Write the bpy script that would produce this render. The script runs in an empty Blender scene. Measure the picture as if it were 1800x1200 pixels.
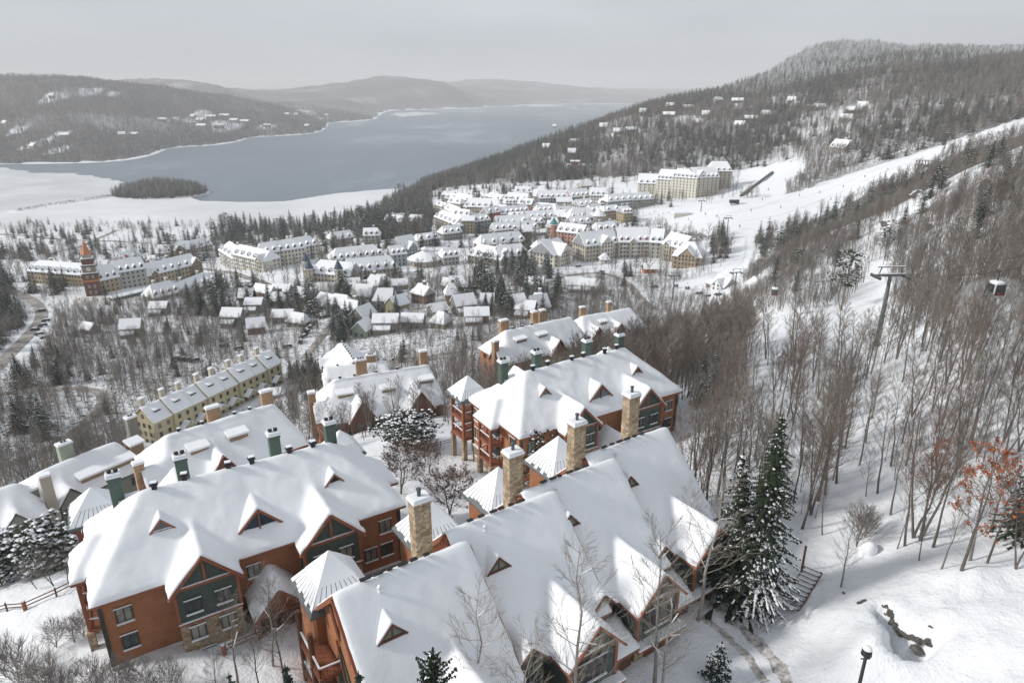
import bpy, bmesh, math, random
import numpy as np
from mathutils import Vector, Matrix

random.seed(7)
rng = np.random.default_rng(11)
scene = bpy.context.scene
COL = scene.collection
R = math.radians

# ------------------------------------------------------------------ camera, sky, sun, exposure
CAM = np.array([0.0, 0.0, 45.0])
PITCH = R(20.3)
cam_data = bpy.data.cameras.new('camera')
cam_data.lens = 24.0
cam_data.sensor_width = 36.0
cam_data.clip_start = 0.5
cam_data.clip_end = 60000.0
cam = bpy.data.objects.new('camera', cam_data)
cam.location = CAM
cam.rotation_euler = (math.pi / 2 - PITCH, 0, 0)
COL.objects.link(cam)
scene.camera = cam

SUN_DIR = Vector((-0.86, -0.07, 0.50)).normalized()     # towards the sun
SUN_EL = math.asin(SUN_DIR.z)
SUN_AZ = math.atan2(SUN_DIR.x, SUN_DIR.y)
world = bpy.data.worlds.new('World')
scene.world = world
world.use_nodes = True
nt = world.node_tree
nt.nodes.clear()
w_out = nt.nodes.new('ShaderNodeOutputWorld')
w_bg = nt.nodes.new('ShaderNodeBackground')
w_sky = nt.nodes.new('ShaderNodeTexSky')
w_sky.sky_type = 'NISHITA'
w_sky.sun_disc = False
w_sky.sun_elevation = SUN_EL
w_sky.sun_rotation = SUN_AZ
w_sky.dust_density = 3.0
w_hsv = nt.nodes.new('ShaderNodeHueSaturation')
w_hsv.inputs['Saturation'].default_value = 0.45
w_mix = nt.nodes.new('ShaderNodeMix')
w_mix.data_type = 'RGBA'
w_mix.inputs[0].default_value = 0.82
w_tc = nt.nodes.new('ShaderNodeTexCoord')
w_map = nt.nodes.new('ShaderNodeMapping')
w_map.inputs['Scale'].default_value = (1.0, 1.0, 4.5)
w_noise = nt.nodes.new('ShaderNodeTexNoise')
w_noise.inputs['Scale'].default_value = 1.6
w_noise.inputs['Detail'].default_value = 5.0
w_ramp = nt.nodes.new('ShaderNodeValToRGB')
w_ramp.color_ramp.elements[0].position = 0.3
w_ramp.color_ramp.elements[0].color = (4.75, 5.1, 5.65, 1)
w_ramp.color_ramp.elements[1].position = 0.72
w_ramp.color_ramp.elements[1].color = (7.0, 7.4, 8.0, 1)
nt.links.new(w_tc.outputs['Generated'], w_map.inputs['Vector'])
nt.links.new(w_map.outputs['Vector'], w_noise.inputs['Vector'])
nt.links.new(w_noise.outputs['Fac'], w_ramp.inputs['Fac'])
nt.links.new(w_sky.outputs['Color'], w_hsv.inputs['Color'])
nt.links.new(w_hsv.outputs['Color'], w_mix.inputs[6])
nt.links.new(w_ramp.outputs['Color'], w_mix.inputs[7])
nt.links.new(w_mix.outputs[2], w_bg.inputs['Color'])
w_bg.inputs['Strength'].default_value = 0.084
nt.links.new(w_bg.outputs['Background'], w_out.inputs['Surface'])

sun_data = bpy.data.lights.new('sun', 'SUN')
sun_data.energy = 2.7
sun_data.angle = R(7.0)
sun_data.color = (1.0, 0.965, 0.91)
sun = bpy.data.objects.new('sun', sun_data)
sun.rotation_euler = (-SUN_DIR).to_track_quat('-Z', 'Y').to_euler()
sun.location = (-200, 0, 300)
COL.objects.link(sun)

scene.view_settings.view_transform = 'Standard'
scene.view_settings.look = 'None'
scene.view_settings.exposure = 0.24
scene.view_settings.gamma = 1.0
scene.render.engine = 'CYCLES'
cy = scene.cycles
cy.use_denoising = True
cy.max_bounces = 5
cy.diffuse_bounces = 3
cy.glossy_bounces = 2
cy.transmission_bounces = 3
cy.volume_bounces = 3
cy.transparent_max_bounces = 8
cy.caustics_reflective = False
cy.caustics_refractive = False
cy.sample_clamp_indirect = 6.0

# ------------------------------------------------------------------ measuring helpers
CP, SP = math.cos(PITCH), math.sin(PITCH)
F = 1200.0
def ray(u, v):
    s = (600.0 - v) / F
    return np.array([(u - 900.0) / F, CP + SP * s, -SP + CP * s])
def at_z(u, v, z):
    d = ray(u, v); t = (z - CAM[2]) / d[2]
    return CAM + d * t
def at_t(u, v, t):
    return CAM + ray(u, v) * t
def project(p):
    p = np.asarray(p, float) - CAM
    dep = p[..., 1] * CP - p[..., 2] * SP
    up = p[..., 1] * SP + p[..., 2] * CP
    dep = np.maximum(dep, 0.01)
    return 900 + F * p[..., 0] / dep, 600 - F * up / dep, dep

# ------------------------------------------------------------------ terrain: heights by bearing and distance
LAKE_Z = -120.0
def pchip(xs, ys, xq):
    xs = np.asarray(xs, float); ys = np.asarray(ys, float)
    h = np.diff(xs); d = np.diff(ys) / h
    m = np.zeros(len(xs))
    m[0], m[-1] = d[0], d[-1]
    for i in range(1, len(xs) - 1):
        if d[i - 1] * d[i] <= 0: m[i] = 0
        else:
            w1 = 2 * h[i] + h[i - 1]; w2 = h[i] + 2 * h[i - 1]
            m[i] = (w1 + w2) / (w1 / d[i - 1] + w2 / d[i])
    xq = np.clip(xq, xs[0], xs[-1])
    k = np.clip(np.searchsorted(xs, xq) - 1, 0, len(xs) - 2)
    t = (xq - xs[k]) / h[k]
    return ((1 + 2 * t) * (1 - t) ** 2 * ys[k] + t * (1 - t) ** 2 * h[k] * m[k]
            + t * t * (3 - 2 * t) * ys[k + 1] + t * t * (t - 1) * h[k] * m[k + 1])
B = -126
PROF = {
 -1.7: [(12,-2),(40,-14),(60,-24),(100,-42),(150,-56),(250,-66),(430,-80),(700,-104),(900,-116),(1200,-108),(1700,-60),(2600,60),(4000,70),(14000,0)],
 -0.95: [(12,2),(40,-1),(60,-8),(95,-27),(140,-45),(185,-56),(250,-65),(350,-74),(430,-80),(550,-90),(700,-106),(860,-119),(900,B),(1480,B),(1600,-119),(1800,-104),(2200,-20),(2700,65),(3100,85),(4000,60),(14000,0)],
 -0.65: [(12,3),(40,2.2),(52,0),(62,-4),(95,-22),(140,-42),(185,-56.5),(250,-63),(350,-73),(430,-79.5),(550,-88),(700,-104),(830,-118),(900,B),(1560,B),(1660,-119),(1850,-100),(2300,-10),(2800,80),(3100,86),(4200,20),(5500,70),(14000,0)],
 -0.45: [(12,3),(40,2.2),(50,1.2),(60,-2),(95,-16),(140,-36),(185,-53),(232,-59),(250,-61),(345,-70),(430,-78),(550,-88),(700,-103),(840,-118),(900,B),(2050,B),(2170,-119),(2500,-85),(3000,10),(3400,30),(4500,-40),(5500,106),(6500,60),(14000,20)],
 -0.34: [(12,2.5),(40,1.5),(50,1),(60,-1),(95,-13),(140,-30),(185,-45),(250,-58),(345,-68),(466,-77),(600,-89),(720,-104),(860,-119),(930,B),(2500,B),(2640,-119),(3000,-70),(3500,-30),(4500,-60),(6000,0),(7000,28),(14000,20)],
 -0.24: [(12,2),(40,1),(60,0),(80,-5),(100,-11),(140,-26),(185,-41),(250,-55),(345,-65),(466,-76),(600,-87),(700,-98),(800,-108),(930,-119),(1000,B),(3600,B),(3800,-119),(4400,-80),(5200,-80),(6300,20),(7000,88),(9000,60),(14000,20)],
 -0.17: [(12,2),(40,1),(60,-0.5),(80,-5),(100,-10),(140,-24),(185,-39),(250,-53),(345,-63),(466,-75),(600,-82),(700,-91),(850,-100),(1000,-112),(1100,-119),(1200,B),(4600,B),(4800,-124),(5900,-118),(6300,0),(7000,150),(9000,70),(14000,20)],
 -0.1: [(12,2),(40,1),(60,-0.5),(80,-6),(100,-10),(140,-23),(185,-38),(250,-52),(345,-62),(466,-73),(600,-78),(750,-84),(900,-87),(1100,-93),(1250,-106),(1400,-119),(1500,B),(5900,B),(6300,-119),(7000,112),(9000,60),(11000,120),(14000,100)],
 -0.03: [(12,2),(40,1),(60,0),(82,-6.5),(100,-9.5),(140,-22),(185,-37),(250,-51),(300,-57),(345,-61),(466,-72),(600,-75),(700,-76),(800,-76),(1000,-74),(1200,-78),(1400,-100),(1600,-119),(1700,B),(6800,B),(7200,-119),(8500,40),(10500,170),(14000,120)],
 0.03: [(12,2),(40,1),(60,0.3),(82,-6.5),(100,-9),(140,-21),(185,-36),(250,-50),(300,-56),(345,-60),(466,-71),(600,-74),(700,-75),(800,-70),(1000,-56),(1300,-58),(1500,-85),(1800,-119),(1900,B),(7600,B),(8000,-119),(9500,60),(11000,130),(14000,90)],
 0.1: [(12,2),(40,1),(60,0.5),(82,-6),(100,-8.5),(140,-20),(200,-40),(300,-58),(400,-68),(466,-71),(600,-73),(700,-73),(750,-70),(900,-57),(1100,-38),(1300,-26),(1600,-60),(2100,-119),(2200,B),(8000,B),(8500,-119),(10500,60),(14000,60)],
 0.2: [(12,2),(40,1),(60,0.5),(80,-4),(92,-7),(105,-8),(140,-17),(200,-37),(300,-58),(400,-68),(466,-70.5),(600,-71.5),(700,-67),(750,-64),(800,-56),(900,-40),(1100,-6),(1300,12),(1500,10),(2000,-60),(2700,-119),(2800,B),(8000,B),(8500,-119),(14000,40)],
 0.32: [(12,2),(40,1),(52,1.2),(62,1.2),(85,-1),(100,-3),(140,-12),(200,-30),(300,-51),(400,-61.5),(470,-62),(571,-59),(750,-55),(830,-44),(900,-30),(1100,0),(1400,36),(1700,52),(2100,30),(3000,-80),(4000,B),(8000,B),(14000,40)],
 0.43: [(12,2),(40,1),(55,1),(70,1),(100,-2),(140,-8),(200,-20),(260,-27),(330,-30),(420,-48),(500,-53),(571,-52),(700,-38),(900,-5),(1200,42),(1600,104),(2000,150),(2600,120),(4000,0),(6000,-60),(14000,0)],
 0.55: [(12,2),(40,2),(55,2),(70,2.5),(100,0),(141,-9),(200,-15),(250,-16),(330,-9),(430,-30),(520,-38),(571,-36),(650,-22),(700,-14),(900,26),(1200,72),(1600,112),(2000,140),(2600,120),(4000,60),(14000,0)],
 0.7: [(12,3),(40,4),(55,5),(70,6),(100,6),(150,3),(200,6),(260,13),(320,18),(400,5),(500,0),(600,7),(680,14),(800,35),(1100,78),(1600,122),(2100,142),(2800,130),(14000,40)],
 0.95: [(12,5),(40,8),(60,11),(100,14),(150,15),(200,20),(260,32),(320,40),(400,32),(500,32),(650,45),(800,68),(1100,105),(1600,140),(2100,158),(2800,140),(14000,40)],
 1.7: [(12,12),(40,22),(60,30),(100,42),(200,60),(320,80),(500,90),(800,115),(1600,170),(2800,170),(14000,40)],
}
NA, NY = 460, 480
A0, A1, Y0, Y1 = -1.7, 1.7, 12.0, 14000.0
_ag = np.linspace(A0, A1, NA); _lg = np.linspace(math.log(Y0), math.log(Y1), NY)
_cols = sorted(PROF)
_tab = np.array([pchip([math.log(p[0]) for p in PROF[c]], [p[1] for p in PROF[c]], _lg) for c in _cols])   # columns x NY
TZ = np.array([pchip(_cols, _tab[:, j], _ag) for j in range(NY)]).T                                     # NA x NY
_X = _ag[:, None] * np.exp(_lg)[None, :]; _Y = np.broadcast_to(np.exp(_lg)[None, :], _X.shape)
def wob(x, y, f, seed=0.0):
    return (np.sin(x * f + seed) * np.cos(y * f * 1.13 + 2.1 * seed) + 0.6 * np.sin(x * f * 2.3 - y * f * 1.7 + seed * 3)
            + 0.4 * np.cos(x * f * 4.1 + y * f * 3.7 - seed))
_far = np.clip((_Y - 120) / 500, 0, 1)
_above = np.clip((TZ - LAKE_Z - 2) / 30, 0, 1)
TZ = TZ + _above * (_far * (2.2 * wob(_X, _Y, 0.012, 1.0) + 1.1 * wob(_X, _Y, 0.037, 2.0)) * np.clip(_Y / 1200, 0.15, 2.2)
                    + np.clip((_Y - 1200) / 1500, 0, 1) * 9.0 * wob(_X, _Y, 0.0042, 4.0))
# near snow: soft humps and drifts
_near = np.clip(1.2 - _Y / 160, 0, 1)
_lat = np.random.default_rng(5).random((257, 257))
def vnoise(x, y, f):
    x = np.asarray(x) * f + 91.3; y = np.asarray(y) * f + 47.7
    i = np.floor(x).astype(int); j = np.floor(y).astype(int); fx = x - i; fy = y - j
    fx = fx * fx * (3 - 2 * fx); fy = fy * fy * (3 - 2 * fy); i %= 256; j %= 256
    return _lat[i, j] * (1 - fx) * (1 - fy) + _lat[i + 1, j] * fx * (1 - fy) + _lat[i, j + 1] * (1 - fx) * fy + _lat[i + 1, j + 1] * fx * fy - .5
TZ = TZ + _near * (1.0 * vnoise(_X, _Y, .13) + .55 * vnoise(_X, _Y, .31) + .30 * vnoise(_X, _Y, .8))
TZ = TZ + np.clip((_Y - 150) / 100, 0, 1) * _above * (5.0 * vnoise(_X, _Y, .03) + 2.2 * vnoise(_X, _Y, .08)) * (_X > .3 * _Y) * (_Y < 420)
# wooded island and the low spit beside it
_isl = at_z(283, 341, LAKE_Z)
_dx, _dy = (_X - _isl[0]) / 92.0, (_Y - _isl[1]) / 75.0
TZ = np.maximum(TZ, LAKE_Z + 6.5 - 9.0 * (_dx ** 2 + _dy ** 2))
_sa, _sb = at_z(30, 372, LAKE_Z)[:2], at_z(215, 343, LAKE_Z)[:2]
_sv = _sb - _sa; _sl = np.hypot(*_sv)
_tt = np.clip(((_X - _sa[0]) * _sv[0] + (_Y - _sa[1]) * _sv[1]) / _sl ** 2, 0, 1)
_dd = np.hypot(_X - _sa[0] - _tt * _sv[0], _Y - _sa[1] - _tt * _sv[1])
TZ = np.maximum(TZ, LAKE_Z + 1.6 - 0.10 * _dd)
# small snowy islands far up the lake
for (iu, iv, rw) in ((915, 187, 150), (1035, 190, 240)):
    q = at_z(iu, iv, LAKE_Z)
    TZ = np.maximum(TZ, LAKE_Z + 7 - 12 * (((_X - q[0]) / rw) ** 2 + ((_Y - q[1]) / 200.0) ** 2))
# ploughed snow mound and the melt hole by the driveway, in the near clearing
def bump(cx, cy, rx, ry, h, p=2.0):
    global TZ
    q = ((_X - cx) / rx) ** 2 + ((_Y - cy) / ry) ** 2
    TZ = TZ + h * np.exp(-q ** (p / 2))

def height(x, y):
    x = np.asarray(x, float); y = np.maximum(np.asarray(y, float), Y0 + 0.01)
    a = np.clip((x / y - A0) / (A1 - A0) * (NA - 1), 0, NA - 1.001)
    l = np.clip((np.log(y) - _lg[0]) / (_lg[-1] - _lg[0]) * (NY - 1), 0, NY - 1.001)
    i = a.astype(int); j = l.astype(int); fa = a - i; fl = l - j
    return (TZ[i, j] * (1 - fa) * (1 - fl) + TZ[i + 1, j] * fa * (1 - fl) + TZ[i, j + 1] * (1 - fa) * fl + TZ[i + 1, j + 1] * fa * fl)
def ground(u, v, y_min=25.0, y_max=9000.0):
    """first place where the line of sight through (u, v) meets the terrain"""
    d = ray(u, v)
    ys = np.exp(np.linspace(math.log(y_min), math.log(y_max), 3000))
    t = ys / d[1]
    x = d[0] * t; z = CAM[2] + d[2] * t
    below = np.nonzero(z <= np.maximum(height(x, ys), LAKE_Z))[0]
    k = below[0] if len(below) else len(ys) - 1
    return np.array([x[k], ys[k], max(float(height(x[k], ys[k])), LAKE_Z)])
for (bu, bv, rx, ry, bh, bp) in ((1500, 1135, 4.6, 4.2, 1.5, 3), (1700, 1110, 6.0, 4.5, 1.2, 2), (1690, 1015, 9.0, 2.6, 0.9, 2), (1430, 1130, 2.0, 3.0, -.5, 2),
                                 (1606, 1124, 1.7, 1.3, -2.2, 4), (1566, 1082, 0.7, 1.8, -1.7, 4), (1582, 1108, 1.0, 1.3, -1.5, 3), (1635, 1126, 1.3, .8, -1.4, 3), (60, 1060, 6.0, 3.0, 0.7, 2)):
    _m = ground(bu, bv); bump(_m[0], _m[1], rx, ry, bh, bp)
_br = np.random.default_rng(21)
for _ in range(26):
    bu, bv = _br.uniform(1420, 1840), _br.uniform(1000, 1210)
    if math.hypot(bu - 1600, (bv - 1110) * 1.5) > 60:
        _m = ground(bu, bv); bump(_m[0], _m[1], _br.uniform(.8, 2.6), _br.uniform(.7, 1.8), _br.uniform(-.3, .5), 2)
HAZE = 1.3e-4
# ------------------------------------------------------------------ materials
MATS = {}
def new_mat(name):
    m = bpy.data.materials.new(name); m.use_nodes = True
    n = m.node_tree; n.nodes.clear()
    out = n.nodes.new('ShaderNodeOutputMaterial'); bs = n.nodes.new('ShaderNodeBsdfPrincipled')
    n.links.new(bs.outputs[0], out.inputs[0])
    MATS[name] = m
    return m, n, bs
def node(n, kind, **kw):
    x = n.nodes.new(kind)
    for k, v in kw.items():
        if k in x.inputs: x.inputs[k].default_value = v
        else: setattr(x, k, v)
    return x
def coords(n, kind='Object', scale=(1, 1, 1)):
    tc = n.nodes.new('ShaderNodeTexCoord'); mp = n.nodes.new('ShaderNodeMapping')
    mp.inputs['Scale'].default_value = scale
    if kind == 'World':
        g = n.nodes.new('ShaderNodeNewGeometry'); n.links.new(g.outputs['Position'], mp.inputs['Vector'])
    else:
        n.links.new(tc.outputs[kind], mp.inputs['Vector'])
    return mp.outputs['Vector']
def ramp(n, fac, stops):
    r = n.nodes.new('ShaderNodeValToRGB')
    while len(r.color_ramp.elements) < len(stops): r.color_ramp.elements.new(0.5)
    for e, (p, c) in zip(r.color_ramp.elements, stops):
        e.position = p; e.color = (*c, 1)
    n.links.new(fac, r.inputs['Fac'])
    return r.outputs['Color']
def bumpy(n, bs, fac, strength, dist):
    b = node(n, 'ShaderNodeBump', Strength=strength, Distance=dist)
    n.links.new(fac, b.inputs['Height']); n.links.new(b.outputs['Normal'], bs.inputs['Normal'])
def noisy(name, c0, c1, scale=2.0, rough=0.8, bump=0.0, bdist=0.02, stretch=(1, 1, 1), rand=0.0, detail=6.0, kind='Object'):
    m, n, bs = new_mat(name)
    t = node(n, 'ShaderNodeTexNoise', Scale=scale, Detail=detail, Roughness=0.65)
    n.links.new(coords(n, kind, stretch), t.inputs['Vector'])
    col = ramp(n, t.outputs['Fac'], [(0.3, c0), (0.7, c1)])
    if rand:
        oi = n.nodes.new('ShaderNodeObjectInfo')
        mr = node(n, 'ShaderNodeMapRange'); mr.inputs['To Min'].default_value = 1 - rand; mr.inputs['To Max'].default_value = 1 + rand
        n.links.new(oi.outputs['Random'], mr.inputs['Value'])
        hv = n.nodes.new('ShaderNodeHueSaturation')
        n.links.new(col, hv.inputs['Color']); n.links.new(mr.outputs['Result'], hv.inputs['Value'])
        col = hv.outputs['Color']
    n.links.new(col, bs.inputs['Base Color'])
    bs.inputs['Roughness'].default_value = rough
    bs.inputs['Specular IOR Level'].default_value = 0.25
    if bump: bumpy(n, bs, t.outputs['Fac'], bump, bdist)
    return m
def snow_mat(name, c=(0.86, 0.875, 0.90), s1=0.9, s2=14.0, b=0.35):
    m, n, bs = new_mat(name)
    v = coords(n, 'World')
    a = node(n, 'ShaderNodeTexNoise', Scale=s1, Detail=6.0, Roughness=0.6); n.links.new(v, a.inputs['Vector'])
    f = node(n, 'ShaderNodeTexNoise', Scale=s2, Detail=4.0, Roughness=0.7); n.links.new(v, f.inputs['Vector'])
    mx = node(n, 'ShaderNodeMath', operation='MULTIPLY_ADD'); mx.inputs[1].default_value = 0.12
    n.links.new(f.outputs['Fac'], mx.inputs[0]); n.links.new(a.outputs['Fac'], mx.inputs[2])
    col = ramp(n, a.outputs['Fac'], [(0.3, tuple(k * 0.965 for k in c)), (0.7, c)])
    n.links.new(col, bs.inputs['Base Color'])
    bs.inputs['Roughness'].default_value = 0.65
    bs.inputs['Specular IOR Level'].default_value = 0.2
    bumpy(n, bs, mx.outputs[0], b, 0.25)
    return m
snow_mat('snow')
snow_mat('roof_snow', s1=0.7, s2=9.0, b=0.22)

def ground_mat():
    m, n, bs = new_mat('ground')
    v = coords(n, 'World')
    a = node(n, 'ShaderNodeTexNoise', Scale=0.55, Detail=7.0, Roughness=0.62); n.links.new(v, a.inputs['Vector'])
    f = node(n, 'ShaderNodeTexNoise', Scale=4.5, Detail=5.0, Roughness=0.7); n.links.new(v, f.inputs['Vector'])
    g = node(n, 'ShaderNodeTexNoise', Scale=0.035, Detail=9.0, Roughness=0.72); n.links.new(v, g.inputs['Vector'])
    snowc = ramp(n, a.outputs['Fac'], [(0.3, (0.78, 0.80, 0.83)), (0.7, (0.86, 0.875, 0.90))])
    litter = ramp(n, g.outputs['Fac'], [(0.25, (0.045, 0.038, 0.034)), (0.5, (0.085, 0.072, 0.063)), (0.68, (0.17, 0.155, 0.145))])
    at = n.nodes.new('ShaderNodeAttribute'); at.attribute_name = 'litter'
    # litter shows through in patches: threshold of noise by the local amount
    ad = node(n, 'ShaderNodeMath', operation='ADD'); n.links.new(at.outputs['Fac'], ad.inputs[0])
    md = node(n, 'ShaderNodeMath', operation='MULTIPLY_ADD'); md.inputs[1].default_value = 0.5; md.inputs[2].default_value = -0.25
    n.links.new(f.outputs['Fac'], md.inputs[0])
    md2 = node(n, 'ShaderNodeMath', operation='MULTIPLY_ADD'); md2.inputs[1].default_value = 1.3
    n.links.new(a.outputs['Fac'], md2.inputs[0]); n.links.new(md.outputs[0], md2.inputs[2])
    md3 = node(n, 'ShaderNodeMath', operation='SUBTRACT'); md3.inputs[1].default_value = 0.65; n.links.new(md2.outputs[0], md3.inputs[0])
    n.links.new(md3.outputs[0], ad.inputs[1])
    mr = node(n, 'ShaderNodeMapRange'); mr.inputs['From Min'].default_value = 0.42; mr.inputs['From Max'].default_value = 0.62
    n.links.new(ad.outputs[0], mr.inputs['Value'])
    zero = node(n, 'ShaderNodeMath', operation='GREATER_THAN'); zero.inputs[1].default_value = 0.03; n.links.new(at.outputs['Fac'], zero.inputs[0])
    mu = node(n, 'ShaderNodeMath', operation='MULTIPLY'); n.links.new(mr.outputs[0], mu.inputs[0]); n.links.new(zero.outputs[0], mu.inputs[1])
    mix = node(n, 'ShaderNodeMix', data_type='RGBA')
    n.links.new(mu.outputs[0], mix.inputs[0]); n.links.new(snowc, mix.inputs[6]); n.links.new(litter, mix.inputs[7])
    n.links.new(mix.outputs[2], bs.inputs['Base Color'])
    bs.inputs['Roughness'].default_value = 0.7; bs.inputs['Specular IOR Level'].default_value = 0.15
    mx = node(n, 'ShaderNodeMath', operation='MULTIPLY_ADD'); mx.inputs[1].default_value = 0.22
    n.links.new(f.outputs['Fac'], mx.inputs[0]); n.links.new(a.outputs['Fac'], mx.inputs[2])
    bumpy(n, bs, mx.outputs[0], 0.7, 0.7)
ground_mat()
noisy('rust', (0.31, 0.132, 0.066), (0.40, 0.178, 0.092), 1.2, 0.85, 0.15)
noisy('trim', (0.22, 0.083, 0.047), (0.31, 0.122, 0.07), 3.0, 0.7)
noisy('soffit', (0.10, 0.055, 0.035), (0.14, 0.075, 0.045), 3.0, 0.8)
noisy('dark_wood', (0.10, 0.05, 0.035), (0.16, 0.075, 0.05), 3.0, 0.8)
noisy('brick', (0.115, 0.055, 0.042), (0.18, 0.085, 0.062), 4.0, 0.9)
noisy('green_metal', (0.06, 0.095, 0.075), (0.085, 0.125, 0.10), 3.0, 0.5)
noisy('frame', (0.035, 0.042, 0.038), (0.055, 0.062, 0.055), 3.0, 0.5)
noisy('black_metal', (0.02, 0.02, 0.022), (0.035, 0.035, 0.04), 3.0, 0.5)
noisy('grey_steel', (0.075, 0.085, 0.09), (0.12, 0.135, 0.14), 2.0, 0.45)
noisy('dark_roof', (0.10, 0.115, 0.12), (0.15, 0.165, 0.17), 2.0, 0.5)
noisy('road', (0.13, 0.112, 0.098), (0.50, 0.47, 0.44), 0.22, 0.85, stretch=(1, 1, 1), detail=8, kind='World')
noisy('dirty_snow', (0.42, 0.38, 0.32), (0.74, 0.73, 0.72), 0.35, 0.8, 0.3, 0.2, detail=9, kind='World')
noisy('mud', (0.10, 0.075, 0.055), (0.80, 0.78, 0.76), 1.9, 0.8, 0.5, 0.1, detail=12, kind='World')
noisy('packed_snow', (0.66, 0.68, 0.72), (0.80, 0.82, 0.85), 0.5, 0.7, detail=8, kind='World')
noisy('jacket', (0.05, 0.06, 0.10), (0.10, 0.10, 0.14), 2.0, 0.8, rand=.6)
noisy('rock', (0.055, 0.05, 0.045), (0.17, 0.155, 0.14), 2.5, 0.85, 0.6, 0.2, detail=9)
def snowy_rock():
    m = noisy('snowy_rock', (0.055, 0.05, 0.045), (0.19, 0.17, 0.15), 0.6, 0.85, 0.6, 0.4, detail=10, kind='World')
    n = m.node_tree; bs = [x for x in n.nodes if x.type == 'BSDF_PRINCIPLED'][0]; src = bs.inputs['Base Color'].links[0].from_socket
    g = n.nodes.new('ShaderNodeNewGeometry'); sp = n.nodes.new('ShaderNodeSeparateXYZ'); n.links.new(g.outputs['Normal'], sp.inputs[0])
    t = node(n, 'ShaderNodeTexNoise', Scale=0.9, Detail=6.0); n.links.new(coords(n, 'World'), t.inputs['Vector'])
    ad = node(n, 'ShaderNodeMath', operation='MULTIPLY_ADD'); ad.inputs[1].default_value = 0.7; n.links.new(t.outputs['Fac'], ad.inputs[0]); n.links.new(sp.outputs[2], ad.inputs[2])
    mr = node(n, 'ShaderNodeMapRange'); mr.inputs['From Min'].default_value = 0.85; mr.inputs['From Max'].default_value = 1.0; n.links.new(ad.outputs[0], mr.inputs['Value'])
    mx = node(n, 'ShaderNodeMix', data_type='RGBA'); mx.inputs[7].default_value = (.86, .87, .9, 1); n.links.new(mr.outputs[0], mx.inputs[0]); n.links.new(src, mx.inputs[6]); n.links.new(mx.outputs[2], bs.inputs['Base Color'])
snowy_rock()
noisy('bark', (0.10, 0.088, 0.078), (0.195, 0.175, 0.157), 6.0, 0.9, stretch=(1, 1, 0.2), rand=0.3)
noisy('pale_bark', (0.20, 0.18, 0.155), (0.34, 0.315, 0.28), 5.0, 0.9, stretch=(1, 1, 0.3), rand=0.2)
noisy('twig', (0.138, 0.120, 0.106), (0.21, 0.188, 0.168), 2.0, 0.9, rand=0.3)
noisy('pale_twig', (0.21, 0.185, 0.155), (0.31, 0.28, 0.24), 2.0, 0.9, rand=0.2)
noisy('red_twig', (0.142, 0.108, 0.092), (0.21, 0.165, 0.142), 2.0, 0.9, rand=0.3)
noisy('needles', (0.012, 0.021, 0.012), (0.034, 0.048, 0.024), 1.2, 0.8, rand=0.35)
noisy('blue_needles', (0.014, 0.026, 0.021), (0.032, 0.050, 0.040), 1.2, 0.8, rand=0.35)
noisy('rime_needles', (0.36, 0.38, 0.39), (0.64, 0.66, 0.67), 0.9, 0.9, rand=.35)
noisy('red_leaf', (0.24, 0.06, 0.022), (0.40, 0.125, 0.04), 3.0, 0.8)
noisy('dry_leaf', (0.075, 0.04, 0.032), (0.16, 0.085, 0.06), 3.0, 0.8)
noisy('cabin_white', (0.60, 0.62, 0.60), (0.68, 0.70, 0.68), 2.0, 0.4)
noisy('red_paint', (0.42, 0.05, 0.035), (0.50, 0.07, 0.05), 2.0, 0.5)
noisy('orange_paint', (0.50, 0.17, 0.05), (0.58, 0.22, 0.07), 2.0, 0.6)
noisy('teal_paint', (0.05, 0.20, 0.20), (0.08, 0.27, 0.26), 2.0, 0.5)
noisy('blue_slate', (0.045, 0.07, 0.115), (0.065, 0.095, 0.15), 2.0, 0.5)
noisy('copper_roof', (0.46, 0.17, 0.075), (0.55, 0.22, 0.10), 2.0, 0.5)
for nm, c in {'cream': (0.50, 0.455, 0.375), 'yellow': (0.50, 0.44, 0.28), 'ochre': (0.42, 0.33, 0.215), 'ivory': (0.68, 0.645, 0.56), 'pale_grey': (0.42, 0.42, 0.38),
              'grey_siding': (0.25, 0.245, 0.215), 'beige': (0.42, 0.38, 0.315), 'sage': (0.33, 0.37, 0.30), 'mist_blue': (0.36, 0.42, 0.44), 'olive': (0.30, 0.28, 0.17),
              'white_paint': (0.72, 0.72, 0.70), 'rose': (0.48, 0.27, 0.21), 'brown_siding': (0.20, 0.13, 0.09), 'tan_siding': (0.30, 0.22, 0.145)}.items():
    noisy(nm, tuple(k * 0.86 for k in c), c, 0.8, 0.85)
def glass_mat(name, c, rough=0.12):
    m, n, bs = new_mat(name)
    t = node(n, 'ShaderNodeTexNoise', Scale=0.9, Detail=2.0); n.links.new(coords(n, 'World'), t.inputs['Vector'])
    n.links.new(ramp(n, t.outputs['Fac'], [(0.35, tuple(k * 0.5 for k in c)), (0.65, c)]), bs.inputs['Base Color'])
    bs.inputs['Roughness'].default_value = rough; bs.inputs['Specular IOR Level'].default_value = 0.6
glass_mat('glass', (0.05, 0.058, 0.065))
glass_mat('blind', (0.30, 0.29, 0.25), 0.35)
glass_mat('blue_glass', (0.04, 0.08, 0.115))
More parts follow.
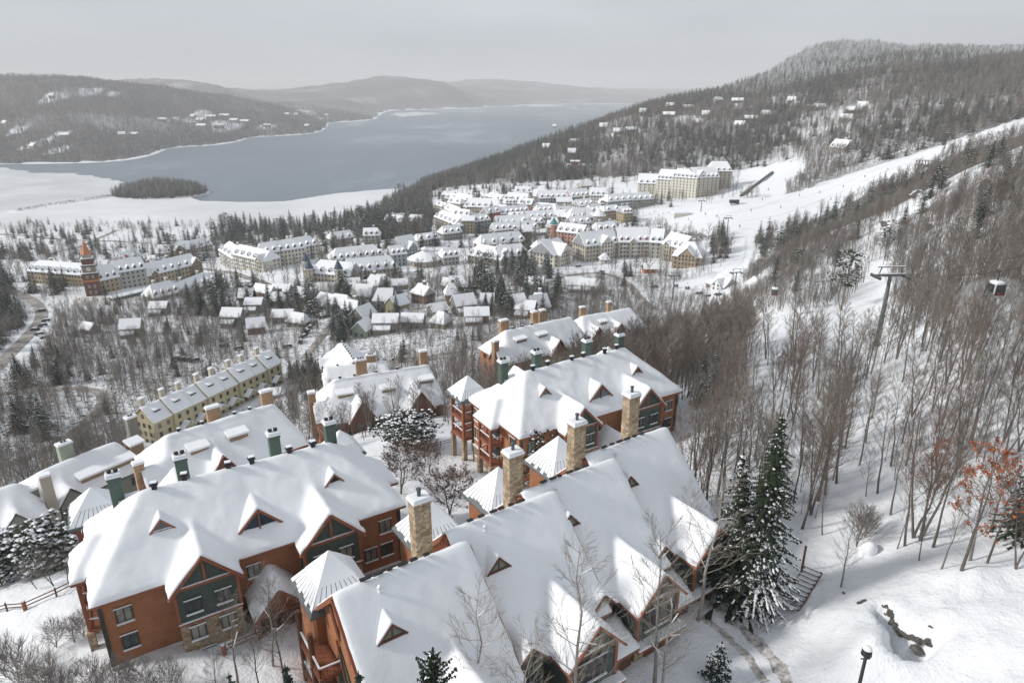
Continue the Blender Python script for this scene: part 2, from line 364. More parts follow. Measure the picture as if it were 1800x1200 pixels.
def boards_mat(name, c, width=0.3):
    m, n, bs = new_mat(name)
    v = coords(n, 'Object')
    sx = n.nodes.new('ShaderNodeSeparateXYZ'); n.links.new(v, sx.inputs[0])
    ad = node(n, 'ShaderNodeMath', operation='ADD'); n.links.new(sx.outputs[0], ad.inputs[0]); n.links.new(sx.outputs[1], ad.inputs[1])
    dv = node(n, 'ShaderNodeMath', operation='DIVIDE'); dv.inputs[1].default_value = width; n.links.new(ad.outputs[0], dv.inputs[0])
    fr = node(n, 'ShaderNodeMath', operation='FRACT'); n.links.new(dv.outputs[0], fr.inputs[0])
    gt = node(n, 'ShaderNodeMath', operation='GREATER_THAN'); gt.inputs[1].default_value = 0.82; n.links.new(fr.outputs[0], gt.inputs[0])
    t = node(n, 'ShaderNodeTexNoise', Scale=1.5, Detail=6.0); n.links.new(v, t.inputs['Vector'])
    n.links.new(ramp(n, t.outputs['Fac'], [(0.3, tuple(k * 0.82 for k in c)), (0.7, c)]), bs.inputs['Base Color'])
    bs.inputs['Roughness'].default_value = 0.7; bs.inputs['Specular IOR Level'].default_value = 0.25
    bumpy(n, bs, gt.outputs[0], 0.9, 0.05)
boards_mat('green_boards', (0.078, 0.105, 0.092))
boards_mat('garage_boards', (0.16, 0.058, 0.032), 0.25)
def stone_mat(name, cols, scale=2.6):
    m, n, bs = new_mat(name)
    v = coords(n, 'Object', (1, 1, 1.7))
    vo = node(n, 'ShaderNodeTexVoronoi', Scale=scale); n.links.new(v, vo.inputs['Vector'])
    ve = node(n, 'ShaderNodeTexVoronoi', Scale=scale); ve.feature = 'DISTANCE_TO_EDGE'; n.links.new(v, ve.inputs['Vector'])
    sp = n.nodes.new('ShaderNodeSeparateColor'); n.links.new(vo.outputs['Color'], sp.inputs[0])
    col = ramp(n, sp.outputs[0], [(i / (len(cols) - 1), c) for i, c in enumerate(cols)])
    mr = node(n, 'ShaderNodeMapRange'); mr.inputs['From Max'].default_value = 0.06; n.links.new(ve.outputs['Distance'], mr.inputs['Value'])
    mix = node(n, 'ShaderNodeMix', data_type='RGBA'); mix.inputs[6].default_value = (0.16, 0.13, 0.10, 1)
    n.links.new(mr.outputs[0], mix.inputs[0]); n.links.new(col, mix.inputs[7])
    n.links.new(mix.outputs[2], bs.inputs['Base Color']); bs.inputs['Roughness'].default_value = 0.9
    bumpy(n, bs, mr.outputs[0], 0.8, 0.05)
stone_mat('stone', [(0.20, 0.145, 0.095), (0.40, 0.29, 0.18), (0.50, 0.40, 0.27), (0.30, 0.235, 0.17), (0.46, 0.33, 0.20)], 2.0)
stone_mat('tan_stone', [(0.34, 0.20, 0.11), (0.46, 0.30, 0.17), (0.40, 0.25, 0.14), (0.52, 0.36, 0.22)], 3.5)
def lake_mat():
    m, n, bs = new_mat('lake_water')
    v = coords(n, 'World', (0.0016, 0.0009, 1))
    t = node(n, 'ShaderNodeTexNoise', Scale=1.0, Detail=7.0, Roughness=0.6, Distortion=0.6); n.links.new(v, t.inputs['Vector'])
    # thin skim ice forms paler streaks on the open water
    col = ramp(n, t.outputs['Fac'], [(0.40, (0.095, 0.13, 0.175)), (0.54, (0.125, 0.165, 0.21)), (0.63, (0.27, 0.31, 0.35)), (0.70, (0.15, 0.19, 0.235))])
    n.links.new(col, bs.inputs['Base Color'])
    bs.inputs['Roughness'].default_value = 0.38; bs.inputs['IOR'].default_value = 1.33; bs.inputs['Specular IOR Level'].default_value = 0.45
    w = node(n, 'ShaderNodeTexNoise', Scale=0.25, Detail=3.0); n.links.new(coords(n, 'World'), w.inputs['Vector'])
    bumpy(n, bs, w.outputs['Fac'], 0.15, 0.3)
lake_mat()
noisy('ice', (0.60, 0.61, 0.62), (0.80, 0.81, 0.83), 0.006, 0.6, detail=9, kind='World')
noisy('grey_ice', (0.46, 0.48, 0.50), (0.70, 0.71, 0.72), 0.010, 0.6, detail=9, kind='World')

# ------------------------------------------------------------------ mesh and object helpers
def tag(o, label=None, cat=None, group=None, kind=None):
    if label: o['label'] = label
    if cat: o['category'] = cat
    if group: o['group'] = group
    if kind: o['kind'] = kind
    return o
def empty(name, loc=(0, 0, 0), rz=0.0, sc=1.0):
    o = bpy.data.objects.new(name, None); COL.objects.link(o)
    o.location = loc; o.rotation_euler = (0, 0, rz); o.scale = (sc, sc, sc); o.empty_display_size = 0.5
    return o
def link(name, mesh, parent=None, loc=None, rz=0.0, sc=None):
    o = bpy.data.objects.new(name, mesh); COL.objects.link(o)
    if parent: o.parent = parent
    if loc is not None: o.location = loc
    if rz: o.rotation_euler = (0, 0, rz)
    if sc is not None: o.scale = sc if hasattr(sc, '__len__') else (sc, sc, sc)
    return o
class MB:
    def __init__(s): s.v = []; s.f = []; s.m = []
    def add(s, vs, fs, mi=0):
        b = len(s.v); s.v.extend([tuple(map(float, p)) for p in vs]); s.f.extend([tuple(b + i for i in f) for f in fs]); s.m.extend([mi] * len(fs)); return s
    def box(s, x0, x1, y0, y1, z0, z1, mi=0):
        return s.add([(x0, y0, z0), (x1, y0, z0), (x1, y1, z0), (x0, y1, z0), (x0, y0, z1), (x1, y0, z1), (x1, y1, z1), (x0, y1, z1)],
                     [(3, 2, 1, 0), (4, 5, 6, 7), (0, 1, 5, 4), (1, 2, 6, 5), (2, 3, 7, 6), (3, 0, 4, 7)], mi)
    def bar(s, a, b, w, h=None, mi=0, up=(0, 0, 1)):
        """square bar from a to b, w across and h along up"""
        a = Vector(a); b = Vector(b); d = (b - a).normalized(); h = h or w
        sd = d.cross(Vector(up))
        if sd.length < 1e-4: sd = d.cross(Vector((1, 0, 0)))
        sd.normalize(); u = sd.cross(d).normalized(); sd *= w / 2; u *= h / 2
        return s.add([a - sd - u, a + sd - u, a + sd + u, a - sd + u, b - sd - u, b + sd - u, b + sd + u, b - sd + u],
                     [(0, 1, 2, 3), (7, 6, 5, 4), (4, 5, 1, 0), (5, 6, 2, 1), (6, 7, 3, 2), (7, 4, 0, 3)], mi)
    def tube(s, pts, rads, n=6, mi=0, cap=True):
        rings = []
        for i, p in enumerate(pts):
            p = Vector(p)
            d = (Vector(pts[min(i + 1, len(pts) - 1)]) - Vector(pts[max(i - 1, 0)])).normalized()
            x = d.cross(Vector((0.31, 0.95, 0.05)))
            if x.length < 0.05: x = d.cross(Vector((1, 0, 0)))
            x.normalize(); y = d.cross(x)
            rings.append([p + (x * math.cos(2 * math.pi * k / n) + y * math.sin(2 * math.pi * k / n)) * rads[i] for k in range(n)])
        vs = [q for r in rings for q in r]; fs = []
        for i in range(len(pts) - 1):
            for k in range(n):
                fs.append((i * n + k, i * n + (k + 1) % n, (i + 1) * n + (k + 1) % n, (i + 1) * n + k))
        if cap:
            fs.append(tuple(range(n))[::-1]); fs.append(tuple((len(pts) - 1) * n + k for k in range(n)))
        return s.add(vs, fs, mi)
    def extrude(s, poly, d, mi=0):
        """closed prism: polygon of 3-D points swept by vector d"""
        n = len(poly); a = [Vector(p) for p in poly]; b = [p + Vector(d) for p in a]
        return s.add(a + b, [tuple(range(n))[::-1], tuple(range(n, 2 * n))] + [(k, (k + 1) % n, n + (k + 1) % n, n + k) for k in range(n)], mi)
    def mesh(s, name, mats, smooth=False):
        me = bpy.data.meshes.new(name); me.from_pydata(s.v, [], s.f)
        for k in mats: me.materials.append(MATS[k])
        if len(mats) > 1: me.polygons.foreach_set('material_index', s.m)
        if smooth: me.polygons.foreach_set('use_smooth', [True] * len(s.f))
        me.update(); return me
    def build(s, name, mats, parent=None, smooth=False):
        if isinstance(mats, str): mats = [mats]
        return link(name, s.mesh(name, mats, smooth), parent)
def grid_mesh(name, X, Y, Z, mats, attr=None, smooth=True, mask=None):
    n, m = X.shape
    co = np.stack([X, Y, Z], -1).reshape(-1, 3).astype(np.float32)
    i, j = np.meshgrid(np.arange(n - 1), np.arange(m - 1), indexing='ij')
    q = np.stack([i * m + j, (i + 1) * m + j, (i + 1) * m + j + 1, i * m + j + 1], -1).reshape(-1, 4)
    if mask is not None: q = q[mask.reshape(-1)]
    me = bpy.data.meshes.new(name)
    me.vertices.add(len(co)); me.vertices.foreach_set('co', co.ravel())
    me.loops.add(q.size); me.loops.foreach_set('vertex_index', q.ravel().astype(np.int32))
    me.polygons.add(len(q)); me.polygons.foreach_set('loop_start', (np.arange(len(q)) * 4).astype(np.int32))
    me.polygons.foreach_set('use_smooth', np.full(len(q), smooth))
    for k in mats: me.materials.append(MATS[k])
    me.update(calc_edges=True); me.validate()
    if attr is not None:
        a = me.attributes.new('litter', 'FLOAT', 'POINT'); a.data.foreach_set('value', attr.reshape(-1).astype(np.float32))
    return me
# ------------------------------------------------------------------ regions measured in the photograph, used to decide what grows where
def inside(poly, u, v):
    u = np.asarray(u, float); v = np.asarray(v, float); r = np.zeros(u.shape, bool)
    n = len(poly)
    for i in range(n):
        (x0, y0), (x1, y1) = poly[i], poly[(i + 1) % n]
        c = ((y0 > v) != (y1 > v)) & (u < (x1 - x0) * (v - y0) / ((y1 - y0) or 1e-9) + x0)
        r ^= c
    return r
SKI = [(1120, 398), (1235, 408), (1330, 425), (1400, 398), (1480, 362), (1560, 325), (1640, 294), (1665, 274), (1740, 252), (1830, 230), (1830, 195), (1690, 245), (1600, 274),
       (1540, 292), (1480, 310), (1425, 330), (1375, 345), (1330, 348), (1290, 352), (1240, 360), (1150, 375)]
SLOPE2 = [(1295, 300), (1400, 285), (1420, 300), (1370, 345), (1300, 345)]
TRAIL = [(1285, 405), (1330, 425), (1322, 470), (1300, 495), (1230, 520), (1180, 520), (1180, 500), (1260, 478), (1290, 445)]
CLEAR = [  # polygon, nearest y, farthest y
    (SKI, 380, 1200), (SLOPE2, 500, 1200), (TRAIL, 250, 700),
    ([(1215, 1300), (1225, 1080), (1290, 1030), (1405, 1005), (1440, 940), (1455, 880), (1500, 835), (1540, 820), (1575, 890), (1600, 1010), (1900, 1015), (1900, 1300)], 20, 120),
    ([(1318, 560), (1400, 545), (1480, 540), (1545, 468), (1565, 475), (1556, 560), (1575, 600), (1560, 622), (1440, 632), (1335, 618)], 60, 330),
    ([(225, 835), (228, 745), (480, 655), (535, 690), (430, 790), (300, 835)], 95, 260),
    ([(1730, 740), (1800, 660), (1900, 600), (1900, 780), (1770, 760)], 40, 200),
    ([(25, 600), (68, 545), (98, 545), (92, 590), (60, 640), (15, 668)], 200, 420),
    ([(0, 1010), (130, 1020), (150, 1200), (-80, 1200), (-80, 1010)], 20, 80),
    ([(640, 770), (830, 760), (860, 840), (760, 880), (690, 830)], 40, 130),
]
VILLAGE = [([(760, 330), (1300, 300), (1300, 360), (1180, 400), (1240, 470), (960, 480), (920, 470), (760, 460)], 380, 1000),
           ([(0, 430), (130, 430), (370, 430), (560, 415), (760, 430), (760, 470), (700, 492), (540, 500), (400, 500), (360, 545), (130, 545), (40, 500)], 300, 700),
           ([(-60, 395), (270, 395), (270, 430), (-60, 440)], 500, 880)]
KEEP_OUT = []          # (cx, cy, half x, half y, angle) footprints of buildings
def add_keep(cx, cy, hx, hy, ang, pad=1.0): KEEP_OUT.append((cx, cy, hx + pad, hy + pad, ang))
ROADS = []
def blocked(x, y, z, road=True):
    u, v, d = project(np.stack([x, y, z], -1))
    b = np.zeros(x.shape, bool)
    for poly, y0, y1 in CLEAR: b |= inside(poly, u, v) & (y > y0) & (y < y1)
    for cx, cy, hx, hy, a in KEEP_OUT:
        near = (np.abs(x - cx) < hx + hy) & (np.abs(y - cy) < hx + hy)
        if near.any():
            ca, sa = math.cos(a), math.sin(a)
            lx = (x - cx) * ca + (y - cy) * sa; ly = -(x - cx) * sa + (y - cy) * ca
            b |= (np.abs(lx) < hx) & (np.abs(ly) < hy)
    if road:
        for pts, w in ROADS:
            for k in range(len(pts) - 1):
                a0, a1 = pts[k][:2], pts[k + 1][:2]; d_ = a1 - a0; L2 = max(float(d_ @ d_), 1e-6)
                t = np.clip(((x - a0[0]) * d_[0] + (y - a0[1]) * d_[1]) / L2, 0, 1)
                b |= np.hypot(x - a0[0] - t * d_[0], y - a0[1] - t * d_[1]) < w / 2 + 1.2
    return b

# ------------------------------------------------------------------ ground sheet
_U, _V, _D = project(np.stack([_X, _Y, TZ], -1))
lit = np.where(_Y > 1300, 0.74, np.where(_Y > 520, 0.56, 0.22))
lit = lit + 0.10 * wob(_X, _Y, 0.006, 9.0) * (_Y > 300)
lit = np.where((_Y > 150) & (_Y < 520) & (_X < .25 * _Y), 0.42, lit)
lit = np.where((_Y > 150) & (_Y < 420) & (_X < -.4 * _Y), 0.44, lit)
lit = np.where((_Y > 420) & (_Y < 900) & (_X < -.25 * _Y), 0.14, lit)
lit = np.where(_Y < 110, 0.16 * np.clip((_Y - 60) / 50, 0, 1), lit)
for poly, y0, y1 in CLEAR: lit = np.where(inside(poly, _U, _V) & (_Y > y0) & (_Y < y1), 0.0, lit)
for poly, y0, y1 in VILLAGE: lit = np.where(inside(poly, _U, _V) & (_Y > y0) & (_Y < y1), 0.05, lit)
lit = np.where(TZ < LAKE_Z + 1.0, 0.0, lit)
# cleared snow patches round the chalets on the hillsides
for (pu, pv, pr) in ((1390, 172, 30), (1395, 183, 26), (1490, 195, 14), (1510, 195, 22), (1555, 188, 22), (1620, 185, 20), (1300, 188, 18), (1480, 222, 16), (1220, 212, 30), (1110, 228, 18),
                     (1085, 232, 14), (1150, 190, 16), (1205, 184, 20), (90, 172, 24), (160, 160, 20), (30, 230, 18), (105, 236, 20), (60, 255, 30), (100, 265, 24), (350, 207, 30), (400, 218, 34),
                     (300, 212, 20), (530, 200, 34), (470, 222, 20), (560, 208, 16), (200, 165, 12)):
    q = ground(pu, pv, 600)
    rr = pr * (.6 if pu < 600 else .85) / F * q[1]
    dq = np.hypot((_X - q[0]) / rr, (_Y - q[1]) / (rr * 3.0))
    lit = np.where((dq < 1) & (_Y > 600), lit * np.clip(dq * 1.3 - 0.45, 0, 1), lit)
ground_o = link('ground', grid_mesh('ground', _X, _Y, TZ, ['ground'], lit))
tag(ground_o, 'snow covered hillside falling away to the lake', None, None, 'structure')

def flat_poly(name, pts, z, mat, jitter=0.0, seg=12):
    P = []
    n = len(pts)
    for i in range(n):
        a = np.array(pts[i][:2]); b = np.array(pts[(i + 1) % n][:2]); d = b - a; L = np.hypot(*d) + 1e-6
        nr = np.array([-d[1], d[0]]) / L
        for k in range(seg):
            t = k / seg
            j = jitter * min(L, 400) / 400 * (math.sin(9.1 * t + i * 2.3) * 0.6 + rng.uniform(-1, 1) * 0.55) * (0 if k == 0 else 1)
            q = a + d * t + nr * j
            P.append((q[0], q[1], z))
    me = bpy.data.meshes.new(name)
    bm = bmesh.new()
    f = bm.faces.new([bm.verts.new(p) for p in P]); bmesh.ops.triangulate(bm, faces=[f]); bm.normal_update()
    for f in bm.faces:
        if f.normal.z < 0: f.normal_flip()
    bm.to_mesh(me); bm.free(); me.materials.append(MATS[mat])
    return link(name, me)
wx = 9000
water = MB().add([(-wx, 600, LAKE_Z), (wx, 600, LAKE_Z), (wx, 13500, LAKE_Z), (-wx, 13500, LAKE_Z)], [(0, 1, 2, 3)]).build('lake', 'lake_water')
tag(water, 'dark open water of the long mountain lake', kind='structure')
LZ = lambda pts, z: [at_z(u, v, z) for u, v in pts]
i1 = flat_poly('lake_ice', LZ([(-90, 290), (15, 296), (60, 304), (125, 304), (170, 311), (207, 317), (225, 330), (190, 348), (0, 376), (-90, 380)], -119.86), -119.86, 'grey_ice', 26)
tag(i1, 'thin grey lake ice beyond the wooded point', kind='structure')
i2 = flat_poly('lake_ice', LZ([(-90, 376), (0, 371), (190, 345), (225, 340), (345, 338), (358, 341), (335, 347), (352, 353), (430, 355), (500, 354), (545, 347), (590, 340), (660, 334), (800, 324), (800, 420), (-90, 425)], -119.80), -119.80, 'ice', 12)
tag(i2, 'snow covered lake ice along the village shore', kind='structure')
i3 = flat_poly('lake_ice', LZ([(250, 259), (290, 252), (342, 251), (318, 257), (285, 262), (250, 266)], -119.83), -119.83, 'ice', 20)
tag(i3, 'small white ice shelf in the cove of the far shore', kind='structure')
for k, pp in enumerate([[(690, 199), (735, 197), (775, 200), (735, 203), (700, 206)], [(880, 186), (960, 184), (1000, 187), (930, 188)]]):
    tag(flat_poly('lake_ice', LZ(pp, -119.84), -119.84, 'grey_ice', 40), ['pale ice off the tip of the wooded headland', 'pale ice among the small far islands'][k], kind='structure')

def ribbon(name, pix, width, mat, lift=0.25, label=None, pts=None, edge=0.0):
    P = [np.array(p[:2]) for p in (pts if pts is not None else [ground(u, v) for u, v in pix])]
    S = []
    for k in range(len(P) - 1):                      # Catmull-Rom through the points
        p0, p1, p2, p3 = P[max(k - 1, 0)], P[k], P[k + 1], P[min(k + 2, len(P) - 1)]
        n = max(4, int(np.hypot(*(p2 - p1)) / 3))
        for t in np.linspace(0, 1, n, endpoint=False):
            S.append(0.5 * (2 * p1 + (p2 - p0) * t + (2 * p0 - 5 * p1 + 4 * p2 - p3) * t * t + (3 * p1 - p0 - 3 * p2 + p3) * t ** 3))
    S.append(P[-1]); S = np.array(S)
    d = np.gradient(S, axis=0); d /= np.linalg.norm(d, axis=1)[:, None] + 1e-9
    nr = np.stack([-d[:, 1], d[:, 0]], -1)
    offs = np.linspace(-width / 2, width / 2, 5)
    w = 1 + edge * np.sin(np.arange(len(S)) * 1.7) * rng.uniform(0.3, 1, len(S))
    G = S[:, None, :] + nr[:, None, :] * offs[None, :, None] * w[:, None, None]
    Z = height(G[..., 0], G[..., 1]) + lift
    Z[:, 0] -= lift * 1.2; Z[:, -1] -= lift * 1.2
    o = link(name, grid_mesh(name, G[..., 0], G[..., 1], Z, [mat]))
    tag(o, label, kind='structure')
    ROADS.append((S[::3] if len(S) > 6 else S, width))
    return o
ribbon('road', [(-20, 660), (18, 622), (48, 592), (70, 565), (72, 545), (55, 527), (25, 512)], 7, 'road', 0.4, 'brown winter road curving past the parked cars')
ribbon('road', [(-20, 411), (60, 416), (130, 422), (215, 425), (262, 428)], 8, 'road', 0.5, 'main road running along the lake shore')
ribbon('road', [(88, 449), (110, 440), (150, 430), (205, 405)], 6, 'road', 0.5, 'side road climbing from the clock tower to the shore road')
ribbon('road', [(352, 472), (400, 478), (440, 490), (480, 505), (505, 522)], 6, 'road', 0.4, 'village street below the long cream hotel')
ribbon('road', [(470, 668), (560, 650), (640, 641), (740, 628), (815, 617)], 4.5, 'road', 0.3, 'narrow lane behind the brown brick lodge')
ribbon('road', [(535, 630), (560, 600), (590, 566), (640, 552), (720, 545), (790, 533), (850, 522), (900, 514)], 4.5, 'road', 0.3, 'winding lane among the grey cottages')
ribbon('road', [(960, 500), (990, 487), (1040, 480), (1078, 485), (1105, 500), (1122, 520), (1150, 545)], 5, 'road', 0.3, 'curved drive in front of the cream hotel')
ribbon('road', [(-20, 694), (60, 688), (130, 683), (175, 690), (178, 715), (150, 745), (90, 785), (20, 815), (-30, 830)], 4.5, 'road', 0.3, 'bare brown road bending below the hillside wood')
plaza = ribbon('square', [(128, 532), (180, 527), (240, 522), (290, 512)], 26, 'dirty_snow', 0.3, 'trodden snowy square in front of the clock tower')
for k, pp in enumerate([[(1245, 1062), (1285, 1086), (1330, 1128), (1372, 1178), (1392, 1215)], [(1235, 1085), (1270, 1112), (1310, 1150), (1345, 1200)]]):
    ribbon('wheel_track', pp, [1.0, 0.7][k], 'mud', 0.04, ['muddy wheel track on the driveway beside the spruce', 'thin muddy wheel track nearer the garages'][k], edge=0.35)

TRK = [[(1640, 272), (1560, 300), (1460, 345), (1380, 375), (1300, 390)], [(1700, 245), (1600, 275), (1500, 315), (1400, 350), (1280, 375)], [(1760, 232), (1640, 282), (1520, 335), (1420, 385), (1340, 412)],
       [(1420, 330), (1370, 352), (1310, 372), (1220, 385)], [(1325, 430), (1318, 465), (1290, 492), (1230, 512)], [(1310, 420), (1305, 455), (1280, 482), (1215, 508)]]
for k, pp in enumerate(TRK):
    pts = [ground(u, v, 380 if v < 415 else 250) for u, v in pp]
    ribbon('groomed_track', None, 3.2, 'packed_snow', 0.25, 'groomed track number %d down the white run' % (k + 1) if False else ['groomed lane under the lift pylons', 'groomed lane in the middle of the run', 'groomed lane along the wooded edge of the run', 'short groomed lane to the plaza', 'packed trail down to the lift station', 'second packed trail beside the one to the lift station'][k], pts=pts, edge=.5)
    ROADS.pop()


# ------------------------------------------------------------------ snow roofs
def rf_gable_y(x0, x1, eave, peak):                      # ridge runs along y
    c, h = (x0 + x1) / 2, (x1 - x0) / 2
    return lambda x, y: eave + (peak - eave) * (1 - np.abs(x - c) / h)
def rf_hip(x0, x1, y0, y1, eave, ridge, hl, hr):         # ridge runs along x, hipped ends of run hl, hr (0 = gable end)
    c, h, r = (y0 + y1) / 2, (y1 - y0) / 2, ridge - eave
    def f(x, y):
        z = eave + r * (1 - np.abs(y - c) / h)
        if hl: z = np.minimum(z, eave + r * (x - x0) / hl)
        if hr: z = np.minimum(z, eave + r * (x1 - x) / hr)
        return z
    return f
def roof_parts(prims, res=0.4, thick=0.34, soft=3.5, smooth=2, amp=0.05, seed=0.0, deck=0.22):
    """prims: list of (x0, x1, y0, y1, f). Returns (snow builder, deck builder) as meshes on one height field"""
    def axis(vals):
        vals = sorted(set(round(v, 3) for v in vals)); out = []
        for a, b in zip(vals, vals[1:]):
            n = max(1, int(math.ceil((b - a) / res))); out += list(np.linspace(a, b, n, endpoint=False))
        return np.array(out + [vals[-1]])
    xs = axis([p[0] for p in prims] + [p[1] for p in prims]); ys = axis([p[2] for p in prims] + [p[3] for p in prims])
    X, Y = np.meshgrid(xs, ys, indexing='ij')
    def field(X, Y, eps=1e-4):
        S = np.zeros(X.shape); M = np.full(X.shape, -1e9); inn = np.zeros(X.shape, bool); vals = []
        for (a, b, c, d, f) in prims:
            ok = (X > a - eps) & (X < b + eps) & (Y > c - eps) & (Y < d + eps)
            z = np.where(ok, f(X, Y), -1e9); vals.append(z); inn |= ok; M = np.maximum(M, z)
        for z in vals: S += np.exp(np.clip((z - M) * soft, -60, 0))
        return M, M + np.log(np.maximum(S, 1e-9)) / soft, inn
    hard, Z, inn = field(X, Y)
    cx, cy_ = (xs[:-1] + xs[1:]) / 2, (ys[:-1] + ys[1:]) / 2
    CX, CY = np.meshgrid(cx, cy_, indexing='ij')
    mask = field(CX, CY)[2]
    W = inn.astype(float); Zs = np.where(inn, Z, 0.0)
    for _ in range(smooth):
        num = Zs * W * 2; den = W * 2
        for dx, dy in ((1, 0), (-1, 0), (0, 1), (0, -1)):
            zz = np.zeros_like(Zs); ww = np.zeros_like(W)
            sx = slice(max(dx, 0), Zs.shape[0] + min(dx, 0)); tx = slice(max(-dx, 0), Zs.shape[0] + min(-dx, 0))
            sy = slice(max(dy, 0), Zs.shape[1] + min(dy, 0)); ty = slice(max(-dy, 0), Zs.shape[1] + min(-dy, 0))
            jump = np.abs(Zs[sx, sy] - Zs[tx, ty]) < 1.2
            zz[tx, ty] = Zs[sx, sy] * W[sx, sy] * jump; ww[tx, ty] = W[sx, sy] * jump
            num += zz; den += ww
        Zs = np.where(inn, num / np.maximum(den, 1e-6), 0.0)
    edge = np.zeros(X.shape); edge2 = np.zeros(X.shape)
    for k in range(8):
        a = k * math.pi / 4
        edge = np.maximum(edge, (~field(X + 0.12 * math.cos(a), Y + 0.12 * math.sin(a))[2]).astype(float))
        edge2 = np.maximum(edge2, (~field(X + 0.5 * math.cos(a), Y + 0.5 * math.sin(a))[2]).astype(float))
    nz = amp * 3.2 * vnoise(X + seed * 13, Y, .35) + amp * 2.2 * vnoise(X, Y + seed * 17, .9) + amp * 1.1 * vnoise(X + 5, Y + seed, 2.2)
    top = Zs + thick + nz - edge * (thick * 0.28 + 0.05 * np.sin(X * 5.0 + Y * 6.3 + seed)) - edge2 * 0.05
    idx = np.arange(X.size).reshape(X.shape)
    jit = edge * 0.05
    XX = X + jit * np.sin(Y * 3.1 + seed); YY = Y + jit * np.sin(X * 2.7 + seed)
    snow, dk = MB(), MB()
    sv = np.stack([XX, YY, top], -1).reshape(-1, 3); low = np.stack([X, Y, hard + 0.03], -1).reshape(-1, 3); bot = np.stack([X, Y, hard - deck], -1).reshape(-1, 3)
    I, J = np.nonzero(mask); cells = []; cnt = {}
    for i, j in zip(I, J):
        q = (idx[i, j], idx[i + 1, j], idx[i + 1, j + 1], idx[i, j + 1]); cells.append(q)
        for a, b in ((q[0], q[1]), (q[1], q[2]), (q[2], q[3]), (q[3], q[0])):
            cnt[(a, b)] = 1
    bound = [(a, b) for (a, b) in cnt if (b, a) not in cnt]
    def compact(layers, faces):
        use = sorted({i for f in faces for i in f}); mp = {o: n for n, o in enumerate(use)}
        allv = np.concatenate(layers)
        return [tuple(allv[o]) for o in use], [tuple(mp[i] for i in f) for f in faces]
    N = X.size
    v, f = compact([sv, low], cells + [(b, a, N + a, N + b) for a, b in bound]); snow.add(v, f)
    v, f = compact([low, bot], [tuple(N + i for i in q[::-1]) for q in cells] + [(b, a, N + a, N + b) for a, b in bound]); dk.add(v, f)
    return snow, dk
def add_roof(parent, prims, name='snow_cover', mat='trim', **kw):
    s, d = roof_parts(prims, **kw)
    rd = d.build('roof', mat, parent)
    so = s.build(name, 'roof_snow', parent, smooth=True)
    return so, rd
def pyramid_roof(parent, cx, cy, h, eave, apex, seams=True, snow=True, name='hip_roof', over=0.0):
    m = MB(); a = [(cx - h, cy - h, eave), (cx + h, cy - h, eave), (cx + h, cy + h, eave), (cx - h, cy + h, eave)]
    t = (cx, cy, apex)
    m.add(a + [t] + [(p[0], p[1], eave - 0.18) for p in a], [(0, 1, 4), (1, 2, 4), (2, 3, 4), (3, 0, 4), (8, 7, 6, 5), (5, 6, 1, 0), (6, 7, 2, 1), (7, 8, 3, 2), (8, 5, 0, 3)])
    o = m.build(name, 'dark_roof', parent)
    if snow:                                              # snow slides: thick near the top, seams bare towards the eaves
        s = MB(); k = 9
        for q in range(4):
            p0, p1 = np.array(a[q]), np.array(a[(q + 1) % 4]); tp = np.array(t)
            strips = 9
            for i in range(strips):
                u0, u1 = (i + 0.06) / strips, (i + 0.94) / strips
                low = 0.03 + 0.10 * rng.random() if q != 1 else 0.02
                row = []
                for w in (low, 0.35, 0.7, 0.985):
                    A_ = (p0 * (1 - u0) + p1 * u0) * (1 - w) + tp * w; B_ = (p0 * (1 - u1) + p1 * u1) * (1 - w) + tp * w
                    lift = 0.07 + 0.16 * w
                    row.append((A_ + [0, 0, lift], B_ + [0, 0, lift]))
                for (A_, B_), (C_, D_) in zip(row, row[1:]): s.add([A_, B_, D_, C_], [(0, 1, 2, 3)])
                A_, B_ = row[0]; s.add([A_ - [0, 0, .1], B_ - [0, 0, .1], B_, A_], [(0, 1, 2, 3)])
            for w0, w1 in ((0.42, 0.62), (0.62, 0.8), (0.8, 1.0)):   # closed snow above the bare strips
                e = [p0 * (1 - w0) + tp * w0, p1 * (1 - w0) + tp * w0, p1 * (1 - w1) + tp * w1, p0 * (1 - w1) + tp * w1]
                z0, z1 = 0.10 + 0.17 * w0, 0.10 + 0.17 * w1
                s.add([e[0] + [0, 0, z0], e[1] + [0, 0, z0], e[2] + [0, 0, z1], e[3] + [0, 0, z1]], [(0, 1, 2, 3)])
        so = s.build('snow_cover', 'roof_snow', o)
    return o
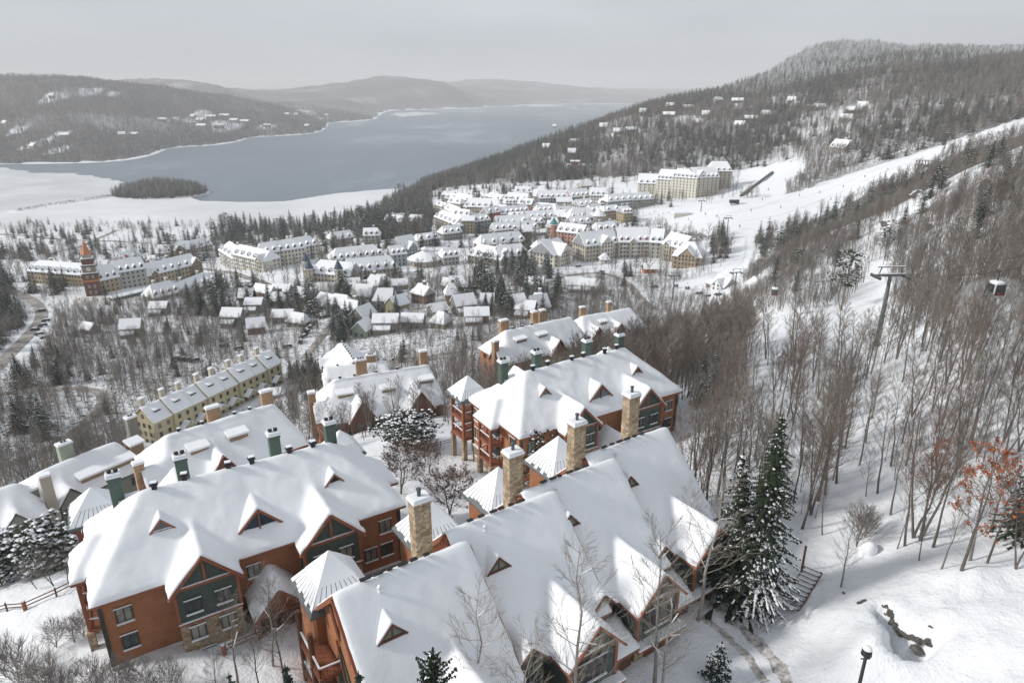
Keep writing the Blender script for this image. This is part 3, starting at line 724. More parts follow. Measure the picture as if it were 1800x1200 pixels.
# ------------------------------------------------------------------ windows and small parts
_wm = {}
def window(parent, x, y, z, w, h, rz=0.0, cols=2, rows=1, frame='frame', pane='glass', sill=True):
    """centred at (x, y, z), facing local -y turned by rz"""
    if pane == 'glass' and rng.random() < .3: pane = 'blind'
    k = (w, h, cols, rows, frame, pane)
    if k not in _wm:
        m = MB(); b = 0.09; d = 0.07
        m.box(-w / 2 - b, w / 2 + b, -d, d, h / 2, h / 2 + b); m.box(-w / 2 - b, w / 2 + b, -d, d, -h / 2 - b, -h / 2)
        m.box(-w / 2 - b, -w / 2, -d, d, -h / 2, h / 2); m.box(w / 2, w / 2 + b, -d, d, -h / 2, h / 2)
        for c in range(1, cols):
            xx = -w / 2 + w * c / cols; m.box(xx - 0.035, xx + 0.035, -d + 0.01, d - 0.01, -h / 2, h / 2)
        for r in range(1, rows):
            zz = -h / 2 + h * r / rows; m.box(-w / 2, w / 2, -d + 0.02, d - 0.02, zz - 0.03, zz + 0.03)
        p = MB()
        for c in range(cols):
            for r in range(rows):
                p.box(-w / 2 + w * c / cols, -w / 2 + w * (c + 1) / cols, -0.01, 0.03, -h / 2 + h * r / rows, -h / 2 + h * (r + 1) / rows)
        s = MB().box(-w / 2 - 0.14, w / 2 + 0.14, -0.22, -0.072, -h / 2 - 0.03, -h / 2 + 0.07); s2 = MB().box(-w / 2 - 0.16, w / 2 + 0.16, -0.16, -0.072, h / 2 + b + 0.002, h / 2 + b + 0.07)
        _wm[k] = (m.mesh('window', [frame]), p.mesh('pane', [pane]), s.mesh('snow_sill', ['snow']), s2.mesh('snow_header', ['snow']))
    f, p, s, s2 = _wm[k]
    o = link('window', f, parent, (x, y, z), rz)
    link('pane', p, o)
    if sill: link('snow_sill', s, o); link('snow_header', s2, o)
    return o
_misc = {}
def shared(key, make, name, mats, smooth=False):
    if key not in _misc:
        m = MB(); make(m); _misc[key] = m.mesh(name, mats, smooth)
    return _misc[key]
def roof_vent(parent, x, y, z, s=1.0):
    def mk(m):
        m.box(-0.2, 0.2, -0.16, 0.16, -0.5, 0.0); m.box(-0.32, 0.32, -0.24, 0.24, 0.0, 0.14); m.box(-0.14, 0.14, -0.1, 0.1, 0.14, 0.24); m.box(-0.26, 0.26, -0.2, 0.2, 0.242, 0.32, 1)
    return link('roof_vent', shared('vent', mk, 'roof_vent', ['black_metal', 'snow']), parent, (x, y, z), rng.uniform(-.3, .3), s)
def chimney(parent, x, y, z0, z1, w, d, mat='stone', flue=True, cap='snow'):
    body = MB().box(x - w / 2, x + w / 2, y - d / 2, y + d / 2, z0, z1).box(x - w / 2 - 0.06, x + w / 2 + 0.06, y - d / 2 - 0.06, y + d / 2 + 0.06, z1 - 0.25, z1 + 0.002).build('chimney', mat, parent)
    MB().box(x - w / 2 - 0.12, x + w / 2 + 0.12, y - d / 2 - 0.12, y + d / 2 + 0.12, z1 + 0.004, z1 + 0.16).box(x - w / 2 - 0.04, x + w / 2 + 0.04, y - d / 2 - 0.04, y + d / 2 + 0.04, z1 + 0.16, z1 + 0.34).build('chimney_cap', cap, body)
    if flue:
        n = 1 if flue is True else flue
        for k in range(n):
            fx = x + (k - (n - 1) / 2) * 0.5
            fh = 0.5 if n == 1 else 0.12
            MB().tube([(fx, y, z1 + 0.3), (fx, y, z1 + 0.34 + fh)], [0.15, 0.15], 8).tube([(fx, y, z1 + 0.34 + fh), (fx, y, z1 + 0.46 + fh)], [0.22, 0.2], 8).build('flue', 'black_metal' if n > 1 else 'grey_steel', body, True)
    return body
def tri_dormer(parent, x, y, z, w, h, back, panel='glass', name='dormer', rim='trim', louvre=False, ang=0.0):
    """triangular dormer facing -y: base line at (x, y, z), w wide, h high, roof running back"""
    o = empty(name); o.parent = parent; o.location = (x, y, z); o.rotation_euler = (0, 0, ang)
    e = 0.12
    MB().extrude([(-w / 2, 0.10, 0), (w / 2, 0.10, 0), (0, 0.10, h)], (0, 0.12, 0)).build('panel', panel, o)
    r = MB()
    for s in (-1, 1): r.bar((s * (w / 2 + e), -0.03, -0.05), (0, -0.03, h + 0.10), 0.2 if w > 2 else .14, 0.2 if w > 2 else .16, up=(0, 1, 0))
    r.bar((-w / 2, 0.02, 0.0), (w / 2, 0.02, 0.0), 0.14, 0.16)
    if w > 2 or louvre: r.bar((0, 0.04, 0), (0, 0.04, h - 0.1), 0.14 if w > 2 else .07, 0.12)
    r.build('rim', rim, o)
    if louvre:
        for k in range(5):
            zz = h * (0.12 + 0.15 * k); hw = (w / 2) * (1 - zz / h) - 0.06
            MB().box(-hw, hw, 0.03, 0.10, zz, zz + h * 0.06).build('slat', panel, o)
    s = MB(); n = 8; m = 6
    P = []
    for i in range(n + 1):
        t = i / n
        for j in range(m * 2 + 1):
            a = (j - m) / m; hw = (w / 2 + 0.22) * (1 + 0.2 * t)
            zz = (h + 0.24) * (1 - abs(a) ** 1.05) + 0.10 * math.exp(-(a * 2.2) ** 2) - 0.02 + 0.02 * math.sin(9 * t + 5 * a)
            P.append((a * hw, -0.04 + t * (back + 0.3), zz + 0.02))
    q = 2 * m + 1
    fs = [(i * q + j, i * q + j + 1, (i + 1) * q + j + 1, (i + 1) * q + j) for i in range(n) for j in range(2 * m)]
    base = len(P); P += [(p[0] * 0.96, p[1] + 0.02, p[2] - 0.16) for p in P[:q]]
    fs += [(base + j, base + j + 1, j + 1, j) for j in range(2 * m)]
    s.add(P, fs).build('snow_cover', 'roof_snow', o, True)
    return o
def railing(parent, pts, h=0.95, mat='trim'):
    o = None
    for a, b in zip(pts, pts[1:]):
        a, b = np.array(a, float), np.array(b, float)
        m = MB(); m.bar(a + [0, 0, h], b + [0, 0, h], 0.10, 0.08); m.bar(a + [0, 0, 0.15], b + [0, 0, 0.15], 0.07, 0.07)
        n = max(2, int(np.linalg.norm(b - a) / 0.45))
        for k in range(n + 1):
            p = a + (b - a) * k / n; m.bar(p + [0, 0, 0.15], p + [0, 0, h - 0.04], 0.05 if 0 < k < n else 0.12)
        s = MB(); s.bar(a + [0, 0, h + 0.09], b + [0, 0, h + 0.09], 0.13, 0.09)
        o = m.build('railing', mat, parent); s.build('snow_ridge', 'snow', o)
    return o

# ------------------------------------------------------------------ the two green and rust lodges
def lodge(origin, ang, sc, label, group=None):
    root = empty('lodge', origin, ang, sc); tag(root, label, 'lodge')
    L, W, E, K = 26.0, 13.0, 8.0, 13.0
    prims = [(0, L, 0, W, rf_hip(0, L, 0, W, E, K, 4.9, 5.1)),
             (5.25, 10.85, -1.75, 5.5, rf_gable_y(5.25, 10.85, 7.75, 10.75)),
             (15.5, 21.3, -1.75, 5.5, rf_gable_y(15.5, 21.3, 7.75, 10.85)),
             (5.25, 10.85, 8.0, W + 1.2, rf_gable_y(5.25, 10.85, 7.75, 10.6)),
             (-1.25, 4.0, 4.4, 9.0, rf_hip(-1.25, 6.5, 4.4, 9.0, 7.6, 10.2, 2.2, 0)),
             (24.0, 27.2, 4.6, 9.4, rf_hip(20.0, 27.2, 4.6, 9.4, 7.7, 10.0, 0, 2.2))]
    add_roof(root, prims, res=0.28, smooth=1, amp=0.06, seed=sc * 7, soft=6.0, thick=.28)
    b = -3.0
    MB().box(0.6, L - 0.6, 0.6, W - 0.6, b, E + 0.25).build('wall', 'rust', root)
    MB().box(0.5, L - 0.5, 0.5, W - 0.5, b, 1.5).build('stone_base', 'stone', root)
    MB().box(0.42, L - 0.42, 0.42, W - 0.42, 1.502, 1.66).build('ledge', 'snow', root)
    # corner boards
    for (x, y) in ((0.58, 0.58), (L - 0.58, 0.58), (0.58, W - 0.58)):
        MB().box(x - 0.14, x + 0.14, y - 0.14, y + 0.14, 1.7, E + 0.2).build('corner_board', 'frame', root)
    for (x0, x1, yf, pk) in ((5.7, 10.4, -1.3, 10.45), (15.95, 20.85, -1.3, 10.55)):
        c = (x0 + x1) / 2
        MB().extrude([(x0, yf, 4.7), (x1, yf, 4.7), (x1, yf, 8.05), (c, yf, pk), (x0, yf, 8.05)], (0, 3.0, 0)).build('gable_wall', 'green_boards', root)
        MB().box(x0 - 0.03, x1 + 0.03, yf - 0.03, yf + 2.8, b, 4.6).build('stone_base', 'stone', root)
        MB().box(x0 - 0.1, x1 + 0.1, yf - 0.12, yf + 0.1, 4.55, 4.75).build('belt_board', 'trim', root)
        MB().box(x0 - 0.1, x1 + 0.1, yf - 0.16, yf - 0.02, 4.752, 4.82).build('snow_ledge', 'snow', root)
        for s in (-1, 1):
            MB().bar((c + s * (x1 - x0 + 0.9) / 2, yf - 0.38, 7.52), (c, yf - 0.38, pk + 0.12), 0.18, 0.34, up=(0, 1, 0)).build('rake_board', 'trim', root)
            MB().box(c + s * (x1 - x0) / 2 - 0.13, c + s * (x1 - x0) / 2 + 0.13, yf - 0.09, yf + 0.12, 4.76, 8.1).build('corner_post', 'trim', root)
        MB().box(x0, x1, yf - 0.10, yf + 0.05, 7.85, 8.13).build('tie_beam', 'trim', root)
        MB().box(x0 + .1, x1 - .1, yf - 0.14, yf - 0.012, 8.132, 8.19).build('snow_ledge', 'snow', root)
        MB().box(c - 0.11, c + 0.11, yf - 0.10, yf + 0.05, 8.14, pk - 0.1).build('king_post', 'trim', root)
        for dx in (-1.15, 1.15):
            window(root, c + dx, yf - 0.06, 6.15, 1.0, 1.25)
            window(root, c + dx, yf - 0.09, 3.55, 1.0, 1.25)
        window(root, c - 0.7, yf - 0.09, 1.15, 1.0, 1.2)
    for (x, zs) in ((2.1, (6.1, 3.5)), (24.0, (6.1, 3.5)), (22.4, (3.5,))):
        for z in zs: window(root, x, 0.56, z, 1.0, 1.35, pane='blind' if z > 5 else 'glass')
    for z in (6.1, 3.5): window(root, 12.0, 0.56, z, .9, 1.2)
    # entrance porch between the gables
    MB().box(11.0, 15.4, -2.3, 0.6, b, 3.6).build('porch_wall', 'dark_wood', root)
    add_roof(root, [(10.9, 15.45, -3.1, 2.0, rf_gable_y(10.75, 15.6, 3.5, 6.2))], res=0.35, smooth=2, seed=3)
    for s in (-1, 1):
        MB().bar((13.17 + s * 2.35, -3.14, 3.35), (13.17, -3.14, 6.05), 0.16, 0.26, up=(0, 1, 0)).build('rake_board', 'trim', root)
        MB().box(13.17 + s * 1.9 - 0.14, 13.17 + s * 1.9 + 0.14, -2.9, -2.62, b, 3.7).build('porch_post', 'trim', root)
    MB().bar((11.1, -2.76, 3.75), (15.2, -2.76, 3.75), 0.2).build('tie_beam', 'trim', root)
    MB().extrude([(11.2, -2.33, 3.5), (15.1, -2.33, 3.5), (13.17, -2.33, 5.7)], (0, 0.3, 0)).build('porch_gable', 'rust', root)
    # dormers
    tri_dormer(root, 13.15, 1.55, 9.3, 3.7, 1.85, 3.4, 'blue_glass')
    for (x, y) in ((5.9, 3.4), (20.4, 3.1)): tri_dormer(root, x, y, 8 + 0.77 * y + 0.12, 1.75, 0.95, 1.6, 'glass')
    tri_dormer(root, 3.2, 8.9, 10.9, 1.3, 0.8, 1.4, 'glass', ang=-math.pi / 2)
    for x in (6.0, 8.4, 12.0, 14.0, 17.4, 19.6): roof_vent(root, x, 6.5 + rng.uniform(-.1, .25), 13.5)
    for (x, y) in ((3.2, 9.0), (8.5, 9.4), (16.7, 9.4), (22.0, 8.9)):
        chimney(root, x, y, 9.0, 13.95, 1.0, .85, 'green_metal', flue=2)
    # left end: windows, bay with balconies and the open porch tower at the back corner
    for z in (6.3, 3.6, 1.0):
        window(root, 0.54, 2.3, z, 1.0, 1.5, -math.pi / 2, rows=2); window(root, 0.54, 11.0, z, 1.2, 1.6, -math.pi / 2, rows=2)
        window(root, 0.54, 6.7, z, 2.2, 1.8, -math.pi / 2, cols=3)
        window(root, L - 0.54, 3.0, z, 1.0, 1.4, math.pi / 2)
        window(root, L - 0.54, 10.0, z, 1.0, 1.4, math.pi / 2)
    for z in (2.35, 5.0):
        MB().extrude([(0.55, 4.7, z - 0.25), (-0.9, 5.2, z - 0.25), (-0.9, 8.2, z - 0.25), (0.55, 8.7, z - 0.25)], (0, 0, 0.25)).build('balcony', 'trim', root)
        railing(root, [(0.5, 4.8, z), (-0.8, 5.3, z), (-0.8, 8.1, z), (0.5, 8.6, z)])
    for (x, y) in ((-0.8, 5.3), (-0.8, 8.1)):
        MB().box(x - 0.15, x + 0.15, y - 0.15, y + 0.15, 2.3, 7.9).build('post', 'trim', root)
        MB().box(x - 0.28, x + 0.28, y - 0.28, y + 0.28, b, 2.1).build('stone_pier', 'stone', root)
    # tower
    tx0, tx1, ty0, ty1 = -0.5, 2.7, 13.0, 16.2
    for (x, y) in ((tx0, ty0), (tx1, ty0), (tx0, ty1), (tx1, ty1)):
        MB().box(x - 0.16, x + 0.16, y - 0.16, y + 0.16, 1.9, 8.0).build('post', 'trim', root)
        MB().box(x - 0.3, x + 0.3, y - 0.3, y + 0.3, b, 1.95).build('stone_pier', 'stone', root)
    for z in (2.35, 5.0):
        MB().box(tx0 - 0.2, tx1 + 0.2, ty0 - 0.2, ty1 + 0.2, z - 0.35, z - 0.02).build('balcony', 'trim', root)
        railing(root, [(tx1, ty0, z), (tx0, ty0, z), (tx0, ty1, z), (tx1, ty1, z)])
    MB().box(tx0 - 0.1, tx1 + 0.1, ty0 - 0.1, ty1 + 0.1, 7.6, 7.95).build('tower_beam', 'trim', root)
    pyramid_roof(root, (tx0 + tx1) / 2, (ty0 + ty1) / 2, 2.3, 7.95, 10.3, name='tower_roof')
    # back right corner tower
    MB().box(23.0, 26.0, 12.6, 15.6, b, 7.7).build('tower_wall', 'rust', root)
    pyramid_roof(root, 24.5, 14.1, 2.1, 7.72, 9.9, name='tower_roof')
    ca, sa = math.cos(ang), math.sin(ang)
    cx, cy_ = L / 2 * sc, W / 2 * sc
    add_keep(origin[0] + cx * ca - cy_ * sa, origin[1] + cx * sa + cy_ * ca, L / 2 * sc + 1.5, W / 2 * sc + 3.0, ang, 0.5)
    return root
lodge((-32.1, 41.5, 0.0), R(32), 1.0, 'rust and green lodge with small panes, behind the snowy fence and porch')
lodge((0.97, 79.2, -7.04), R(31.6), 1.13, 'rust and green lodge whose open corner tower of balconies faces the brown lodge')

# ------------------------------------------------------------------ row of four steep townhouses
TOWN = [(-12.1, 37.2), (-5.1, 44.1), (0.77, 49.6), (6.8, 55.7)]
def townhouse(k, org, label):
    root = empty('townhouse', (org[0], org[1], 0.0), R(33.8)); tag(root, label, 'townhouse', 'row of steep roofed townhouses')
    L = 10.6
    def main(x, y): return np.where(y < 0, 13 + 0.92 * y, 13 - 0.95 * y)
    prims = [(0, L, -7.7, 5.6, main),
             (3.7, 9.1, -10.9, -2.0, rf_gable_y(3.7, 9.1, 6.05, 9.1)),
             (0.25, 3.7, -8.7, -3.5, rf_gable_y(0.25, 3.9, 5.6, 7.7))]
    add_roof(root, prims, res=0.3, smooth=1, amp=0.04, seed=k * 3.1, soft=6.0, thick=.27)
    yb = 5.0
    prof = lambda x: [(x, -7.1, -2), (x, -7.1, 6.15), (x, 0, 12.65), (x, yb, 7.9), (x, yb, -2)]
    MB().extrude(prof(0.55), (L - 1.1, 0, 0)).build('wall', 'green_boards', root)
    MB().extrude([(0.46, y, z) for (_, y, z) in prof(0)], (0.085, 0, 0)).build('end_wall', 'rust', root)
    MB().extrude([(L - 0.545, y, z) for (_, y, z) in prof(0)], (0.085, 0, 0)).build('end_wall', 'rust', root)
    for (y1, z1) in ((-7.5, 5.85), (5.5, 7.5)):
        MB().bar((0.06, 0.0, 12.62), (0.06, y1, z1), 0.16, 0.42, up=(1, 0, 0)).build('rake_board', 'trim', root)
        MB().bar((L - 0.06, 0.0, 12.62), (L - 0.06, y1, z1), 0.16, 0.42, up=(1, 0, 0)).build('rake_board', 'trim', root)
    if k == 0:                                            # the exposed end: green panel, braces, porch posts, balcony
        MB().extrude([(0.36, -2.6, -2), (0.36, 2.2, -2), (0.36, 2.2, 5.0), (0.36, 1.0, 7.6), (0.36, -2.6, 3.2)], (0.098, 0, 0)).build('panel', 'green_boards', root)
        MB().bar((0.3, -2.9, -1), (0.3, 1.3, 8.0), 0.14, 0.2).build('brace', 'trim', root)
        MB().bar((0.1, 1.2, 11.2), (0.42, 0.9, 8.2), 0.16).build('brace', 'trim', root)
        MB().bar((0.1, -1.6, 11.0), (0.42, -1.4, 8.0), 0.16).build('brace', 'trim', root)
        for y in (2.6, 5.4): MB().tube([(-1.2, y, -2), (-1.2, y, 8.3)], [0.22, 0.2], 8).build('post', 'dark_wood', root)
        for z in (2.6, 5.4):
            MB().box(-1.3, 0.4, 1.0, 5.4, z - 0.3, z - 0.05).build('balcony', 'trim', root)
            railing(root, [(0.3, 0.9, z), (-1.2, 1.0, z), (-1.2, 5.4, z)])
    # gabled bay with big window over the garage
    x0, x1, yf, c = 4.1, 8.7, -10.4, 6.4
    MB().extrude([(x0, yf, 2.9), (x1, yf, 2.9), (x1, yf, 6.3), (c, yf, 8.75), (x0, yf, 6.3)], (0, 4.0, 0)).build('gable_wall', 'green_boards', root)
    MB().box(x0 - 0.05, x1 + 0.05, yf - 0.05, -6.0, -2, 2.75).build('stone_base', 'stone', root)
    MB().box(x0 + 1.0, x1 - 0.6, yf - 0.13, yf + 0.1, -1, 2.35).build('garage_door', 'garage_boards', root)
    MB().box(x0 - 0.3, x1 + 0.4, yf - 0.75, yf + 0.1, 2.6, 2.82).build('pent_roof', 'trim', root)
    MB().box(x0 - 0.32, x1 + 0.42, yf - 0.78, yf + 0.05, 2.822, 3.04).build('snow_ledge', 'snow', root)
    for s in (-1, 1):
        MB().bar((c + s * 2.75, yf - 0.42, 5.95), (c, yf - 0.42, 9.0), 0.18, 0.36, up=(0, 1, 0)).build('rake_board', 'trim', root)
        MB().box(c + s * 2.2 - 0.14, c + s * 2.2 + 0.14, yf - 0.1, yf + 0.1, 3.05, 6.4).build('corner_post', 'trim', root)
    MB().box(x0 + 0.2, x1 - 0.2, yf - 0.1, yf + 0.05, 6.35, 6.58).build('tie_beam', 'trim', root)
    MB().box(x0 + 0.25, x1 - 0.25, yf - 0.14, yf - 0.01, 6.582, 6.64).build('snow_ledge', 'snow', root)
    window(root, c - 0.2, yf - 0.07, 4.85, 2.5, 1.9, cols=3, rows=2, frame='dark_wood')
    window(root, c, yf - 0.07, 7.3, 1.0, .8, cols=1)
    MB().extrude([(x1 - 0.01, y, z) for (y, z) in ((-10.3, 3.1), (-7.2, 3.1), (-7.2, 6.2), (-10.3, 6.2))], (0.06, 0, 0)).build('side_panel', 'green_boards', root)
    # entrance roof and wall between the bays
    MB().box(8.85, 11.6, -9.2, -7.0, -2, 3.3).build('porch_wall', 'dark_wood', root)
    add_roof(root, [(8.8, 11.7, -9.9, -6.9, lambda x, y: 3.4 + 0.42 * (y + 9.9))], res=0.4, seed=k)
    MB().box(0.9, 3.6, -8.0, -6.9, -2, 5.7).build('entry_wall', 'green_boards', root)
    MB().extrude([(0.5, -8.05, 5.4), (3.7, -8.05, 5.4), (2.08, -8.05, 7.3)], (0, 1.0, 0)).build('entry_gable', 'green_boards', root)
    for s in (-1, 1): MB().bar((2.08 + s * 1.8, -8.72, 5.5), (2.08, -8.72, 7.55), 0.13, 0.24, up=(0, 1, 0)).build('rake_board', 'dark_wood', root)
    # louvred dormer, chimney, ridge vent slots and pipe
    tri_dormer(root, 2.8, -3.2, 10.42, 1.9, 1.05, 1.5, 'sage', name='louvre_dormer', rim='dark_wood', louvre=True)
    chimney(root, 7.9, 2.5, 8.0, 16.3, 1.35, 1.05, 'stone', True)
    for q in range(6):
        xx = 2.0 + q * 0.95 + rng.uniform(-.1, .1)
        MB().box(xx, xx + rng.uniform(0.4, 0.8), -0.16, 0.10, 13.30, 13.43).build('ridge_vent', 'black_metal', root)
    MB().tube([(3.0, -0.9, 12.2), (3.0, -0.9, 12.85)], [0.10, 0.10], 8).tube([(3.0, -0.9, 12.85), (3.0, -0.9, 13.05)], [0.2, 0.13], 8).build('vent_pipe', 'snow', root, True)
    # square metal roof over the back stair
    MB().box(-0.2, 4.0, 4.4, 8.6, -2, 8.3).build('stair_wall', 'rust', root)
    pyramid_roof(root, 1.9, 6.5, 2.6, 8.35, 11.5)
    return root
TL = ['steep snowy townhouse with exposed rust gable end and green panel', 'steep snowy townhouse second from the exposed rust gable end',
      'steep snowy townhouse third from the exposed rust gable end', 'steep snowy townhouse at the row end beside the tall spruce']
for k, org in enumerate(TOWN):
    townhouse(k, org, TL[k])
    a = R(33.8); add_keep(org[0] + 5.3 * math.cos(a) + 1.5 * math.sin(a), org[1] + 5.3 * math.sin(a) - 1.5 * math.cos(a), 5.5, 8.5, a, 0.3)
# ------------------------------------------------------------------ lodges further down the slope, placed by their ridge lines
def shed_dormer(parent, x, y, z, w, h, back, wall='tan_siding'):
    """low dormer with a flat snowy lid, facing -y"""
    o = empty('shed_dormer'); o.parent = parent; o.location = (x, y, z)
    MB().box(-w / 2, w / 2, 0, back, -1.0, h).build('dormer_wall', wall, o)
    s = MB(); s.extrude([(-w / 2 - .25, -.3, h), (w / 2 + .25, -.3, h), (w / 2 + .25, back, h + .35), (-w / 2 - .25, back, h + .35)], (0, 0, 0.34)); s.build('snow_cover', 'roof_snow', o)
    return o
def chalet(name, label, cat, ridge_l, ridge_r, zr, W, rise, tall, wall='brick', hl=3.0, hr=3.0, gables=(), sheds=(), chims=(), vents=(), base='stone', win=True, res=0.5, back_gables=(), frame='frame', group=None, trim='trim', left_gable=None):
    a, b = at_z(*ridge_l, zr)[:2], at_z(*ridge_r, zr)[:2]
    d = b - a; L0 = float(np.hypot(*d)); ang = math.atan2(d[1], d[0]); e = d / L0; n = np.array([-e[1], e[0]])
    L = L0 + hl + hr
    o2 = a - e * hl - n * W / 2
    zb = zr - rise - tall
    root = empty(name, (o2[0], o2[1], zb), ang); tag(root, label, cat, group)
    E, K = tall, tall + rise
    sl = rise / (W / 2)
    prims = [(0, L, 0, W, rf_hip(0, L, 0, W, E, K, hl, hr))]
    for (x, w, pj, pk) in gables: prims.append((x - w / 2, x + w / 2, -pj, W / 2 - 0.5, rf_gable_y(x - w / 2, x + w / 2, E - 0.1, E + pk)))
    for (x, w, pj, pk) in back_gables: prims.append((x - w / 2, x + w / 2, W / 2 + 0.5, W + pj, rf_gable_y(x - w / 2, x + w / 2, E - 0.1, E + pk)))
    if left_gable:
        yc, w, pj, pk = left_gable
        c, h = yc, w / 2
        prims.append((-pj, L / 3, yc - h, yc + h, lambda x, y: E - .1 + (pk + .1) * (1 - np.abs(y - c) / h)))
    add_roof(root, prims, res=res, smooth=2, amp=0.06, seed=L, mat=trim)
    MB().box(0.5, L - 0.5, 0.5, W - 0.5, -6, E + 0.15).build('wall', wall, root)
    if base: MB().box(0.42, L - 0.42, 0.42, W - 0.42, -6, 1.2).build('stone_base', base, root)
    for (x, w, pj, pk) in gables:
        x0, x1, yf = x - w / 2 + 0.4, x + w / 2 - 0.4, -pj + 0.5
        MB().extrude([(x0, yf, -6), (x1, yf, -6), (x1, yf, E + 0.1), (x, yf, E + pk * (1 - .8 / w) - 0.1), (x0, yf, E + 0.1)], (0, pj + 2, 0)).build('gable_wall', wall, root)
        for s in (-1, 1): MB().bar((x + s * w / 2, -pj + 0.05, E - 0.2), (x, -pj + 0.05, E + pk - 0.1), 0.14, 0.3, up=(0, 1, 0)).build('rake_board', trim, root)
        if win:
            for z in np.arange(1.6, E - 0.6, 2.7):
                for dx in (-w * .18, w * .18): window(root, x + dx, yf - 0.05, z, 0.95, 1.3, frame=frame, sill=False)
    if left_gable:
        yc, w, pj, pk = left_gable
        MB().extrude([(-pj + .5, yc - w / 2 + .4, -6), (-pj + .5, yc + w / 2 - .4, -6), (-pj + .5, yc + w / 2 - .4, E + .1), (-pj + .5, yc, E + pk * .85), (-pj + .5, yc - w / 2 + .4, E + .1)], (pj + 2, 0, 0)).build('gable_wall', 'rust' if wall in ('brick', 'rust') else wall, root)
        for s in (-1, 1): MB().bar((-pj + 0.05, yc + s * w / 2, E - 0.2), (-pj + 0.05, yc, E + pk - 0.1), 0.14, 0.3, up=(1, 0, 0)).build('rake_board', trim, root)
        for z in np.arange(1.6, E - 0.6, 2.7): window(root, -pj + .45, yc, z, 1.6, 1.3, -math.pi / 2, cols=3, frame=frame, sill=False)
    if win:
        for z in np.arange(1.6, E - 0.6, 2.7):
            for x in np.arange(2.2, L - 1.5, 3.4):
                if not any(abs(x - g[0]) < g[1] / 2 + 0.3 for g in gables): window(root, x, 0.45, z, 0.95, 1.3, frame=frame, sill=False)
            for y in np.arange(2.2, W - 1.5, 3.0): window(root, 0.45, y, z, 0.95, 1.3, -math.pi / 2, frame=frame, sill=False)
    for (x, y, w) in sheds: shed_dormer(root, x, y, E + sl * y + 0.15, w, 0.95, 2.2)
    for c in chims: chimney(root, *c)
    for x in vents: roof_vent(root, x, W / 2 + 0.1, K + 0.35, 0.9)
    ca, sa = math.cos(ang), math.sin(ang)
    add_keep(o2[0] + L / 2 * ca - W / 2 * sa, o2[1] + L / 2 * sa + W / 2 * ca, L / 2 + 1, W / 2 + 1.5, ang, 0.5)
    return root
chalet('lodge', 'brown and rust lodge with low boxy dormers right behind the green chimneys', 'lodge', (290, 766), (482, 709), -4, 14, 5.5, 7.5, 'brick', 3.5, 2.5,
       gables=((9.0, 5.0, 1.0, 3.6),), sheds=((7.0, 3.2, 2.6), (13.0, 3.4, 2.8)), chims=((-1.3, 4.0, -2, 11.5, 1.3, 1.1, 'tan_stone', False), (11.5, 9.5, 8.0, 14.3, 2.0, 0.9, 'tan_stone', False), (20.5, 10.0, 7, 14.2, 1.9, .9, 'tan_stone', False)),
       vents=(5.5, 9, 14, 16.5), left_gable=(3.8, 5.0, 1.2, 3.2))
chalet('lodge', 'long brown brick lodge with snowy box dormers among the slender bare trees', 'lodge', (585, 668), (752, 641), -11, 15.5, 6.2, 8.0, 'brick', 3.5, 2.0,
       gables=((7.5, 6.0, 1.2, 4.4), (19.5, 6.0, 1.2, 4.4)), sheds=((5.2, 4.0, 3.0), (14.0, 3.6, 2.8), (22.3, 4.0, 2.8)),
       chims=((-1.2, 6.0, -2, 13.0, 1.4, 1.3, 'tan_stone', False), (10.0, 10.5, 8, 16.6, 2.2, 1.2, 'tan_stone', 3), (23.5, 10.0, 8, 16.6, 1.6, 1.2, 'tan_stone', False)), vents=(5, 8, 12.5, 17), left_gable=(4.6, 5.4, 1.4, 3.4))
chalet('lodge', 'rust lodge with a slim stone chimney behind the corner tower lodge', 'lodge', (886, 582), (1003, 556), -11, 14, 6.0, 8.0, 'rust', 3.5, 2.0,
       gables=((15.0, 5.5, 1.0, 4.0),), sheds=((6.5, 3.6, 3.0), (13.0, 3.6, 2.6)), chims=((-1.0, 4.0, -2, 13.2, 1.4, 1.3, 'tan_stone', False), (5.0, 9.5, 8, 15.8, 2.2, 1.2, 'tan_stone', False), (14.6, 9.8, 8, 16.2, 1.5, 1.2, 'tan_stone', False), (17.2, 9.8, 8, 16.2, 1.5, 1.2, 'tan_stone', False)),
       vents=(6, 9, 12), left_gable=(4.2, 5.4, 1.2, 3.6))
chalet('lodge', 'brown lodge with twin stone chimneys, deep among the bare trees', 'lodge', (1022, 556), (1108, 541), -20, 12, 5.0, 6.5, 'brick', 3.0, 2.5,
       gables=((5.0, 5.0, 1.0, 3.4), (13.0, 5.0, 1.0, 3.4)), sheds=((9.0, 2.6, 2.4),), chims=((5.0, 8.6, 7, 13.4, 1.8, 1.2, 'tan_stone', False), (15.0, 8.6, 7, 13.6, 1.5, 1.2, 'tan_stone', False)))
chalet('lodge', 'pale grey lodge with a long window strip and square chimneys', 'lodge', (70, 828), (203, 776), -14, 11.5, 4.2, 6.0, 'grey_siding', 4.0, 2.5,
       gables=((5.5, 4.5, 0.8, 2.6),), sheds=((12.5, 1.4, 9.0), (18.6, 3.2, 2.2)), chims=((1.0, 2.0, -2, 9.6, 1.7, 1.2, 'grey_siding', False), (9.0, 7.8, 7, 12.4, 2.2, 1.3, 'sage', 2), (20.5, 8.0, 7, 12.6, 1.8, 1.2, 'grey_siding', 2)), trim='frame')
chalet('house', 'low white roofed house at the edge of the frame below the pale grey lodge', 'house', (-40, 872), (30, 850), -13, 11, 4.0, 5.5, 'grey_siding', 3.5, 2.5, gables=((7.0, 4.0, 0.8, 2.4),), chims=((12.0, 3.5, 2, 10.4, 1.5, 1.2, 'beige', False),), trim='frame')
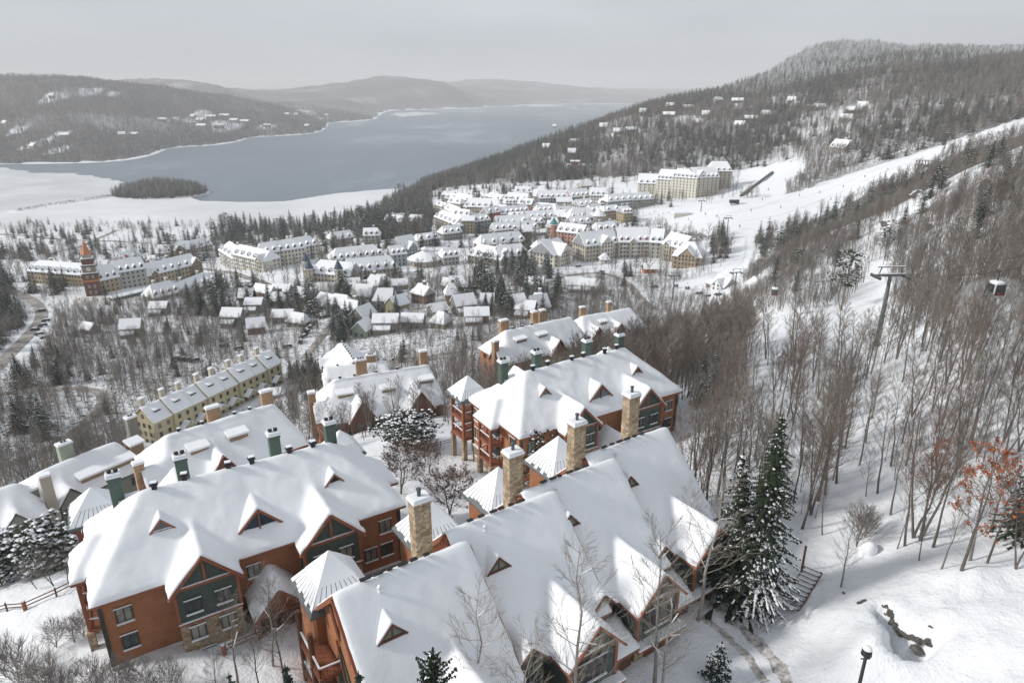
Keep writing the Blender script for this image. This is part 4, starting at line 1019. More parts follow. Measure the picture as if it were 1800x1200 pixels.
# two pale houses with dotted ridges above the brick lodge
chalet('house', 'pale house whose long ridge carries a line of dark vents', 'house', (600, 602), (622, 634), -21, 13, 4.6, 6.5, 'pale_grey', 1.0, 1.0, gables=((5, 3.5, 0.8, 2.6), (11, 3.5, 0.8, 2.6)), back_gables=((4, 3.5, 0.8, 2.6), (9, 3.5, .8, 2.6)), vents=tuple(np.arange(1.5, 15, 1.9)), trim='frame')
chalet('house', 'wide low pale house with a stone chimney on its snowy ridge', 'house', (572, 646), (678, 634), -21, 11, 3.8, 6.0, 'pale_grey', 1.0, 1.0, gables=((9.5, 3.0, 0.4, 2.2),), chims=((12.5, 6.0, 7, 11.6, 2.4, 1.2, 'tan_stone', 3),), vents=(4, 8, 16, 18), trim='frame')

# ------------------------------------------------------------------ yellow terrace of eight stepped houses
def terrace():
    a, b = at_z(247, 716, -44.5), at_z(472, 616, -44.5)
    d = (b - a)[:2]; ang = math.atan2(d[1], d[0]); N = 8; L = float(np.hypot(*d)) / N; e = d / np.hypot(*d); nrm = np.array([-e[1], e[0]])
    W, rise, tall = 10.0, 4.3, 7.6
    first = None
    for k in range(N):
        z = -44.5 - rise - tall + (0.55 if k % 2 else 0)
        o = a[:2] + e * L * k - nrm * (W / 2 + 0.8 * (k % 2))
        lab = 'mustard yellow terrace house, %s from the exposed gable wall' % ['', 'second', 'third', 'fourth', 'fifth', 'sixth', 'seventh', 'eighth'][k] if k else 'mustard yellow end house of the terrace, showing its gable wall with windows'
        if first is None or k == 1:
            root = empty('row_house', (o[0], o[1], z), ang)
            add_roof(root, [(-0.3, L + 0.25, 0, W, rf_hip(-0.3, L + 0.25, 0, W, tall, tall + rise, 0, 0))], res=0.6, smooth=1, amp=0.04, seed=k, mat='yellow', thick=0.3)
            MB().extrude([(0, 0.45, -6), (0, W - 0.45, -6), (0, W - 0.45, tall + 0.2), (0, W / 2, tall + rise - 0.2), (0, 0.45, tall + 0.2)], (L, 0, 0)).build('wall', 'yellow', root)
            shed_dormer(root, L / 2, 2.2, tall + rise * 2.2 / (W / 2) + 0.2, 2.1, 0.8, 1.8, 'frame')
            chimney(root, L * 0.25, W * 0.66, tall + 1, tall + rise + 1.9, 1.5, 1.1, 'cream', False)
            roof_vent(root, L * 0.75, W * 0.6, tall + rise * .8 + .5, 0.8)
            for zz in (0.6, 3.2, 5.9):
                for x in (L * .27, L * .73): window(root, x, 0.42, zz, 0.8, 1.2, frame='frame', sill=False)
                if first is None:
                    for y in (2.6, 5.0, 7.4): window(root, -0.04, y, zz, 0.8, 1.2, -math.pi / 2, frame='frame', sill=False)
            if first is None:
                window(root, -0.04, W / 2, 8.9, 0.8, 1.1, -math.pi / 2, frame='frame', sill=False)
            if k == 1:
                pg = MB().extrude([(L * .2, -1.6, 2.0), (L * .8, -1.6, 2.0), (L * .5, -1.6, 3.6)], (0, 2.0, 0)).build('porch', 'yellow', root)
                MB().extrude([(L * .12, -1.8, 2.0), (L * .5, -1.8, 3.85), (L * .88, -1.8, 2.0), (L * .88, -1.8, 2.3), (L * .5, -1.8, 4.2), (L * .12, -1.8, 2.3)], (0, 2.2, 0)).build('snow_cover', 'roof_snow', pg)
            first = root
        else:
            root = first.copy(); COL.objects.link(root); root.location = (o[0], o[1], z)
            for ch in first.children:
                c = ch.copy(); COL.objects.link(c); c.parent = root
                for g in ch.children:
                    q = g.copy(); COL.objects.link(q); q.parent = c
        tag(root, lab, 'house', 'yellow terrace houses')
    c = (a + b)[:2] / 2
    add_keep(c[0], c[1], N * L / 2, W / 2 + 1.5, ang, 1)
terrace()

# ------------------------------------------------------------------ village buildings: blocks drawn by the two ends of their front wall
def grid_windows(m, x0, x1, y, zs, w, h, step, face):
    n = max(1, int((x1 - x0) / step)); st = (x1 - x0) / n
    for z in zs:
        for k in range(n):
            c = x0 + st * (k + .5)
            if face == 'f': m.box(c - w / 2, c + w / 2, y - 0.07, y + 0.05, z, z + h)
            elif face == 'b': m.box(c - w / 2, c + w / 2, y - 0.05, y + 0.07, z, z + h)
            elif face == 'l': m.box(y - 0.07, y + 0.05, c - w / 2, c + w / 2, z, z + h)
            else: m.box(y - 0.05, y + 0.07, c - w / 2, c + w / 2, z, z + h)
def block(name, label, cat, pl, pr, depth, storeys, rise, wall='cream', hl=0.0, hr=0.0, dormers=0, chims=0, dmat='frame', gables=(), sh=2.9, group=None, pane='glass', accent=None, roof='dark_roof', wstep=2.6, snow=0.5, balc=False, zadd=0.0, gmat=None, sink=2.0):
    A_, B_ = ground(*pl), ground(*pr)
    d = (B_ - A_)[:2]; L = float(np.hypot(*d)); ang = math.atan2(d[1], d[0])
    z = min(A_[2], B_[2]) + zadd
    root = empty(name, (A_[0], A_[1], z), ang); tag(root, label, cat, group)
    H = storeys * sh; W = depth
    g = 0.5
    # walls with gable ends
    prof = [(0, -sink - 8), (W, -sink - 8), (W, H), (W / 2, H + rise * (1 if not hl else 0.02)), (0, H)]
    if hl or hr: MB().box(0, L, 0, W, -sink - 8, H).build('wall', wall, root)
    else: MB().extrude([(0, y, zz) for y, zz in prof], (L, 0, 0)).build('wall', wall, root)
    f = rf_hip(-g, L + g, -g, W + g, H - 0.1, H + rise, hl, hr)
    def hull(th):
        a, b = -g, L + g; c, dd = -g, W + g; yc = W / 2
        r0, r1 = a + hl, b - hr
        return [(a, c, H - .1 + th), (b, c, H - .1 + th), (b, dd, H - .1 + th), (a, dd, H - .1 + th), (r0, yc, H + rise + th), (r1, yc, H + rise + th)]
    fs = [(0, 1, 5, 4), (2, 3, 4, 5), (1, 2, 5), (3, 0, 4)]
    v0, v1 = hull(0.05), hull(snow + 0.05)
    s = MB().add(v1 + v0, fs + [(0 + 6, 1 + 6, 1, 0), (1 + 6, 2 + 6, 2, 1), (2 + 6, 3 + 6, 3, 2), (3 + 6, 0 + 6, 0, 3)])
    MB().add(hull(0.045) + hull(-0.25), [tuple(i + 6 for i in q[::-1]) for q in fs] + [(6, 7, 1, 0), (7, 8, 2, 1), (8, 9, 3, 2), (9, 6, 0, 3)]).build('roof', accent or roof, root)
    s.build('snow_cover', 'roof_snow', root)
    m = MB(); zs = [0.8 + sh * k for k in range(storeys)]
    grid_windows(m, 0.8, L - 0.8, 0, zs, 1.15, 1.5, wstep, 'f')
    grid_windows(m, 0.8, W - 0.8, 0, zs, 1.1, 1.5, wstep * 1.1, 'l'); grid_windows(m, 0.8, W - 0.8, L, zs, 1.1, 1.5, wstep * 1.1, 'r')
    w = m.build('window_grid', pane, root); tag(w, kind='stuff')
    if balc:
        m = MB()
        for zz in [sh * k for k in range(1, storeys)]:
            for x in np.arange(2.5, L - 3, 8.0): m.box(x, x + 3.4, -1.0, -0.01, zz - 0.1, zz + 0.9)
        tag(m.build('balcony_rail', 'white_paint' if balc is True else balc, root), kind='stuff')
    sl = rise / (W / 2 + g)
    if dormers:
        dh = min(1.5, rise * 0.4)
        def mk(mm):
            mm.extrude([(-0.9, 0, -1), (0.9, 0, -1), (0.9, 0, dh * .7), (0, 0, dh * 1.5), (-0.9, 0, dh * .7)], (0, 2.2, 0), 0)
            mm.extrude([(-1.25, -.3, dh * .55), (0, -.3, dh * 1.62), (1.25, -.3, dh * .55), (1.25, -.3, dh * .95), (0, -.3, dh * 2.02), (-1.25, -.3, dh * .95)], (0, 2.8, 0), 1)
            mm.box(-0.5, 0.5, -0.06, 0.02, -0.1, dh * 0.75, 2)
        me = shared(('dormer', dmat, round(dh, 2)), mk, 'dormer', [dmat, 'roof_snow', 'glass'])
        for k in range(dormers):
            x = L * (k + 0.5) / dormers
            if (hl and x < hl * .4) or (hr and x > L - hr * .4): continue
            if any(abs(x - gx * L) < gw / 2 + .6 for gx, gw, _ in gables): continue
            link('dormer', me, root, (x, 0.7, H + sl * 1.2 + 0.25))
    for gx, gw, gp in gables:
        x = gx * L
        pk = gw * 0.52
        MB().extrude([(x - gw / 2, -gp, -sink - 6), (x + gw / 2, -gp, -sink - 6), (x + gw / 2, -gp, H), (x, -gp, H + pk), (x - gw / 2, -gp, H)], (0, gp + W * .45, 0)).build('gable_wall', gmat or wall, root)
        MB().extrude([(x - gw / 2 - .5, -gp - .5, H - .3), (x, -gp - .5, H + pk + .15), (x + gw / 2 + .5, -gp - .5, H - .3), (x + gw / 2 + .5, -gp - .5, H + .25), (x, -gp - .5, H + pk + .75), (x - gw / 2 - .5, -gp - .5, H + .25)], (0, gp + W * .48, 0)).build('snow_cover', 'roof_snow', root)
        m = MB(); grid_windows(m, x - gw / 2 + .5, x + gw / 2 - .5, -gp, zs + [H + .2] if gw > 5 else zs, 1.1, 1.5, 2.2, 'f')
        tag(m.build('window_grid', pane, root), kind='stuff')
    for k in range(chims):
        x = L * (k + 0.6) / chims + rng.uniform(-1, 1)
        c = MB().box(x - .8, x + .8, W / 2 + .6, W / 2 + 1.9, H + rise * .4, H + rise + 2.0).build('chimney', gmat or wall, root)
        MB().box(x - .9, x + .9, W / 2 + .5, W / 2 + 2.0, H + rise + 2.002, H + rise + 2.4).build('chimney_cap', 'snow', c)
    ca, sa = math.cos(ang), math.sin(ang)
    add_keep(A_[0] + L / 2 * ca - W / 2 * sa, A_[1] + L / 2 * sa + W / 2 * ca, L / 2 + .5, W / 2 + 1.5, ang, 1)
    return root
def turret(parent_or_none, label, pix, r, h, cone, wall, roof, name='turret', group=None):
    q = ground(*pix); root = empty(name, q); tag(root, label, 'tower', group)
    MB().tube([(0, 0, -6), (0, 0, h)], [r, r], 10).build('wall', wall, root)
    MB().tube([(0, 0, h + .002), (0, 0, h + .4)], [r * 1.25, r * 1.25], 10).build('eave_snow', 'snow', root)
    MB().tube([(0, 0, h + .402), (0, 0, h + cone)], [r * 1.15, 0.08], 10).build('cone_roof', roof, root)
    m = MB()
    for k in range(10):
        if k % 2 == 0:
            a = 2 * math.pi * k / 10
            for z in np.arange(1, h - 1.5, 3.0): m.bar((r * .96 * math.cos(a), r * .96 * math.sin(a), z), (r * .96 * math.cos(a), r * .96 * math.sin(a), z + 1.6), 0.9, 0.25)
    tag(m.build('window_grid', 'glass', root), kind='stuff')
    add_keep(q[0], q[1], r, r, 0, 1); return root
PV = 'painted buildings of the pedestrian village'
# clock tower hotel
block('hotel', 'long ochre hotel wing with dormers behind the bare trees by the clock tower', 'hotel', (52, 498), (152, 503), 15, 3, 6, 'ochre', 5, 0, 9, 2)
block('hotel', 'yellow hotel wing joined to the clock tower beside the glass bus shelter', 'hotel', (178, 517), (214, 509), 15, 3, 7.5, 'ochre', 0, 0, 3, 0)
block('hotel', 'pale grey hotel wing between two yellow wings', 'hotel', (214, 508), (262, 501), 16, 4, 6.5, 'pale_grey', 0, 0, 4, 2)
block('hotel', 'yellow hotel wing with red brick end gable', 'hotel', (262, 501), (352, 484), 15, 3, 6.5, 'ochre', 0, 0, 7, 3, gables=((0.12, 6, 1), (0.95, 9, 1)), gmat='tan_siding')
def clock_tower():
    q = ground(167, 518); root = empty('clock_tower', q, R(25)); tag(root, 'red brick clock tower with tiered balconies and an orange spire', 'tower')
    MB().box(-4.2, 4.2, -4.2, 4.2, -6, 15).build('brick_base', 'brick', root)
    MB().box(-4.6, 4.6, -4.6, 4.6, 9.6, 10.6).build('belt', 'orange_paint', root)
    MB().box(-3.6, 3.6, -3.6, 3.6, 15, 20).build('clock_stage', 'tan_siding', root)
    for z, s in ((15, 4.7), (20, 4.1), (24, 3.4)):
        MB().box(-s, s, -s, s, z, z + .4).build('snow_ledge', 'snow', root)
        MB().box(-s * .95, s * .95, -s * .95, s * .95, z - .8, z - .002).build('cornice', 'frame', root)
    MB().box(-3.1, 3.1, -3.1, 3.1, 20.4, 23.2).build('belfry', 'brick', root)
    MB().box(-2.3, 2.3, -2.3, 2.3, 24.4, 26.5).build('lantern', 'beige', root)
    MB().tube([(0, 0, 26.5), (0, 0, 28.2), (0, 0, 35.5)], [3.6, 2.5, 0.1], 4).build('spire', 'copper_roof', root)
    for a in range(4):
        ca, sa = math.cos(a * math.pi / 2), math.sin(a * math.pi / 2)
        f = MB().tube([(3.55 * ca, 3.55 * sa, 17.6), (3.75 * ca, 3.75 * sa, 17.6)], [1.3, 1.3], 14).build('clock_face', 'white_paint', root)
        MB().tube([(3.77 * ca, 3.77 * sa, 17.6), (3.77 * ca, 3.77 * sa, 18.6)], [0.1, 0.06], 4).build('clock_hand', 'black_metal', f)
        MB().tube([(3.78 * ca, 3.78 * sa, 17.6), (3.78 * ca - .6 * sa, 3.78 * sa + .6 * ca, 17.9)], [0.1, 0.06], 4).build('clock_hand', 'black_metal', f)
        for zz in (1.5, 5.5, 11.5):
            for t in (-1.5, 1.5):
                x, y = 4.22 * ca - t * sa, 4.22 * sa + t * ca
                w = MB().box(-.75, .75, -.1, .1, 0, 2.2).build('window', 'blind', root); w.location = (x, y, zz); w.rotation_euler = (0, 0, a * math.pi / 2 + math.pi / 2)
    add_keep(q[0], q[1], 5, 5, 0, 1)
clock_tower()
block('shelter', 'long teal glass bus shelter with a snowy roof on the square', 'shelter', (200, 530), (268, 516), 5, 1, 0.8, 'teal_paint', snow=0.4, wstep=1.8)
block('shop', 'shop with red chimneys and many snowy gables behind the bus shelter', 'shop', (272, 530), (318, 521), 13, 1, 6.5, 'pale_grey', 3, 2, 4, 2, dmat='rose')
block('shop', 'long low shop whose small dormers face the dark firs', 'shop', (318, 520), (382, 500), 13, 1, 6, 'beige', 0, 4, 7, 2, dmat='rose')
# houses behind the clock tower
block('house', 'yellow gabled house among tall firs behind the clock tower hotel', 'house', (308, 452), (338, 450), 14, 2, 6, 'ochre', gables=((.35, 9, 2),))
block('house', 'white roofed villa with small peaked roofs by the firs', 'house', (340, 445), (375, 440), 12, 2, 6, 'cream', 3, 3, 3, 1)
block('house', 'low snowy house with pale walls near the church', 'house', (275, 452), (306, 450), 12, 1, 6, 'pale_grey', 2, 2, 2, 1)
def chapel():
    r = block('chapel', 'small white chapel with a red roof patch and thin steeple', 'chapel', (222, 462), (252, 456), 12, 1, 6, 'white_paint', roof='red_paint')
    MB().box(13, 16, 4, 7, 0, 14).build('bell_tower', 'white_paint', r)
    MB().tube([(14.5, 5.5, 14.002), (14.5, 5.5, 23)], [1.9, 0.1], 4).build('steeple', 'white_paint', r)
    MB().extrude([(2, 1.2, 4.9), (7, 1.2, 4.9), (4.5, 3.5, 7.4)], (0, .4, .4)).build('roof_patch', 'red_paint', r)
chapel()
# long cream hotel
block('hotel', 'tall end wing of the long cream hotel beside the dark firs', 'hotel', (388, 465), (412, 474), 16, 4, 6.5, 'ivory', 5, 0, 4, 1, balc=True)
block('hotel', 'long cream hotel front with stacked white balconies', 'hotel', (412, 474), (465, 478), 15, 4, 6, 'ivory', 0, 2, 5, 1, balc=True, gables=((.9, 8, 1),))
block('hotel', 'cream hotel wing with a plain window grid behind the lift tower', 'hotel', (468, 472), (540, 462), 15, 4, 6, 'ivory', 0, 0, 6, 2)
block('hotel', 'snowy peaked hotel wing behind the blue turrets', 'hotel', (500, 455), (562, 448), 15, 3, 6.5, 'ivory', 4, 4, 5, 2)
block('hotel', 'cream inn wing with arched dormers facing the courtyard', 'hotel', (585, 470), (675, 462), 16, 2, 7, 'cream', 6, 5, 8, 0)
block('hotel', 'cream inn front with blue turrets along the parking lot', 'hotel', (545, 494), (615, 497), 15, 2, 7, 'cream', 5, 0, 5, 1)
block('hotel', 'snowy far wing of the turreted inn next to the grey cottages', 'hotel', (615, 492), (702, 485), 15, 2, 7, 'cream', 0, 5, 6, 0)
TG = 'blue cone turrets of the inn'
for (p, h) in (((541, 488), 11), ((546, 496), 9), ((597, 497), 9)): turret(None, 'slate blue cone topped turret standing against the cream inn', p, 2.6, h, 6.5, 'cream', 'blue_slate', group=TG)
block('house', 'sage green steep gabled house with a bare dark roof', 'house', (708, 452), (735, 446), 15, 2, 9, 'mist_blue', roof='dark_roof', snow=0.05, gables=((.6, 9, 2),))
block('house', 'low snowy shed roofed house behind the round pavilion', 'house', (735, 436), (775, 430), 12, 2, 4, 'pale_grey', 3, 3, 3)
def pavilion():
    q = ground(748, 466); root = empty('pavilion', q); tag(root, 'round cream pavilion with a wide snowy roof and white cupola', 'pavilion')
    MB().tube([(0, 0, -5), (0, 0, 5)], [10, 10], 12).build('wall', 'cream', root)
    MB().tube([(0, 0, 5.002), (0, 0, 5.5), (0, 0, 10)], [13, 12.6, 3.0], 12).build('snow_cover', 'roof_snow', root)
    MB().tube([(0, 0, 9.5), (0, 0, 11.6)], [2.4, 2.4], 10).build('cupola', 'white_paint', root)
    MB().tube([(0, 0, 11.602), (0, 0, 12.1), (0, 0, 13.6)], [3.1, 3.0, 0.3], 10).build('cupola_roof', 'roof_snow', root)
    m = MB()
    for k in range(12):
        a = 2 * math.pi * (k + .5) / 12; m.bar((9.7 * math.cos(a), 9.7 * math.sin(a), .6), (9.7 * math.cos(a), 9.7 * math.sin(a), 3.4), 2.2, .3)
    tag(m.build('window_grid', 'glass', root), kind='stuff'); add_keep(q[0], q[1], 12, 12, 0, 1)
pavilion()
# lodge with courtyard
block('lodge', 'cream courtyard lodge front, its roof half hidden by firs', 'lodge', (822, 462), (880, 468), 15, 2, 7, 'beige', 5, 0, 5, 2)
block('lodge', 'cream courtyard lodge corner wing near the yellow gable', 'lodge', (880, 467), (932, 462), 14, 2, 7, 'beige', 0, 5, 4, 2)
block('lodge', 'rear wing of the courtyard lodge with a long plain roof', 'lodge', (845, 445), (925, 436), 13, 2, 7, 'brown_siding', 4, 4, 5, 2)
# pedestrian village
block('hotel', 'tall beige corner building with crowded snowy dormers', 'building', (764, 402), (800, 410), 16, 4, 6, 'beige', 3, 2, 5, 1, group=PV, balc='beige')
block('hotel', 'orange fronted building with a teal drum corner', 'building', (812, 412), (834, 410), 12, 4, 3, 'ochre', group=PV, accent='teal_paint')
block('shop', 'pale blue fronted shop next to the orange building', 'building', (834, 408), (862, 402), 12, 3, 5, 'mist_blue', 0, 0, 3, 0, group=PV)
block('shop', 'snow heaped roofs above the beige corner building', 'building', (815, 378), (880, 372), 16, 3, 8, 'beige', 5, 5, 6, 3, group=PV)
block('shop', 'small red walled shop among teal dormers', 'building', (858, 392), (880, 388), 10, 3, 5, 'red_paint', 0, 0, 2, 1, dmat='red_paint', group=PV)
block('shop', 'shop with a row of teal dormers on its snowy roof', 'building', (880, 388), (930, 382), 12, 2, 6, 'pale_grey', 0, 0, 6, 1, dmat='teal_paint', group=PV)
block('shop', 'white gabled hall with a broad snowy roof', 'building', (876, 408), (930, 404), 14, 2, 7, 'white_paint', 0, 0, 5, 0, dmat='blue_slate', group=PV, gables=((.85, 9, 2),))
block('shop', 'cream gabled shop beside the round dark pine', 'building', (900, 418), (948, 412), 13, 2, 6, 'cream', 0, 3, 4, 1, group=PV)
block('shop', 'long yellow building with a red eave edge at the village top', 'building', (884, 366), (925, 366), 15, 3, 7, 'yellow', 4, 0, 4, 2, accent='red_paint', group=PV)
block('shop', 'long snowy building with a red cornice at the back of the village', 'building', (948, 364), (1005, 360), 15, 3, 7, 'mist_blue', 0, 0, 6, 0, accent='red_paint', group=PV)
block('shop', 'building with a red ball finial and teal front', 'building', (1004, 362), (1036, 357), 15, 3, 7, 'teal_paint', 0, 0, 4, 1, accent='red_paint', group=PV)
block('shop', 'tall pale yellow building with steep snowy roof at the street bend', 'building', (1036, 364), (1064, 362), 15, 4, 7, 'ivory', 0, 0, 3, 1, group=PV, dmat='teal_paint')
block('shop', 'rust topped low shop with a broad gable facing the street', 'building', (935, 374), (975, 378), 12, 2, 4, 'orange_paint', 2, 2, 2, 0, dmat='red_paint', group=PV)
block('shop', 'snowy shop with red dormers in mid village', 'building', (930, 396), (975, 392), 13, 2, 6, 'pale_grey', 0, 0, 4, 1, dmat='red_paint', group=PV)
block('shop', 'teal and blue row facing the ski hill plaza', 'building', (1068, 376), (1112, 368), 14, 4, 6, 'mist_blue', 4, 0, 4, 0, dmat='red_paint', group=PV, wstep=2.2)
block('shop', 'blue painted end building of the plaza row', 'building', (1112, 368), (1150, 360), 14, 3, 6, 'sage', 0, 4, 4, 1, dmat='teal_paint', group=PV, wstep=2.2)
block('shop', 'snowy shop with red framed peaks in the village core', 'building', (978, 390), (1012, 386), 13, 2, 7, 'ivory', 3, 3, 3, 1, dmat='red_paint', group=PV)
block('shop', 'broad hipped pavilion roof with a red edge near the cupola', 'building', (1000, 396), (1050, 392), 16, 2, 8, 'pale_grey', 7, 7, 3, 0, dmat='red_paint', group=PV)
block('shop', 'ochre corner shop at the foot of the ski run', 'building', (1062, 388), (1092, 384), 12, 3, 4, 'ochre', 3, 3, 2, 0, group=PV)
turret(None, 'domed grey corner drum in the village core', (1052, 396), 5.5, 9, 7, 'pale_grey', 'roof_snow', 'drum_tower')
turret(None, 'teal domed corner turret with striped brick walls', (973, 424), 3.2, 14, 6, 'rose', 'teal_paint')
turret(None, 'teal drum at the corner of the orange building', (808, 412), 3.6, 8, 2.5, 'teal_paint', 'roof_snow', 'drum_tower')
block('shop', 'rose and cream house row with red gables behind the cream hotel', 'building', (978, 432), (1022, 436), 14, 4, 6, 'rose', 0, 0, 4, 1, dmat='red_paint', group=PV)
block('shop', 'long snowy flat shed beside the rose row', 'building', (935, 416), (970, 413), 10, 1, 2, 'pale_grey', 1, 1, 0, 0, group=PV)
# cream hotel front
block('hotel', 'pale yellow gabled wing closing the cream hotel, next to the drive', 'hotel', (974, 470), (1002, 462), 22, 3, 8, 'ivory', gables=((.5, 13, 3),))
block('hotel', 'cream hotel wing with an arched gable and a tall yellow end wall', 'hotel', (1028, 462), (1086, 453), 17, 4, 8.5, 'cream', 0, 0, 5, 2, gables=((.62, 11, 1.5),), gmat='ivory')
block('hotel', 'cream hotel centre with red dormers over the archway', 'hotel', (1086, 454), (1140, 452), 17, 4, 9, 'cream', 0, 0, 5, 2, dmat='red_paint', gables=((.46, 5, .6),), balc=True)
block('hotel', 'narrow grey bay of the cream hotel beside the red dormers', 'hotel', (1140, 454), (1162, 454), 16, 4, 8.5, 'pale_grey', 0, 0, 2, 1)
block('hotel', 'snowy stepped wing of the cream hotel with a tall gable', 'hotel', (1162, 457), (1196, 462), 16, 4, 7.5, 'beige', 0, 0, 4, 1, gables=((.3, 6, 1),))
block('hotel', 'broad end gable of the cream hotel facing the bare trees', 'hotel', (1180, 472), (1232, 468), 20, 3, 8, 'ochre', 7, 7, 2, 1, gables=((.5, 12, 2),))
block('house', 'small hut with a blue panel roof beside the hotel drive', 'hut', (1132, 481), (1154, 480), 9, 1, 3, 'orange_paint', roof='blue_slate', snow=0.25)
block('house', 'small snowy entrance pavilion in front of the arch', 'hut', (1058, 465), (1072, 464), 8, 1, 4, 'white_paint', 3, 3)
# chateau hotel above the village
block('hotel', 'low ivory wing of the chateau hotel with a square chimney', 'hotel', (1120, 346), (1152, 348), 22, 5, 9, 'ivory', 0, 0, 3, 1, wstep=4.0)
block('hotel', 'ivory chateau hotel wing with two rows of snowy dormers', 'hotel', (1152, 349), (1178, 350), 24, 7, 9, 'ivory', 0, 0, 4, 0, wstep=3.6)
block('hotel', 'tall central front of the ivory chateau hotel', 'hotel', (1178, 350), (1222, 349), 26, 8, 7, 'ivory', 0, 0, 6, 2, wstep=3.6)
block('hotel', 'ivory chateau hotel wing ending in a blank gable wall', 'hotel', (1222, 348), (1262, 341), 26, 7, 9, 'cream', 0, 0, 5, 1, wstep=4.5)
block('hotel', 'rear wing of the chateau hotel with a dark steaming roof box', 'hotel', (1245, 335), (1284, 331), 24, 7, 9, 'beige', 4, 4, 4, 2, wstep=4)

# ------------------------------------------------------------------ grey cottages in the valley
def cottage(label, pix, w, d, h, rise, wall, ang, porch=True, group='grey cottages in the valley'):
    q = ground(*pix); root = empty('cottage', q, R(ang)); tag(root, label, 'cottage', group)
    MB().extrude([(-w / 2, -d / 2, -4), (-w / 2, d / 2, -4), (-w / 2, d / 2, h), (-w / 2, 0, h + rise), (-w / 2, -d / 2, h)], (w, 0, 0)).build('wall', wall, root)
    e = .5
    MB().extrude([(-w / 2 - e, -d / 2 - e, h - .35), (-w / 2 - e, 0, h + rise + .1), (-w / 2 - e, d / 2 + e, h - .35), (-w / 2 - e, d / 2 + e, h + .1), (-w / 2 - e, 0, h + rise + .55), (-w / 2 - e, -d / 2 - e, h + .1)], (w + 2 * e, 0, 0)).build('snow_cover', 'roof_snow', root)
    m = MB(); grid_windows(m, -w / 2 + .6, w / 2 - .6, -d / 2, [.8, 3.5] if h > 5 else [1.0], 1.1, 1.3, 2.4, 'f'); grid_windows(m, -d / 2 + .6, d / 2 - .6, -w / 2, [.8, 3.5] if h > 5 else [1.0], 1.1, 1.3, 2.4, 'l')
    tag(m.build('window_grid', 'glass', root), kind='stuff')
    if porch:
        p = MB().box(-w / 2 + .5, w * .2, -d / 2 - 2.6, -d / 2 - .01, -3, h * .5).build('porch', wall, root)
        MB().extrude([(-w / 2 + .2, -d / 2 - 3, h * .5 + .002), (w * .2 + .3, -d / 2 - 3, h * .5 + .002), (w * .2 + .3, -d / 2, h * .5 + 1.2), (-w / 2 + .2, -d / 2, h * .5 + 1.2)], (0, 0, .45)).build('snow_cover', 'roof_snow', p)
    add_keep(q[0], q[1], w / 2 + .5, d / 2 + 2, R(ang), .5)
    return root
CT = [((235, 590), 9, 8, 5, 3.5, 'olive', 12, 'olive grey cottage alone in the bare wood below the square'), ((283, 552), 9, 7, 4.5, 2.5, 'grey_siding', 5, 'low grey cottage between the firs beside the long shop'),
      ((413, 572), 10, 8, 6, 3.2, 'grey_siding', -4, 'grey cottage with a snowy deck, uphill of the row of parked cars'), ((450, 548), 9, 8, 5.5, 2.4, 'grey_siding', 2, 'small grey cottage behind two firs near the deck cottage'),
      ((452, 585), 8, 7, 4, 3.4, 'brown_siding', 20, 'brown cottage with a peaked roof among the firs'), ((497, 520), 11, 8, 4, 3, 'mist_blue', -8, 'pale blue house with two snowy roof slopes by the parking lot'),
      ((500, 566), 10, 8, 4, 2.5, 'grey_siding', 4, 'grey cottage half hidden behind the big firs'), ((640, 575), 9, 9, 6.5, 4, 'grey_siding', 60, 'tall narrow grey cottage with a steep gable'),
      ((640, 590), 8, 7, 4, 3.5, 'sage', 70, 'sage cottage gable peeking over bare trees'), ((680, 582), 11, 8, 5.5, 2.6, 'grey_siding', 2, 'wide grey cottage with two snowy levels'),
      ((700, 560), 8, 8, 8, 3.5, 'olive', 50, 'tall olive grey cottage with a lean-to roof'), ((727, 575), 10, 8, 4, 2.4, 'grey_siding', -6, 'grey cottage behind the olive one'),
      ((620, 508), 9, 7, 4, 2.8, 'mist_blue', 10, 'pale blue cottage below the turreted inn'), ((667, 500), 9, 7, 4, 2.4, 'white_paint', -5, 'white cottage beside the inn wing'),
      ((703, 508), 9, 7, 3.5, 2.6, 'grey_siding', 15, 'small grey cottage near the leafless red hedge'), ((815, 550), 10, 9, 5.5, 4, 'grey_siding', 25, 'grey cottage with two peaked roofs by the lane'),
      ((838, 566), 11, 8, 4.5, 2.6, 'brown_siding', 5, 'brown cottage with a long snowy roof under the tall birch'), ((905, 545), 9, 8, 5, 3, 'grey_siding', 20, 'grey cottage tucked under dark firs'),
      ((925, 555), 9, 8, 4.5, 3, 'brown_siding', -15, 'brown cottage among firs, its roof snow unbroken'), ((940, 508), 10, 8, 4, 3, 'pale_grey', -12, 'pale cottage beneath the hotel drive'),
      ((1008, 510), 10, 8, 4.5, 3.4, 'pale_grey', 8, 'pale cottage with a double gable beside the drive'), ((1032, 512), 9, 8, 4.5, 3, 'cream', -10, 'cream cottage beside the double gabled one'),
      ((770, 556), 8, 7, 4, 2.6, 'grey_siding', 30, 'little grey cottage behind a line of bare trunks'), ((160, 585), 7, 6, 3, 2.4, 'grey_siding', -20, 'little snowy shed beside the parked cars')]
for pix, w, d, h, rise, wall, ang, lab in CT: cottage(lab, pix, w, d, h, rise, wall, ang, h > 4.4)
cottage('tiny snowy hut beside the narrow lane', (745, 632), 4, 4, 2.4, 1.6, 'grey_siding', 10, False, 'small huts')
cottage('small snow roofed garden shed at the end of the yellow terrace', (480, 700), 5, 3.5, 2.2, 1.2, 'grey_siding', 15, False, 'small huts')
